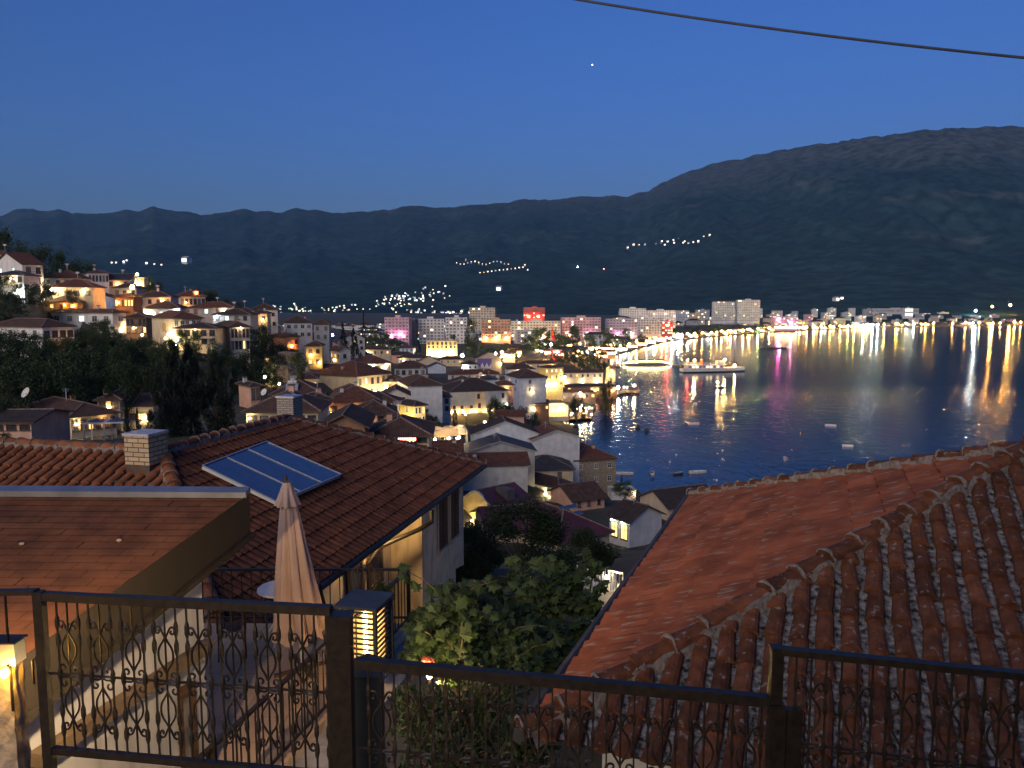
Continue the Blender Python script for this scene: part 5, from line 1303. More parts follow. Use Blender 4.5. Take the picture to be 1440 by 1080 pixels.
def ferry():
    p = on_z(1003, 523, 0); root = empty('ferry', Matrix.Translation((p.x, p.y, 0)) @ Matrix.Rotation(R(10), 4, 'Z') @ Matrix.Scale(1.16, 4), 'long two decked excursion ship moored in the bay', 'ship')
    L, W = 44, 8; m = MB().mat(M['ship_white']); hull(m, L, W, 2.4, 11, -.4, .85); m.build('hull', root); m = MB().mat(M['darkhull']); hull(m, L + .1, W + .1, .7, 11, -.45, .85); m.build('boot_stripe', root)
    m = MB().mat(M['ship_white']); m.box(-20, 10, -3.6, 3.6, 2.45, 2.6); m.box(-19, 6, -3.2, 3.2, 2.61, 4.8); m.build('lower_deck', root)
    m = MB().mat(M['ship_white']); m.box(-20, 8, -3.7, 3.7, 4.81, 5.0)
    for x in np.linspace(-19.5, 7.5, 14):
        for y in (-3.6, 3.6): m.box(x - .05, x + .05, y - .05, y + .05, 5.001, 6.0)
    for y in (-3.6, 3.6): m.box(-19.5, 7.5, y - .05, y + .05, 6.001, 6.1)
    m.build('upper_deck', root)
    m = MB().mat(M['ship_white']); m.box(2, 7, -2.2, 2.2, 5.01, 7.4); m.mat(M['b_win']); m.box(7.01, 7.06, -1.9, 1.9, 6.2, 7.1); m.build('wheelhouse', root)
    m = MB().mat(M['ship_white']); m.tube([(0, 0, 7.4), (0, 0, 11)], [.15, .08], 6); m.beam((-1, 0, 9.6), (1, 0, 9.6), .1, .1); m.build('mast', root)
    m = MB().mat(M['b_red']); m.tube([(-8, 0, 5.01), (-8.5, 0, 8)], [1.1, .9], 10); m.build('funnel', root)
    for i in range(10):
        x = -17.5 + i * 2.4; k = MB().mat(M['b_lit' if i in (1, 2, 5, 6, 8) else 'b_win']); k.box(x - .7, x + .7, -3.26, -3.205, 3.2, 4.2); k.build('window', root)
    for x, mt in ((-14, 'prom'), (7, 'prom'), (-19, 'red'), (14, 'prom')): k = MB().mat(M[mt]); k.ball((x, -2, 7.9 if x < 10 else 4.2), .45, 6, 4); k.build('deck_lamp', root)
M['ship_white'] = surf('ship_paint', (.66, .65, .62), (.56, .55, .52), .5, .5, 0)
ferry()
def pier_boat():
    p = on_z(908, 513, 0); root = empty('floating_bar', Matrix.Translation((p.x, p.y, 0)), 'floating pontoon bar outlined by an arched string of yellow lights', 'pontoon')
    m = MB().mat(M['darkhull']); m.box(-20, 20, -3, 3, -.3, .8); m.build('hull', root)
    m = MB().mat(M['wood'])
    for x in np.linspace(-17, 17, 9):
        for y in (-2.6, 2.6): m.box(x - .1, x + .1, y - .1, y + .1, .81, 3.4)
    m.build('post', root)
    m = MB().mat(M['roof_red']); m.poly([(-18, -3.2, 3.42), (18, -3.2, 3.42), (16, 0, 4.6), (-16, 0, 4.6)]); m.poly([(18, 3.2, 3.42), (-18, 3.2, 3.42), (-16, 0, 4.6), (16, 0, 4.6)]); m.build('roof', root)
    m = MB().mat(M['strings'])
    pts = [(-20, -3.3, 1.4), (-17, -3.3, 1.6), (-15, -3.3, 3.0), (-10, -3.3, 3.1), (-3, -3.3, 3.1), (0, -3.3, 3.9), (3, -3.3, 3.1), (10, -3.3, 3.1), (15, -3.3, 3.0), (17, -3.3, 1.6), (20, -3.3, 1.4)]
    m.tube(pts, .16, 5); m.build('light_string', root)
M['strings'] = glow('string_lights', (1, .75, .28), 14)
pier_boat()
deck([on_z(858, 515, .8), on_z(872, 515.5, .8), on_z(872, 513.5, .8), on_z(858, 513, .8)], .8, 'narrow pontoon linking the floating bar to the quay'); deck([on_z(945, 514.5, .8), on_z(962, 514.5, .8), on_z(962, 513, .8), on_z(945, 513, .8)], .8, 'narrow pontoon between the floating bar and the ferry')
p = on_z(1088, 490, 0); root = empty('long_boat', Matrix.Translation((p.x, p.y, 0)) @ Matrix.Rotation(R(12), 4, 'Z'), 'long low dark boat with a magenta light far out in the bay', 'boat')
m = MB().mat(M['darkhull']); hull(m, 34, 4, .9, 9, -.3, .8); m.build('hull', root); m = MB().mat(M['darkhull']); m.box(-8, -1, -1.3, 1.3, .8, 2); m.build('cabin', root); m = MB().mat(M['prom_m']); m.ball((8, 0, 3.4), .3, 6, 4); m.mat(M['iron']); m.tube([(8, 0, 1.5), (8, 0, 2.8)], .1, 5); m.build('deck_lamp', root)
def pergola():
    c = P(118, 612, 92); root = empty('pergola', Matrix.Translation(c) @ Matrix.Rotation(R(12), 4, 'Z'), 'white timber pergola with a pale blue sheet roof before the cream house', 'pergola')
    W, D = 4.6, 3.0; m = MB().mat(M['panel']); m.box(-.2, W + .2, -.2, D + .2, 1.45, 1.5); m.mat(M['whitetrim']); m.box(-.25, W + .25, -.28, -.201, 1.36, 1.54); m.box(W * .48, W * .52, -.2, D + .2, 1.501, 1.53); m.build('roof', root)
    for x in (0, W * .5, W):
        for y in (0, D): k = MB().mat(M['whitetrim']); k.box(x - .07, x + .07, y - .07, y + .07, -3, 1.44); k.build('leg', root)
pergola()
def dish(px, py, d, r, label):
    c = P(px, py, d); root = empty('satellite_dish', Matrix.Translation(c) @ Matrix.Rotation(R(150), 4, 'Z'), label, 'satellite dish'); m = MB().mat(M['whitetrim']); n = 14
    tilt = Matrix.Rotation(R(-60), 4, 'X'); rim = []
    for k in range(4):
        q = r * (k + 1) / 4; rim.append([tilt @ Vector((q * math.cos(2 * math.pi * i / n), q * math.sin(2 * math.pi * i / n), .35 * q * q / r)) for i in range(n)])
    m.poly(rim[0])
    for a, b in zip(rim[:-1], rim[1:]):
        for i in range(n): m.poly([a[i], a[(i + 1) % n], b[(i + 1) % n], b[i]])
    m.build('bowl', root); m = MB().mat(M['iron']); m.tube([(0, .1, 0), (0, .3, -1.2)], .04, 5); m.build('pole', root)
dish(38, 553, 103, .75, 'satellite dish on the left end of the broad hip roof'); dish(372, 552, 122, .6, 'satellite dish left of the roof with the water heater'); dish(700, 605, 142, .5, 'satellite dish on the grey stucco gable'); dish(676, 527, 250, .8, 'satellite dish on the roof left of the blue walled house')

# ------------------------------------------------------------------ close by: tiled roofs
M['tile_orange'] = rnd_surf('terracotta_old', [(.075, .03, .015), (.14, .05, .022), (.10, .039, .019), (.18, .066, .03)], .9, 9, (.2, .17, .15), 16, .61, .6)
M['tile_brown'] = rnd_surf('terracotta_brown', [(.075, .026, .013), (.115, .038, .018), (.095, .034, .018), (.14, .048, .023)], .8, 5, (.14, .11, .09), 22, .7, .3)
M['tile_left'] = rnd_surf('terracotta_paler', [(.15, .052, .021), (.22, .078, .03), (.18, .066, .028), (.25, .10, .042)], .85, 5, (.28, .23, .17), 20, .68, .3)  # paler tile colours for the street side slope and its caps
M['trough'] = surf('mortar_filled_trough', (.24, .23, .24), (.012, .010, .010), 17, .95, 1.0, detail=8, bd=.04)
M['trough_d'] = surf('dark_pan_tile', (.06, .035, .024), (.025, .016, .012), 9, .95, .8, detail=8, bd=.03)  # darker pan tile colour between the barrel rows
M['mortar'] = surf('lime_mortar', (.22, .19, .165), (.12, .10, .09), 18, .95, .9, detail=8, bd=.03)
def clip_v(poly, u):
    vs = []
    for i in range(len(poly)):
        (u0, v0), (u1, v1) = poly[i], poly[(i + 1) % len(poly)]
        if (u0 - u) * (u1 - u) <= 0 and u0 != u1: vs.append(v0 + (v1 - v0) * (u - u0) / (u1 - u0))
    return (min(vs), max(vs)) if len(vs) >= 2 else None
def barrel_roof(mb, poly, s, L, r, tm, bm, q, jit=.012, rise=.75, seg=6):
    """rows of overlapping half-round tiles over a convex polygon in the plane's own u,v coordinates"""
    mb.mat(bm); mb.cr = .5; mb.poly([(u, v, 0) for u, v in poly])
    us = [p[0] for p in poly]; u = math.floor(min(us) / s) * s
    mb.mat(tm)
    while u < max(us):
        rg = clip_v(poly, u + 1e-5)
        if rg and rg[1] - rg[0] > .1:
            v = rg[0]; du = q.uniform(-jit, jit)
            while v < rg[1] - .05:
                v1 = min(v + L, rg[1]); mb.cr = q.random(); a = q.uniform(-jit, jit); lift = q.uniform(0, .012)
                r0, r1 = r * q.uniform(.98, 1.06), r * .86; vs = []
                for (vv, rr, h, ux) in ((v - .05, r0, .028 + lift, u + du + a), (v1, r1, .004, u + du - a)):
                    for k in range(seg + 1):
                        t = math.pi * k / seg; vs.append((ux + rr * math.cos(t), vv, h + rr * rise * math.sin(t)))
                n = seg + 1
                mb.add(vs, [(k, k + n, k + n + 1, k + 1) for k in range(seg)])
                mb.add([vs[k] for k in range(n)] + [(u + du, v - .05, .0)], [tuple(range(n)) + (n,)])
                v = v1
        u += s
    mb.cr = .5
def cap_tiles(mb, a, b, r, L, tm, q, mort=True, seg=6, lift=.03):
    """a line of half-round hip or ridge tiles bedded in mortar, from a up to b"""
    a, b = Vector(a), Vector(b); d = (b - a); T = d.length; d.normalize(); x = d.cross(Vector((0, 0, 1))).normalized(); z = x.cross(d)
    n = max(1, round(T / L)); L = T / n
    if mort:
        mb.mat(M['mortar']); m = int(T / .12)
        pr = []
        for i in range(m + 1):
            c = a + d * (T * i / m); w = r * q.uniform(1.15, 1.5); h = q.uniform(.0, .05)
            pr.append([c - x * w - z * .08, c - x * (r * .9) + z * (.05 + h), c + x * (r * .9) + z * (.05 + h), c + x * (r * q.uniform(1.15, 1.5)) - z * .08])
        for p, w in zip(pr[:-1], pr[1:]):
            for k in range(3): mb.poly([p[k], p[k + 1], w[k + 1], w[k]])
    for i in range(n):
        mb.mat(tm); mb.cr = q.random(); vs = []; tw = q.uniform(-.015, .015)
        for (t, rr, h) in ((i * L - .05, r * 1.08, lift + .03), ((i + 1) * L, r * .92, lift)):
            for k in range(seg + 1):
                g = math.pi * k / seg; vs.append(a + d * t + x * (rr * math.cos(g) + tw) + z * (h + rr * .8 * math.sin(g)))
        m = seg + 1
        mb.add(vs, [(k + 1, k + m + 1, k + m, k) for k in range(seg)]); mb.poly([vs[k] for k in range(m)])
        if mort:
            mb.mat(M['mortar']); mb.tube([a + d * (i * L - .03 + q.uniform(-.01, .02)) + x * (r * 1.05 * math.cos(g) * q.uniform(.95, 1.1)) + z * (lift + .035 + r * .86 * math.sin(g)) for g in [math.pi * k / 7 for k in range(-1, 9)]], [q.uniform(.006, .022) for _ in range(10)], 5) if q.random() < .85 else None
    mb.cr = .5
def marseille_roof(mb, poly, L, tm, q, step=.05, wave=.2):
    vmax = max(p[1] for p in poly); mb.mat(tm); k = 0
    sw = [(v, u) for u, v in poly]
    n = int(vmax / L) + 1
    for k in range(n):
        v0, v1 = k * L, min((k + 1) * L + .02, vmax - .002)
        if v1 <= v0: break
        r0, r1 = clip_v(sw, v0 + 1e-4), clip_v(sw, v1)
        if not r0 or not r1: continue
        lo, hi = min(r0[0], r1[0]), max(r0[1], r1[1]); g = np.arange(math.floor(lo / step) * step, hi + step, step); pv = None
        off = (k % 2) * wave / 2
        for j, uu in enumerate(g):
            ph = ((uu + off) / wave) % 1.0; h = .018 * (1 if ph < .22 else 0) + .01 * math.sin(ph * 6.28)
            tid = int((uu + off) / wave); jl = .006 * math.sin(tid * 12.9 + k * 7.7)
            a = (min(max(uu, r0[0]), r0[1]), v0 + .01 * math.sin(tid * 3.1 + k), .045 + h + jl); b = (min(max(uu, r1[0]), r1[1]), v1, .012 + h)
            if pv:
                mb.cr = (math.sin(tid * 78.233 + k * 37.7) * 43758.5) % 1.0
                mb.poly([pv[0], a, b, pv[1]]); mb.poly([(pv[0][0], pv[0][1], pv[0][2] - .04), (a[0], a[1], a[2] - .04), a, pv[0]])
            pv = (a, b)
    mb.cr = .5
def plane_frame(o, u, v):
    u = Vector(u).normalized(); n = u.cross(Vector(v)).normalized(); v = n.cross(u)
    return frame(o, u, v, n)
def to2d(Fm, p):
    l = Fm.inverted() @ Vector(p); return (l.x, l.y)
q5 = random.Random(3)

# --- terracotta roof on the right
def right_house():
    A = P(742, 1030, 6.0); ze = A.z; B = on_z(973, 697, ze); A = Vector((A.x, A.y, ze)); u = (B - A); EL = u.length; u.normalize(); pr = Vector((u.y, -u.x, 0)); mid = (A + B) / 2
    best = min((abs(((mid + pr * t).x / (mid + pr * t).y) - (1447 - 720) / F / ray(1447, 632).y), t) for t in np.linspace(2, 8, 600))[1]
    t = best; c = mid + pr * t; ap = P(1447, 632, c.y); ap = Vector((c.x, c.y, ap.z))
    root = empty('tiled_house', (mid.x, mid.y, ze), 'near house under an old terracotta hip roof with barrel tiles and mortared hip', 'house'); inv = Matrix.Translation(-Vector((mid.x, mid.y, ze)))
    RE = ap + pr * 9.0                                   # the ridge runs out of the frame to the right
    Fm = plane_frame(A, u, ap - mid)                     # hip end facing the old town
    if Fm.col[2].z < 0: Fm = plane_frame(B, -u, ap - mid)
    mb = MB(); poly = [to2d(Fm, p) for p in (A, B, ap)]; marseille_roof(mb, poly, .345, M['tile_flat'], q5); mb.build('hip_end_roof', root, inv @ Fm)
    A2 = A + pr * (9.0 + t)
    Fb = plane_frame(A, pr, ap - (A + pr * t)); mb = MB(); poly = [to2d(Fb, p) for p in (A, A2, RE, ap)]
    if Fb.col[2].z < 0: Fb = plane_frame(A2, -pr, ap - (A + pr * t)); poly = [to2d(Fb, p) for p in (A, A2, RE, ap)]
    barrel_roof(mb, poly, .205, .36, .078, M['tile_orange'], M['trough'], q5, .019, .85); mb.build('barrel_tile_roof', root, inv @ Fb)
    o = Vector((mid.x, mid.y, ze)); mb = MB(); cap_tiles(mb, A - o, ap - o, .10, .37, M['tile_orange'], q5); mb.build('hip_tiles', root)
    mb = MB(); cap_tiles(mb, B - o, ap - o, .085, .36, M['tile_orange'], q5); mb.build('far_hip_tiles', root)
    mb = MB(); cap_tiles(mb, ap - o, RE - o, .12, .38, M['tile_orange'], q5); mb.build('ridge_tiles', root)
    mb = MB().mat(M['roof_slate']); g = -pr * .07 - Vector((0, 0, .05)); mb.tube([A - o + g, B - o + g], .075, 8); mb.build('gutter', root)
    mb = MB().mat(M['offwhite']); i1, i2, i3, i4 = A + pr * .5 + u * .5, B + pr * .5 - u * .5, B + pr * 12 - u * .5, A + pr * 12 + u * .5
    w = [x - o for x in (i1, i2, i3, i4)]; dn = Vector((0, 0, 6)); lo = Vector((0, 0, .02))
    for k in range(4): mb.poly([w[k] - lo + Vector((0, 0, .1)), w[k] - dn, w[(k + 1) % 4] - dn, w[(k + 1) % 4] - lo + Vector((0, 0, .1))])
    mb.mat(M['trim']); mb.poly([A - o - lo, B - o - lo, B + pr * 12 - o - lo, A + pr * 12 - o - lo]); mb.build('wall', root)
    # far slope behind the ridge
    B2 = B + pr * (9.0 + t); mb = MB().mat(M['tile_flat']); mb.poly([x - o for x in (B, B2, RE, ap)]); mb.build('far_roof', root)
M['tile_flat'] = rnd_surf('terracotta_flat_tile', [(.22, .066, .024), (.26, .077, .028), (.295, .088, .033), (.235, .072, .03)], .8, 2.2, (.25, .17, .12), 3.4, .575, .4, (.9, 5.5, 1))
def _streaks():
    """lichen streaks run up the slope"""
    nt = M['tile_flat'].node_tree
    for n in nt.nodes:
        if n.type == 'MAPPING': n.inputs['Scale'].default_value = (6.0, 1.1, 1)
_streaks()
right_house()

# --- brown tiled house on the left with its solar panel
def brick_mat(name, a, b, mo, bw=.24, bh=.075):
    m, nt, p = new_mat(name); tc = nt.nodes.new('ShaderNodeTexCoord'); br = nt.nodes.new('ShaderNodeTexBrick')
    br.inputs['Color1'].default_value = (*a, 1); br.inputs['Color2'].default_value = (*b, 1); br.inputs['Mortar'].default_value = (*mo, 1)
    br.inputs['Scale'].default_value = 1; br.inputs['Brick Width'].default_value = bw; br.inputs['Row Height'].default_value = bh; br.inputs['Mortar Size'].default_value = .012
    sp = nt.nodes.new('ShaderNodeSeparateXYZ'); nt.links.new(tc.outputs['Object'], sp.inputs[0]); ad = nt.nodes.new('ShaderNodeMath'); nt.links.new(sp.outputs[0], ad.inputs[0]); nt.links.new(sp.outputs[1], ad.inputs[1])
    cb = nt.nodes.new('ShaderNodeCombineXYZ'); nt.links.new(ad.outputs[0], cb.inputs[0]); nt.links.new(sp.outputs[2], cb.inputs[1]); nt.links.new(cb.outputs[0], br.inputs['Vector'])
    nt.links.new(br.outputs['Color'], p.inputs['Base Color']); p.inputs['Roughness'].default_value = .9; bump(nt, p, br.outputs['Fac'], -.6, .02)
    return m
M['brick'] = brick_mat('pale_brick', (.46, .35, .21), (.38, .28, .16), (.07, .05, .04), .3, .11); M['brick2'] = brick_mat('grey_brick', (.32, .28, .24), (.25, .22, .19), (.1, .08, .07))
LH = {}
def left_house():
    P1 = P(680, 652, 28.0); ze = P1.z; P2 = on_z(470, 803, ze); e = (P1 - P2); e.z = 0; e.normalize(); p = Vector((-e.y, e.x, 0))
    def kx(px, py): return (px - 720) / F / ray(px, py).y
    w = min((abs((P1 + (p - e) * t).x / (P1 + (p - e) * t).y - kx(405, 590)), t) for t in np.linspace(2, 9, 1400))[1]
    R2 = P1 + (p - e) * w; R2.z = P(405, 588, R2.y).z; zr = R2.z
    L = min((abs((R2 - e * t).x / (R2 - e * t).y - kx(229, 630)), t) for t in np.linspace(1, 12, 1400))[1]
    R1 = R2 - e * L; R1.z = zr; CN = R1 - p * w - e * w; CN.z = ze      # near right eave corner
    ds = dict(P1=P1, e=e, p=p, R1=R1, R2=R2, CN=CN, ze=ze, zr=zr, w=w); LH.update(ds)
    o = Vector((P1.x, P1.y, ze)); I = Matrix.Translation(-o); root = empty('tiled_house', o, 'near beige house under a brown barrel tiled roof carrying a blue solar panel', 'house')
    Fm = plane_frame(CN, e, R1 - (R1 - p * w)); up = R2 - (R2 - p * w + Vector((0, 0, ze - zr))); Fm = plane_frame(CN, e, up)
    if Fm.col[2].z < 0: Fm = plane_frame(P1, -e, up)
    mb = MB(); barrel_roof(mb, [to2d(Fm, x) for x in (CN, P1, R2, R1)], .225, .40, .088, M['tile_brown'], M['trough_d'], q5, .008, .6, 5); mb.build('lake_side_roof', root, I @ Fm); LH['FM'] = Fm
    W1 = R1 + p * 14; C2 = CN + p * (14 + w); Fl = plane_frame(C2, -p, e * w + Vector((0, 0, zr - ze)))
    if Fl.col[2].z < 0: Fl = plane_frame(CN, p, e * w + Vector((0, 0, zr - ze)))
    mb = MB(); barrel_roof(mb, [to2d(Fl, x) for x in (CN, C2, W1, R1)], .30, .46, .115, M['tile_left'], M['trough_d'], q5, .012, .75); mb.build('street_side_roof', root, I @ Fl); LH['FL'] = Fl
    mb = MB(); cap_tiles(mb, CN - o, R1 - o, .15, .45, M['tile_left'], q5); mb.build('hip_tiles', root)
    mb = MB(); cap_tiles(mb, R1 - o, R2 - o, .14, .42, M['tile_brown'], q5); mb.build('ridge_tiles', root)
    mb = MB(); cap_tiles(mb, P1 - o, R2 - o, .13, .42, M['tile_brown'], q5); mb.build('far_hip_tiles', root)
    mb = MB(); cap_tiles(mb, W1 - o, R1 - o, .14, .42, M['tile_left'], q5); mb.build('wing_ridge_tiles', root)
    P3 = P1 + p * 2 * w; P3.z = ze; mb = MB().mat(M['tile_brown']); mb.poly([x - o for x in (P1, P3, R2)]); K = R1 + (p * w + e * w); K.z = ze; mb.poly([x - o for x in (P3, K, R1, R2)]); mb.poly([x - o for x in (K, W1 + e * w + Vector((0, 0, ze - zr)), W1, R1)]); mb.build('back_roof', root)
    dn = Vector((0, 0, 1)); mb = MB().mat(M['roof_slate']); mb.tube([CN - p * .06 - dn * .08 - o, P1 - p * .06 - dn * .08 - o], .085, 8)
    mb.mat(M['trim']); mb.beam(CN + p * .1 - dn * .15 - o, P1 + p * .1 - dn * .15 - o, .04, .22); mb.build('gutter', root)
    # walls: bay at the far end, set back loggia nearer
    def at(a, b, z): return P1 - e * a + p * b + dn * (z) - o
    zb = -9.0; mb = MB().mat(M['beige2'])
    A0, A1 = .62, 4.9
    def wallq(a0, b0, a1, b1, z0, z1): mb.poly([at(a0, b0, z0), at(a1, b1, z0), at(a1, b1, z1), at(a0, b0, z1)])
    top = -.12
    mb.mat(M['warm2']); wallq(A0, .6, A1, .6, -3.2, top + .1); wallq(A0, .6, A0, 6, -3.2, top); wallq(A0, .6, A1, .6, -3.2, -3.2 + .001)
    wallq(A0, .6, A0 + .5, .75, -3.7, -3.2); wallq(A0 + .5, .75, A1, .75, zb, -3.19); mb.poly([at(A0, .6, -3.2), at(A1, .6, -3.2), at(A1, 2, -3.2), at(A0, 2, -3.2)])
    mb.mat(M['beige2']); wallq(A1, .6, A1, 1.65, zb, top + .2); wallq(A1, 1.65, 18, 1.65, zb, top + .4)
    mb.build('wall', root)
    m2 = MB().mat(M['trim']); m2.poly([at(.1, .1, -.16), at(18, .1, -.16), at(18, 1.9, -.16), at(.1, 1.9, -.16)]); m2.build('soffit', root)
    for a in (1.75, 3.0):                                 # pair of tall shuttered windows
        f = MB().mat(M['warm2']); C0 = at(a, .58, -1.35); X = -e
        def lb(x0, x1, z0, z1, y0, y1):
            pts = [C0 + X * x + p * (-y) + dn * z for z in (z0, z1) for y in (y0, y1) for x in (x0, x1)]
            f.add(pts, [(0, 2, 3, 1), (4, 5, 7, 6), (0, 1, 5, 4), (2, 6, 7, 3), (0, 4, 6, 2), (1, 3, 7, 5)])
        lb(-.5, .5, -1.05, -.95, 0.0, .1); lb(-.52, -.46, -.95, .95, 0, .04); lb(.46, .52, -.95, .95, 0, .04); lb(-.46, .46, .9, .96, 0, .04); wn = f.build('window', root)
        f = MB().mat(M['wood']); lb(-.46, -.02, -.95, .9, 0, .03); lb(.02, .46, -.95, .9, 0, .028)
        for k in range(9): lb(-.42, -.06, -.85 + k * .19, -.72 + k * .19, .031, .04); lb(.06, .42, -.85 + k * .19, -.72 + k * .19, .031, .04)
        f.build('shutter', wn)
    for a in (6.2, 7.6, 10.6):                            # glazed doors of the loggia
        f = MB().mat(M['wood']); C0 = at(a, 1.63, -2.15); X = -e
        pts = lambda x0, x1, z0, z1, y0, y1: [C0 + X * x + p * (-y) + dn * z for z in (z0, z1) for y in (y0, y1) for x in (x0, x1)]
        BF = [(0, 2, 3, 1), (4, 5, 7, 6), (0, 1, 5, 4), (2, 6, 7, 3), (0, 4, 6, 2), (1, 3, 7, 5)]
        for b in ((-.5, -.42, -1.3, 1.3), (.42, .5, -1.3, 1.3), (-.42, .42, 1.2, 1.3), (-.42, .42, -.4, -.3)): f.add(pts(*b, 0, .07), BF)
        dr = f.build('door', root); f = MB().mat(M['glass']); f.add(pts(-.42, .42, -1.3, 1.2, 0.002, .03), BF); f.build('pane', dr)
    gl = MB().mat(M['iron']); gc = at(7.0, .95, -.5); gl.tube([gc + dn * .1, gc + dn * .32], .02, 6); gl.mat(M['eave']); gl.ball(gc, .13, 10, 6); gl.build('eave_lamp', root)
    m2 = MB().mat(M['iron']); d0 = at(5.6, .02, -.3); m2.tube([d0, d0 - dn * .35, d0 - dn * .5 + p * .25 - e * .3, d0 - dn * .95 + p * 1.3 - e * .9, at(6.9, 1.5, -1.6), at(6.9, 1.5, -7)], .07, 8); m2.build('drainpipe', root)
    f = MB().mat(M['whitetrim']); w0 = at(4.2, .72, -5.6); f.add([w0 + (-e) * x + p * (-y) + dn * z for z in (-1, 1) for y in (0, .06) for x in (-.6, .6)], [(0, 2, 3, 1), (4, 5, 7, 6), (0, 1, 5, 4), (2, 6, 7, 3), (0, 4, 6, 2), (1, 3, 7, 5)])
    wn = f.build('window', root); f = MB().mat(M['glass']); f.add([w0 + (-e) * x + p * (-y) + dn * z for z in (-.8, .8) for y in (.061, .08) for x in (-.4, .4)], [(0, 2, 3, 1), (4, 5, 7, 6), (0, 1, 5, 4), (2, 6, 7, 3), (0, 4, 6, 2), (1, 3, 7, 5)]); f.build('pane', wn)
    # solar collector
    n = Vector(Fm.col[2][:3]); op = R2 + n * .19
    Q = [on_plane(x, y, op, n) for x, y in ((285, 655), (375, 621), (480, 667), (390, 706))]
    so = Q[0]; sp = empty('solar_panel', so, 'three section blue solar collector lying on the brown tiled roof', 'solar panel')
    def lerp2(a, b): return (Q[0].lerp(Q[1], a)).lerp(Q[3].lerp(Q[2], a), b) - so
    f = MB().mat(M['alu']); th = n * .09
    for i in range(3):
        g = MB().mat(M['panel']); a0, a1 = i / 3 + .012, (i + 1) / 3 - .012; g.poly([lerp2(a0, .02), lerp2(a0, .98), lerp2(a1, .98), lerp2(a1, .02)][::-1]); g.build('glass', sp)
    for i in range(4): a = i / 3; f.beam(lerp2(a, 0) + n * .006, lerp2(a, 1) + n * .006, .03, .03, n)
    for b in (0, 1): f.beam(lerp2(0, b) + n * .008, lerp2(1, b) + n * .008, .035, .03, n)
    c = [lerp2(0, 0), lerp2(1, 0), lerp2(1, 1), lerp2(0, 1)]
    f.mat(M['whitetrim'])
    for i in range(4): j = (i + 1) % 4; f.poly([c[i], c[j], c[j] - th, c[i] - th])
    f.build('frame', sp)
    # brick chimneys
    nl = Vector(Fl.col[2][:3]); b0 = on_plane(196, 668, R1, nl); top = P(196, 613, b0.y).z
    ch = MB().mat(M['brick']); Mx = frame(Vector((b0.x, b0.y, b0.z)) - o, p * -1, e * -1 * -1, dn); h = top - b0.z
    ch.box(-.33, .33, -.05, .6, .25, h); ch.mat(M['trim']); ch.box(-.32, .32, -.04, .59, -1, .24); ch.mat(M['alu']); ch.box(-.36, .36, -.08, .63, h, h + .06); ch.mat(M['roof_slate']); ch.box(-.62, .62, -.35, .8, -.28, -.08); ch.build('chimney', root, Mx)
    c2 = P(408, 590, R2.y + .9); c2.z = zr; h2 = P(405, 558, c2.y).z - zr; ch = MB().mat(M['brick2']); ch.box(-.3, .3, -.3, .3, -1.5, h2); ch.mat(M['alu']); ch.box(-.33, .33, -.33, .33, h2, h2 + .05); ch.build('chimney', root, frame(c2 - o, p * -1, e, dn))
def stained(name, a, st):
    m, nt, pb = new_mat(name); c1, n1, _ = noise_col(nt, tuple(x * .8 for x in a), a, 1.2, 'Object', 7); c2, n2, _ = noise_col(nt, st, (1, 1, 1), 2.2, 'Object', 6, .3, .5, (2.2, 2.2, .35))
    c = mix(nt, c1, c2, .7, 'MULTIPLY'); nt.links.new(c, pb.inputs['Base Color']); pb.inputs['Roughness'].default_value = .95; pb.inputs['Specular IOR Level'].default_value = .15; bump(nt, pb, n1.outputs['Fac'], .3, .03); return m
M['beige2'] = stained('stained_beige_render', (.56, .45, .31), (.6, .52, .44)); M['warm2'] = stained('stained_warm_render', (.60, .50, .36), (.55, .5, .45))  # render lightened and the second one warmed, lamp light put into the colour
M['eave'] = glow('eave_lamp_globe', (1, .66, .28), 75)
left_house()
e, p = LH['e'], LH['p']; dn = Vector((0, 0, 1))

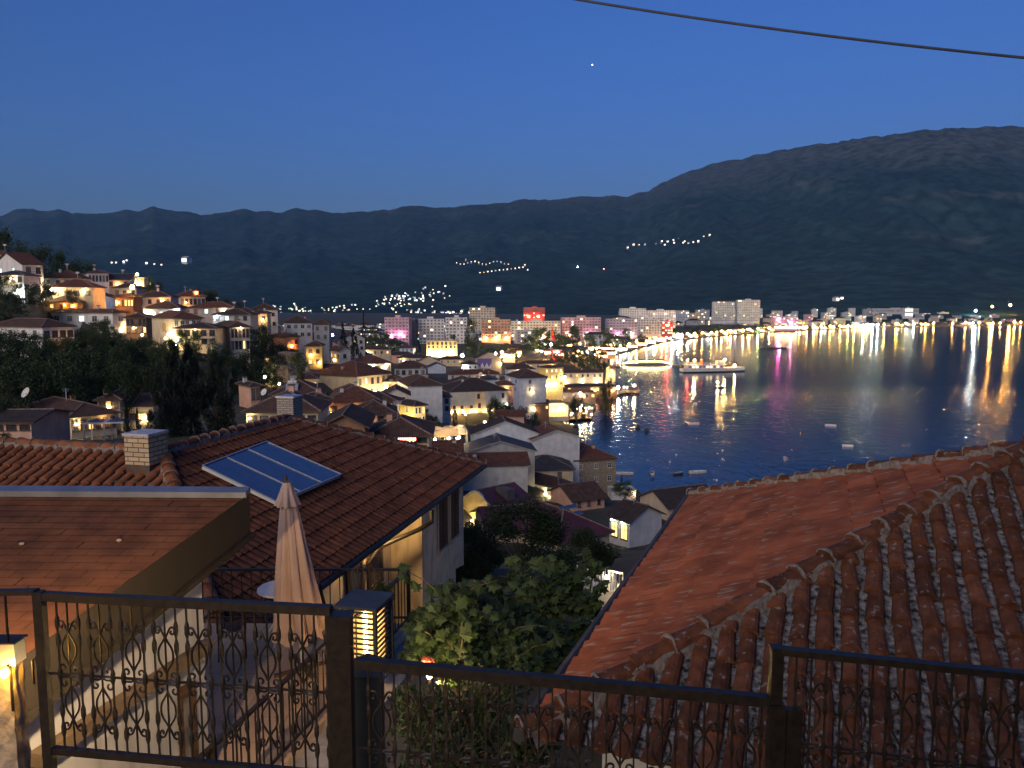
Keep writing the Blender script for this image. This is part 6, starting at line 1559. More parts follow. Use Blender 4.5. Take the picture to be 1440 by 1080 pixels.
# --- low shingled building on the left
def shingle_house():
    T = P(347, 698, 8.7); TL = P(-160, 695, 8.7); V = P(60, 905, 5.95); dv = (V - T); dv_n = dv.normalized(); V = T + dv_n * (dv.length + .4); VL = TL + (V - T)
    o = T.copy(); root = empty('shingled_building', o, 'low building with a mono pitch brown shingle roof and a white rough plastered side wall', 'building')
    x = (TL - T).normalized(); n = x.cross(dv_n).normalized()
    if n.z < 0: n = -n
    v = n.cross(x); Fm = frame(T - o, x, v, n); inv = Fm.inverted()
    pts = [inv @ (a - o) for a in (T, TL, VL, V)]
    mb = MB(); us = [a.x for a in pts]; vs = [a.y for a in pts]; lo, hi = min(vs), max(vs); q = q5; mb.mat(M['shingle'])
    rows = int((hi - lo) / .14)
    for r in range(rows + 1):                           # overlapping courses of strip shingles
        v0 = lo + (hi - lo) * r / (rows + 1); v1 = lo + (hi - lo) * (r + 1) / (rows + 1) + .01; k = (v0 - vs[0]) / (vs[3] - vs[0]) if vs[3] != vs[0] else 0
        k1 = (v1 - vs[0]) / (vs[3] - vs[0]); u0, u1 = pts[0].x + (pts[3].x - pts[0].x) * k, pts[0].x + (pts[3].x - pts[0].x) * k1
        ue = max(us); uu = -1.0 + (r % 2) * .16 + q.uniform(-.03, .03)
        while uu < ue:
            a, b = max(uu, u0), min(uu + .325, ue)
            if b > a:
                mb.cr = q.random(); sg = 1 if vs[3] > vs[0] else -1
                za, zb = (.012, .002) if sg > 0 else (.002, .012)
                za, zb = (zb, za); a1 = max(uu, u1)
                mb.poly([(a, v0, .01 if sg < 0 else .002), (b, v0, .01 if sg < 0 else .002), (b, v1, .002 if sg < 0 else .01), (a1, v1, .002 if sg < 0 else .01)])
            uu += .33 if q.random() > .12 else .335
    mb.mat(M['trim']); mb.cr = .5; mb.poly([(a.x, a.y, -.03) for a in pts]); mb.build('roof', root, Fm)
    m = MB().mat(M['flash']); m.beam(T - o + n * .05 + x * -.02, TL - o + n * .05, .16, .07, n); m.build('flashing', root)
    m = MB().mat(M['fascia']); drop = Vector((0, 0, .46)); s = x * -.03
    m.poly([T - o + s + n * .03, V - o + s + n * .03, V - o + s - drop, T - o + s - drop]); m.poly([T - o + s + n * .03, T - o + s - drop, T - o + x * .3 - drop, T - o + x * .3 + n * .03])
    m.poly([T - o + s - drop, V - o + s - drop, V - o + x * .5 - drop, T - o + x * .5 - drop]); m.poly([V - o + s + n * .03, VL - o + n * .03, VL - o - drop * .5, V - o + s - drop * .5])
    m.beam(T - o + s * 2 - drop, V - o + s * 2 - drop, .05, .05); m.build('fascia', root)
    dh = Vector((dv_n.x, dv_n.y, 0)).normalized(); wl = T + x * .28
    kx = (284 - 720) / F / ray(284, 830).y; t = min((abs((wl + dh * s).x / (wl + dh * s).y - kx), s) for s in np.linspace(-.5, 5, 1100))[1]
    c0 = wl + dh * t; c1 = wl + dh * (t + 5)
    def rz(pt): return T.z + (dv_n.z / math.hypot(dv_n.x, dv_n.y)) * (pt - T).dot(dh) - .36
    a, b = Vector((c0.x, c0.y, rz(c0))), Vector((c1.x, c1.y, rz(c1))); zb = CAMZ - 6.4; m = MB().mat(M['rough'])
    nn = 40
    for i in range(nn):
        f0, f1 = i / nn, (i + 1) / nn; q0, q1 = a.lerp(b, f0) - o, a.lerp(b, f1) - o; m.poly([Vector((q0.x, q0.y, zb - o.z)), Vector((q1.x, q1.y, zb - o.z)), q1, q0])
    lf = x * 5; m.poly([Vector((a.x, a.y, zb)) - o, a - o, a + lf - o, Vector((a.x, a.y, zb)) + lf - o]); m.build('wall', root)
    nrm = -x; wn = a - o
    def onw(px, py, off=.0): pt = on_plane(px, py, c0, Vector((dh.y, -dh.x, 0))); return pt - o + Vector((dh.y, -dh.x, 0)) * off * (1 if Vector((dh.y, -dh.x, 0)).x > 0 else -1)
    m = MB().mat(M['awn']); A0, A1 = onw(288, 905, .065), onw(40, 1068, .065); m.beam(A0, A1, .12, .12); m.build('canopy', root)
    m = MB().mat(M['wood']); d0, d1 = onw(246, 968, .02), onw(273, 955, .02)
    m.poly([d0, d1, d1 - dn * 1.7, d0 - dn * 1.7]); m.mat(M['curtain']); m.poly([d0.lerp(d1, .25) - dn * .15 + Vector((.01, 0, 0)), d0.lerp(d1, .6) - dn * .15 + Vector((.01, 0, 0)), d0.lerp(d1, .6) - dn * 1.5 + Vector((.01, 0, 0)), d0.lerp(d1, .25) - dn * 1.5 + Vector((.01, 0, 0))]); m.build('door', root)  # dark upright patch with a paler strip, built in the form of a door
    for px, py in ((31, 767), (168, 762)): c = on_plane(px, py, T, n) - o; m = MB().mat(M['mortar']); m.ball(c + n * .02, .028, 7, 4, .6); m.build('dropping', root)
M['shingle'] = rnd_surf('bitumen_shingle', [(.118, .044, .019), (.125, .047, .02), (.12, .045, .0195), (.13, .049, .021)], .85, 3, None, 8, .6, .15); M['flash'] = surf('zinc_flashing', (.22, .24, .3), (.16, .18, .22), 4, .35, .05, metal=.6)
M['fascia'] = surf('fascia_board', (.02, .015, .011), (.014, .011, .008), 4, .7, .1); M['awn'] = surf('canopy_sheet', (.12, .085, .055), (.08, .055, .035), 5, .7, .2)
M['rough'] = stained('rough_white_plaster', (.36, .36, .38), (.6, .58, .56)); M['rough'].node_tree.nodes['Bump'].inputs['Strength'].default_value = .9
shingle_house()

# --- terrace
K = P(574, 801, 12.6); zr_ = K.z; S1 = on_z(297, 1051, zr_); rd = (S1 - K); rd.z = 0; RL = rd.length; rd.normalize(); zf = P(450, 878, 12.55).z; ro = Vector((-rd.y, rd.x, 0)); ro = ro if ro.x > 0 else -ro
def terrace():
    root = empty('terrace', (K.x, K.y, zf), 'tan paved terrace between the shingled building and the garden', 'terrace'); o = Vector((K.x, K.y, zf)); m = MB().mat(M['paving'])
    a = Vector((K.x, K.y, zf)) + ro * .06; b = a + rd * (RL + 3.0); c = b + Vector((-5, 0, 0)); d = Vector((-7, K.y, zf)); q = [x - o for x in (a, d, c, b)]
    m.poly(q if (q[1] - q[0]).cross(q[2] - q[0]).z > 0 else q[::-1]); m.mat(M['warm2'])
    for x, y in ((q[0], q[1]), (q[0], q[3])): m.poly([x, y, y - dn * 5, x - dn * 5])
    m.build('floor', root); m = MB().mat(M['coping']); w = ro * .5; a2, b2 = q[0] + ro * .002 - dn * .12, q[3] + ro * .002 - dn * .12; t = dn * .12
    for k in range(12):
        u0, u1 = a2.lerp(b2, k / 12), a2.lerp(b2, (k + .985) / 12); m.add([u0, u1, u1 + w, u0 + w, u0 - t, u1 - t, u1 + w - t, u0 + w - t], [(0, 1, 2, 3), (4, 7, 6, 5), (0, 4, 5, 1), (1, 5, 6, 2), (2, 6, 7, 3), (3, 7, 4, 0)])
    m.mat(M['warm2']); m.poly([a2 + w * .9 - t, b2 + w * .9 - t, b2 + w * .9 - dn * 5, a2 + w * .9 - dn * 5]); m.build('coping', root)
M['paving'] = brick_mat('terrace_paving', (.42, .29, .18), (.36, .25, .16), (.2, .15, .1), .6, .6); M['paving'].node_tree.nodes['Brick Texture'].offset = 0; M['paving'].node_tree.nodes['Brick Texture'].inputs['Mortar Size'].default_value = .006
_n = M['paving'].node_tree; _b = _n.nodes['Brick Texture']; _n.links.new(_n.nodes['Texture Coordinate'].outputs['Object'], _b.inputs['Vector'])
M['coping'] = surf('coping_stone', (.26, .26, .28), (.16, .16, .18), 4, .8, .3)
terrace()
def bar_rail(root, a, b, h, sp=.13, post=.05):
    m = MB().mat(M['iron']); m.beam(a, b, .05, .04); m.build('top_rail', root); m = MB().mat(M['iron']); m.beam(a - dn * (h - .1), b - dn * (h - .1), .03, .03); m.build('bottom_rail', root)
    n = max(2, int((b - a).length / sp)); bm = MB().mat(M['iron']); bm.box(-.008, .008, -.008, .008, -(h - .1) + .016, -.021); me = bm.mesh('baluster')
    for i in range(n + 1): link('baluster', me, root, Matrix.Translation(a.lerp(b, i / n)))
def terrace_rail():
    h = zr_ - zf; o = K.copy(); root = empty('terrace_railing', o, 'plain iron railing round the far side and the garden side of the terrace', 'railing'); L = Vector((P(270, 799, 12.6).x, K.y, zr_)) - o
    bar_rail(root, Vector((0, 0, 0)), L, h, .16); bar_rail(root, Vector((0, 0, 0)) + rd * .03, rd * (RL + .5), h, .14)
    for x in (Vector((0, 0, 0)), L, rd * (RL * .5), rd * RL): m = MB().mat(M['iron']); m.box(x.x - .03, x.x + .03, x.y - .03, x.y + .03, -h, -.021); m.build('post', root)
terrace_rail()
def umbrella():
    b = P(428, 850, 10.9); top = P(408, 674, 10.9); b = Vector((b.x - .05, b.y, zf)); h = top.z - zf; root = empty('parasol', b, 'closed pinkish beige parasol standing on the terrace', 'parasol'); q = q5
    m = MB().mat(M['whitetrim']); m.tube([(0, 0, 0), (-.06, 0, h * .5), (-.16, 0, h - .02)], .024, 8); m.build('pole', root); m = MB().mat(M['wood']); m.tube([(-.16, 0, h - .06), (-.17, 0, h + .06)], [.03, .018], 8); m.build('finial', root)
    m = MB().mat(M['canvas']); n = 64; R_ = []; z0, z1 = .55, h - .06; rows = 26
    for j in range(rows + 1):
        t = j / rows; z = z1 + (z0 - z1) * t; rad = .055 + .27 * t ** .8; row = []
        for i in range(n):
            a = 2 * math.pi * i / n; f = 1 + (.14 + .44 * t) * (abs(math.sin(a * 4 + .5 * math.sin(t * 3))) - .55) + .05 * math.sin(a * 13 + t * 4)
            zz = z + (.05 * math.sin(a * 8) if j == rows else 0); xo = -.15 * (z / h); row.append((xo + rad * f * math.cos(a), rad * f * math.sin(a) * .95, zz))
        R_.append(row)
    for A, B in zip(R_[:-1], R_[1:]):
        for i in range(n): m.poly([A[i], B[i], B[(i + 1) % n], A[(i + 1) % n]])
    m.build('canopy', root, None, True); m = MB().mat(M['canvas']); R2 = []
    for j in range(6):
        t = j / 5; row = []
        for i in range(n): a = 2 * math.pi * i / n; rad = (.06 + .10 * t) * (1 + .22 * t * math.sin(a * 8)); row.append((-.15 + rad * math.cos(a), rad * math.sin(a), z1 + .02 - .34 * t))
        R2.append(row)
    for A, B in zip(R2[:-1], R2[1:]):
        for i in range(n): m.poly([A[i], B[i], B[(i + 1) % n], A[(i + 1) % n]])
    m.build('vent_cap', root, None, True)
    for k in range(8):
        a = 2 * math.pi * k / 8 + .2; m = MB().mat(M['iron']); m.tube([(-.15 + .05 * math.cos(a), .05 * math.sin(a), h - .1), (.30 * math.cos(a) - .04, .30 * math.sin(a), .62)], .007, 5); m.build('rib', root)
    for k in range(2): m = MB().mat(M['wood']); a = k * math.pi / 2 + .6; c, s = .42 * math.cos(a), .42 * math.sin(a); m.beam((-c, -s, .03 + .04 * k), (c, s, .03 + .04 * k), .06, .04); m.build('foot', root)
M['canvas'] = surf('parasol_canvas', (.46, .33, .28), (.4, .28, .235), 3, .9, .1)
umbrella()
def table(): 
    c = P(398, 826, 12.0); c.z = zf; H = P(398, 826, 12.0).z - zf; root = empty('garden_table', c, 'round white garden table behind the closed parasol', 'table'); m = MB().mat(M['whitetrim']); m.tube([(0, 0, H - .03), (0, 0, H)], .40, 28); m.build('tabletop', root)
    m = MB().mat(M['iron']); m.tube([(.36 * math.cos(a), .36 * math.sin(a), H - .045) for a in np.linspace(0, 6.2832, 25)], .012, 5); m.build('rim', root)
    for k in range(3): a = k * 2.09 + .4; m = MB().mat(M['whitetrim']); m.tube([(.08 * math.cos(a), .08 * math.sin(a), H - .04), (.1 * math.cos(a), .1 * math.sin(a), .4), (.4 * math.cos(a), .4 * math.sin(a), 0.01)], .018, 6); m.build('leg', root)
table()
def chair(px, py, d, rot, mat, label, back=.95):
    c = P(px, py, d); c.z = zf; root = empty('garden_chair', Matrix.Translation(c) @ Matrix.Rotation(R(rot), 4, 'Z'), label, 'chair'); m = MB().mat(M[mat])
    for k in range(5): m.box(-.2, .2, -.2 + k * .082, -.135 + k * .082, .44, .46)
    m.build('seat', root); m = MB().mat(M[mat]); m.tube([(-.2, .22, .47), (-.2, .3, back - .1), (-.14, .32, back), (.14, .32, back), (.2, .3, back - .1), (.2, .22, .47)], .014, 6)
    for x in (-.1, 0, .1): m.tube([(x, .22, .47), (x, .31, back - .02)], .009, 5)
    m.build('backrest', root)
    for x in (-.19, .19):
        for y, y2 in ((-.18, .2), (.2, -.18)): m = MB().mat(M[mat]); m.tube([(x, y, .44), (x * 1.05, y2, 0)], .013, 6); m.build('leg', root)
chair(326, 890, 11.4, 200, 'wood', 'folding timber chair left of the white table'); chair(478, 880, 11.9, 100, 'iron', 'dark metal chair right of the parasol'); chair(520, 850, 12.2, 30, 'wood', 'slatted timber chair by the terrace corner', 1.05)
def slat_box():
    c = P(513, 842, 10.6); top = c.z; o = Vector((c.x, c.y, zf)); Mx = frame(o, -ro * -1 if False else ro, -rd, dn); root = empty('slatted_cabinet', Mx, 'dark slatted cabinet glowing from a lamp inside it', 'cabinet'); H = top - zf; W, D = .56, .58
    m = MB().mat(M['darkpaint']); m.box(-W / 2 - .04, W / 2 + .04, -D / 2 - .04, D / 2 + .04, H - .04, H); m.build('top', root)
    for x in (-W / 2, W / 2):
        for y in (-D / 2, D / 2): m = MB().mat(M['darkpaint']); m.box(x - .025, x + .025, y - .025, y + .025, 0, H - .041); m.build('post', root)
    m = MB().mat(M['darkpaint']); n = 15
    for k in range(n):
        z = .06 + (H - .16) * k / (n - 1)
        for y in (-D / 2, D / 2): m.box(-W / 2 + .026, W / 2 - .026, y - .008, y + .008, z, z + .028)
        for x in (-W / 2, W / 2): m.box(x - .008, x + .008, -D / 2 + .026, D / 2 - .026, z, z + .028)
    m.build('slats', root); m = MB().mat(M['cablamp']); m.tube([(0, 0, .2), (0, 0, H - .2)], .035, 8); m.build('lamp', root); m = MB().mat(M['cream']); m.box(-W * .44, W * .44, .12, .14, .05, H - .08); m.build('panel', root)  # cream panel added behind the lamp so more of the slats look lit
M['cablamp'] = glow('cabinet_lamp', (1, .6, .2), 9); M['darkpaint'] = surf('dark_painted_metal', (.05, .055, .06), (.035, .04, .042), 6, .5, .1)
slat_box()
def potted():
    c = P(537, 830, 11.6); root = empty('potted_plant', (c.x, c.y, zf), 'bright green potted shrub by the terrace corner railing', 'plant'); h = c.z - zf; m = MB().mat(M['peach']); m.tube([(0, 0, 0), (0, 0, h - .25)], [.12, .17], 12); m.build('pot', root); m = MB().mat(M['figleaf']); q = q5
    for i in range(420): m.cr = q.uniform(.4, 1); d = Vector((q.gauss(0, 1), q.gauss(0, 1), q.gauss(0, 1))).normalized() * .21 * q.random() ** .4; leaf_quad(m, Vector((0, 0, h - .08)) + d, .035, q)
    m.build('foliage', root)
potted()

# --- fig and shrubs in the garden
def fig_leaf(mb, c, s, q, droop=None):
    n = Vector((q.gauss(0, .5), q.gauss(-.5, .5), 1)).normalized(); a = n.orthogonal().normalized(); b = n.cross(a); t = q.uniform(0, 6.28); a, b = a * math.cos(t) + b * math.sin(t), b * math.cos(t) - a * math.sin(t)
    out = [(0, -.55), (.16, -.3), (.48, -.32), (.36, -.05), (.62, .2), (.3, .22), (.2, .42), (0, .75), (-.2, .42), (-.3, .22), (-.62, .2), (-.36, -.05), (-.48, -.32), (-.16, -.3)]
    P_ = [c + a * x * s + b * y * s - n * s * .35 * abs(x) * .8 for x, y in out]; m = c + b * .05 * s
    for i in range(len(P_)): mb.poly([m, P_[i], P_[(i + 1) % len(P_)]])
def shrub(name, label, cat, blobs, mat, n, s, group=None, root_px=None):
    q = q5; b0 = P(*root_px); root = empty(name, b0, label, cat, group); m = MB().mat(M[mat]); br = MB().mat(M['bark']); tot = sum(b[3] * b[4] for b in blobs)
    for px, py, d, rx, ry in blobs:
        c = P(px, py, d) - b0; sx, sy = rx * d / F, ry * d / F; br.tube([(q.uniform(-.1, .1), q.uniform(-.1, .1), 0), c * .5 + Vector((q.uniform(-.2, .2), 0, .1)), c], [.035, .022, .008], 5)
        base = q.uniform(.2, .8)
        for k in range(max(3, int(n * rx * ry / tot))):
            dd = Vector((q.gauss(0, 1), q.gauss(0, 1), q.gauss(0, 1))).normalized() * q.random() ** .5; m.cr = min(1, max(0, base + q.uniform(-.3, .3))); x = c + Vector((dd.x * sx, dd.y * sx, dd.z * sy))
            if s > .06: fig_leaf(m, x, s * q.uniform(.6, 1.2), q)
            else: leaf_quad(m, x, s * q.uniform(.6, 1.3), q)
            if k % 9 == 0: br.tube([c, x], [.009, .004], 4)
    if s > .06:                                      # long leafy shoots breaking the outline
        for k in range(22):
            px, py, d, rx, ry = q.choice(blobs); c = P(px, py, d) - b0; tip = c + Vector((q.gauss(0, .45), q.gauss(0, .3), q.uniform(.3, .7))) * (rx * d / F * 2.2); br.tube([c, c.lerp(tip, .5) + Vector((0, 0, .06)), tip], [.012, .008, .003], 4); base = q.uniform(.3, 1)
            for i in range(9): m.cr = min(1, base + q.uniform(-.2, .2)); fig_leaf(m, c.lerp(tip, .35 + .08 * i) + Vector((q.gauss(0, .05), q.gauss(0, .05), q.gauss(0, .03))), s * q.uniform(.9, 1.6), q)
    m.build('foliage', root); br.build('stem', root)
shrub('fig_tree', 'fig bush with big lobed leaves catching the terrace light', 'tree', [(600, 885, 8.6, 32, 30), (635, 850, 8.8, 34, 34), (660, 895, 8.4, 40, 34), (690, 868, 9.2, 34, 26), (665, 838, 9.3, 14, 12), (620, 915, 8.2, 36, 20), (700, 900, 8.6, 36, 34), (730, 870, 9.6, 34, 28), (590, 920, 8.2, 20, 16), (645, 935, 8.0, 50, 24), (720, 930, 8.2, 44, 24)], 'figleaf', 1500, .10, root_px=(650, 1010, 8.6))
shrub('fig_tree', 'darker fig crown spreading towards the terracotta roof', 'tree', [(770, 850, 11, 38, 34), (800, 830, 11.5, 34, 28), (748, 832, 12, 30, 20), (825, 855, 11, 28, 26), (770, 905, 10, 46, 34), (820, 890, 10.4, 20, 28), (790, 812, 12, 24, 14), (835, 802, 12, 14, 10), (760, 930, 9.4, 30, 16)], 'figleaf', 1250, .115, root_px=(790, 960, 10.4))
shrub('bush', 'black shadowed bush behind the lower fence panel', 'bush', [(600, 1010, 6.6, 60, 50), (680, 1000, 6.8, 60, 60), (740, 1060, 6.2, 50, 60), (640, 1075, 6.2, 90, 50), (700, 960, 7.6, 60, 26), (570, 985, 7, 20, 30)], 'leafd', 4200, .035, root_px=(650, 1150, 6.4))
shrub('bush', 'dark leafy shrub below the beige house wall', 'bush', [(585, 905, 10.2, 18, 14), (600, 870, 10.6, 16, 12), (575, 925, 9.4, 18, 12)], 'leaf', 500, .04, root_px=(585, 950, 9.8))
M['gbulb'] = glow('garden_bulb', (1, .66, .28), 400)
for lx, ly, ld_, lab in ((604, 950, 7.75, 'little warm lamp glowing low behind the fence scrolls'),):
    c = P(lx, ly, ld_); root = empty('garden_lamp', c, lab, 'lamp'); m = MB().mat(M['gbulb']); m.ball((0, 0, 0), .03, 8, 6); m.build('bulb', root); m = MB().mat(M['iron']); m.tube([(0, 0, -1.3), (0, 0, -.035)], .015, 6); m.build('pole', root)
fl_ = MB().mat(surf('red_petals', (.5, .1, .05), (.4, .06, .03), 9, .6, 0)); fl_.ball((0, 0, 0), .05, 8, 5)
for k in range(5): a_ = k * 1.2566; fl_.ball((.05 * math.cos(a_), .05 * math.sin(a_), .01), .035, 6, 4)
tag(fl_.build('flower', None, Matrix.Translation(P(602, 930, 8.0))), 'single orange red flower among the fig leaves', 'flower')
def far_rail():
    a, b = P(818, 795, 24), P(876, 806, 22); h = P(818, 822, 24).z; h = a.z - h; root = empty('balcony_railing', a, 'pale bar railing with a lantern just left of the terracotta roof edge', 'railing'); o = a.copy()
    m = MB().mat(M['alu']); m.beam(Vector((0, 0, 0)), b - o, .05, .05); m.beam(-dn * h, b - o - dn * h, .05, .05); m.build('rail', root); n = 13; bm = MB().mat(M['alu']); bm.box(-.02, .02, -.02, .02, -h + .026, -.026); me = bm.mesh('baluster')
    for i in range(n + 1): link('baluster', me, root, Matrix.Translation((b - o) * (i / n)))
    m = MB().mat(M['offwhite']); m.poly([-dn * (h + .03) - p * 0, b - o - dn * (h + .03), b - o - dn * (h + .03) + Vector((0, 2, 0)), Vector((0, 2, -h - .03))]); m.poly([-dn * (h + .03), b - o - dn * (h + .03), b - o - dn * (h + 1.5), -dn * (h + 1.5)]); m.build('floor', root)
    c = P(853, 812, 22.4) - o; m = MB().mat(M['pale']); m.ball(c, .05, 8, 5); m.mat(M['iron']); m.tube([c + dn * .1, c + dn * .28], .03, 6); m.build('lantern', root)
far_rail()

# --- wrought iron fence along the street
UP = [(0, 410), (12, 385), (30, 350), (48, 345), (56, 362), (46, 382), (33, 376), (36, 364)]
BEL = [(0, 400), (14, 425), (34, 455), (43, 490), (38, 530), (20, 562), (4, 590), (0, 600)]
MID = [(0, 652), (22, 640), (48, 640), (62, 618), (54, 594), (36, 592), (29, 607), (38, 618)]
BOT = [(x, 1300 - y) for x, y in UP]
def smooth(pts, n=3):
    o = []
    for i in range(len(pts) - 1):
        p0, p1, p2, p3 = pts[max(i - 1, 0)], pts[i], pts[i + 1], pts[min(i + 2, len(pts) - 1)]
        for k in range(n):
            t = k / n; o.append(tuple(.5 * (2 * b + (c - a) * t + (2 * a - 5 * b + 4 * c - d) * t * t + (3 * b - a - 3 * c + d) * t ** 3) for a, b, c, d in zip(p0, p1, p2, p3)))
    return o + [pts[-1]]
SC = 4.42 / F / 3.6
def motif_mesh():
    m = MB().mat(M['iron'])
    for sx in (-1, 1):
        for c in (UP, BEL, MID, [(x, 1300 - y) for x, y in BEL], [(x, 1300 - y) for x, y in MID], BOT): m.tube([(sx * x * SC, 0, -(y - 210) * SC) for x, y in smooth(c)], .0065, 5)
    return m.mesh('scroll')
def bar_mesh(kind, h):
    m = MB().mat(M['iron'])
    if kind: m.tube([(0, 0, -.02), (0, 0, -h)], .006, 6)
    else:
        zs = [0.02] ; rs = [.0065]
        for y in (355, 455, 640, 850, 955):
            z = (y - 210) * SC
            for dz, r in ((-.05, .0065), (-.02, .014), (.02, .014), (.05, .0065)): zs.append(z + dz); rs.append(r)
        zs.append(h); rs.append(.0065); pr = sorted(zip(zs, rs)); m.tube([(0, 0, -z) for z, r in pr], [r for z, r in pr], 4)
    return m.mesh('baluster' if not kind else 'rod')
def panel(root, a, b, h, off=0.0, rail=.045):
    o = root.matrix_world.translation; a, b = a - o, b - o; d = (b - a); L = d.length; d.normalize(); ang = math.atan2(d.y, d.x); m = MB().mat(M['iron']); m.beam(a, b, .05, rail); m.build('top_rail', root)
    m = MB().mat(M['iron']); m.beam(a - dn * h, b - dn * h, .04, .04); m.build('bottom_rail', root); m = MB().mat(M['iron']); m.beam(a - dn * .49, b - dn * .49, .008, .014); m.build('middle_bar', root)
    st = 64 * SC; n = int((L - .06) / st); R0 = Matrix.Rotation(ang, 4, 'Z'); bm, cm, mm = bar_mesh(0, h), bar_mesh(1, h), motif_mesh()
    for i in range(n + 1):
        t = .05 + off + i * st
        if t > L - .03: break
        x = a + d * t; T_ = Matrix.Translation(x) @ R0
        if i % 3 == 1 or False: link('rod', cm, root, T_); (link('scroll', mm, root, T_) if .06 < t < L - .06 else None)
        else: link('baluster', bm, root, T_)
def fence():
    g0, g1 = P(62, 838, 4.52), P(466, 858, 4.18); root = empty('iron_gate', g0, 'ornate wrought iron gate panel of twin scrolls and twisted bars at the left', 'gate'); o = g0
    panel(root, g0, g1, .99, .03, .05)
    for x, w in ((g0 - Vector((.03, 0, 0)), .055), (g1 + Vector((.0, 0, 0)), .05)): m = MB().mat(M['iron']); y = x - o; m.box(y.x - w / 2, y.x + w / 2, y.y - w / 2, y.y + w / 2, -1.5, .03); m.build('stile', root)
    hx = P(46, 935, 4.5) - o; m = MB().mat(M['iron']); m.tube([hx - dn * .12, hx + dn * .03, hx + dn * .05 + Vector((.02, 0, 0)), hx + Vector((.03, 0, 0))], .008, 6); m.build('hinge', root)
    m0, m1 = P(500, 932, 4.06), P(1088, 986, 3.80); root = empty('iron_fence', m0, 'lower wrought iron fence panel in the middle before the dark bush', 'fence'); panel(root, m0, m1, 1.0, .02, .055)
    r0, r1 = P(1092, 914, 3.80), P(1520, 958, 3.50); root = empty('iron_fence', r0, 'upper wrought iron railing before the barrel tiles at the right', 'fence'); panel(root, r0, r1, .9, .05, .035)
    m = MB().mat(M['iron']); m.box(-.03, .03, -.03, .03, -1.2, .02); m.build('post', root)
    c = P(480, 868, 4.14); root = empty('gate_post', c, 'broad square iron gate post right of the scrolled gate', 'post'); m = MB().mat(M['iron']); m.box(-.055, .055, -.05, .05, -1.6, .0); m.build('shaft', root); m = MB().mat(M['iron']); m.box(-.062, .062, -.057, .057, .001, .02); m.build('cap', root)
    c = P(517, 940, 4.5); root = empty('capped_post', c, 'square dark post with a pyramid cap beside the gate post', 'post'); m = MB().mat(M['darkpaint']); m.box(-.085, .085, -.085, .085, -1.6, 0); m.build('shaft', root)
    m = MB().mat(M['darkpaint']); s = .12; cs = [(-s, -s, .0), (s, -s, 0), (s, s, 0), (-s, s, 0)]; m.poly(cs[::-1])
    for i in range(4): m.poly([cs[i], cs[(i + 1) % 4], (0, 0, .1)])
    m.build('cap', root)
    c = P(1092, 1000, 3.78); root = empty('fence_post', c, 'square iron post where the middle panel meets the right railing', 'post'); m = MB().mat(M['iron']); m.box(-.04, .04, -.03, .03, -.9, .04); m.build('shaft', root); m = MB().mat(M['iron']); m.box(.045, .13, -.02, .02, -.9, .015); m.build('plate', root)
    a, b = P(-60, 834, 4.62), P(52, 832, 4.53); root = empty('iron_rail', a, 'short iron rail running out of the picture left of the gate', 'railing'); m = MB().mat(M['iron']); m.beam(Vector((0, 0, 0)), b - a, .05, .03); m.build('top_rail', root)
    x = P(7, 836, 4.55) - a; m = MB().mat(M['iron']); m.tube([x, x - dn * .75], .008, 6); m.build('rod', root)
fence()
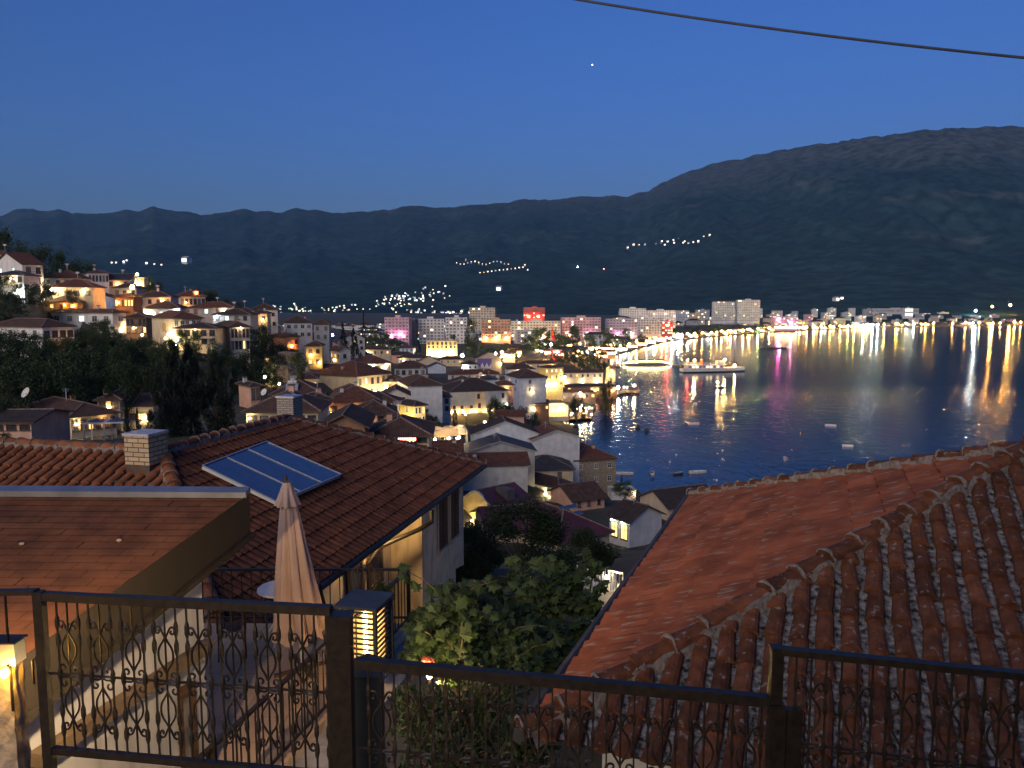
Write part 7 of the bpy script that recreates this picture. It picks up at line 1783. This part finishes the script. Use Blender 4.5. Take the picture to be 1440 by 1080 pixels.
def lamp_pillar():
    c = P(14, 915, 4.62); o = Vector((c.x, c.y, CAMZ - 3.6)); root = empty('stone_pillar', o, 'rough stone gate pillar washed yellow by the wall lamp', 'pillar'); m = MB().mat(M['stone2']); h = c.z - o.z; q = q5
    n = 14
    def pt(u, v, face): j = .007 * math.sin(u * 37 + v * 23) + .006 * math.sin(u * 91 - v * 57); return Vector((-1.0 + u, -j, v)) if face == 0 else Vector((j, u, v))
    for f, W in ((0, 1.0), (1, .12)):
        for i in range(n):
            for k in range(n):
                u0, u1, v0, v1 = W * i / n, W * (i + 1) / n, h * k / n, h * (k + 1) / n; m.poly([pt(u0, v0, f), pt(u1, v0, f), pt(u1, v1, f), pt(u0, v1, f)])
    m.poly([(-1, 0, h), (0, 0, h), (0, .12, h), (-1, .12, h)]); m.build('shaft', root)
    l = P(6, 947, 4.5); root = empty('wall_lamp', l, 'small bare wall lamp blazing yellow at the left edge', 'lamp'); m = MB().mat(M['bulb']); m.ball((0, 0, 0), .026, 10, 6); m.build('bulb', root); m = MB().mat(M['iron']); m.tube([(0, .02, .02), (0, .12, .03)], .015, 6); m.build('bracket', root)
    ld = bpy.data.lights.new('flood', 'SPOT'); ld.energy = 150; ld.spot_size = R(160); ld.spot_blend = .6; ld.color = (1, .68, .34); ld.shadow_soft_size = .04; lo = bpy.data.objects.new('flood', ld); COL.objects.link(lo); lo.parent = root
    lo.location = (.10, .30, 0); dv = Vector((-.12, 1, -.2)); lo.rotation_euler = dv.to_track_quat('-Z', 'Y').to_euler()
    a = P(9, 918, 4.56); bx = empty('meter_box', a, 'yellow lit sheet metal box on the pillar above the wall lamp', 'box'); m = MB().mat(M['alu']); m.box(-.16, .062, -.02, .09, -.075, .065); m.build('body', bx); m = MB().mat(M['iron']); m.box(-.16, .075, -.03, .1, .066, .075); m.build('lid', bx)
M['stone2'] = surf('rough_pillar_stone', (.36, .3, .22), (.2, .16, .11), 7, .95, 1.0, detail=8, bd=.03); M['bulb'] = glow('bare_bulb', (1, .50, .06), 170)
lamp_pillar()
# --- overhead cable and evening star
m = MB().mat(M['darkpaint']); a, b = P(780, -6, 9.5), P(1480, 85, 8.2); m.tube([a.lerp(b, t / 14) - dn * .05 * (1 - (2 * t / 14 - 1) ** 2) for t in range(15)], .014, 6); tag(m.build('power_cable'), 'thin black power cable crossing the sky at the upper right', 'cable')
m = MB().mat(glow('starlight', (.9, .95, 1), 5)); m.ball((0, 0, 0), 9, 8, 6); tag(m.build('star', None, Matrix.Translation(P(833, 91, 16000))), 'single evening star in the blue sky', 'star')

def added_shade_house():  # house added out of view to block sky light and darken the near roof
    root = empty('added_shade_house', (4.5, -3.2, 46.4), 'added unseen plastered house behind the viewer, shading the near roof', 'house'); m = MB().mat(M['offwhite']); m.box(-6, 9, -8, 0, -1, 7.5); m.build('wall', root)
    link('roof', roof_mesh('hip', 15, 8, 7.5, 24, .5, M['roof_brown'], M['trim']), root, Matrix.Translation((-6, -8, 0)))
    for x in (-3, 1, 5): put_window(root, 'R', x, 4.8, 1.0, 1.4, plane=0.0).matrix_local = Matrix.Translation((x, 0, 4.8)) @ Matrix.Rotation(math.pi, 4, 'Z')
added_shade_house()

# ------------------------------------------------------------------ evening air
def haze():
    m = bpy.data.materials.new('evening_haze'); m.use_nodes = True; nt = m.node_tree; nt.nodes.clear()
    out = nt.nodes.new('ShaderNodeOutputMaterial'); v = nt.nodes.new('ShaderNodeVolumePrincipled'); v.inputs['Color'].default_value = (.30, .60, 1, 1); v.inputs['Density'].default_value = 4.5e-5; v.inputs['Anisotropy'].default_value = .2
    nt.links.new(v.outputs[0], out.inputs['Volume'])
    b = MB().mat(m); b.box(-14500, 14500, -1200, 13500, -260, 1950); o = b.build('haze'); tag(o, kind='stuff', label='thin blue evening haze over the lake and mountains')
haze()
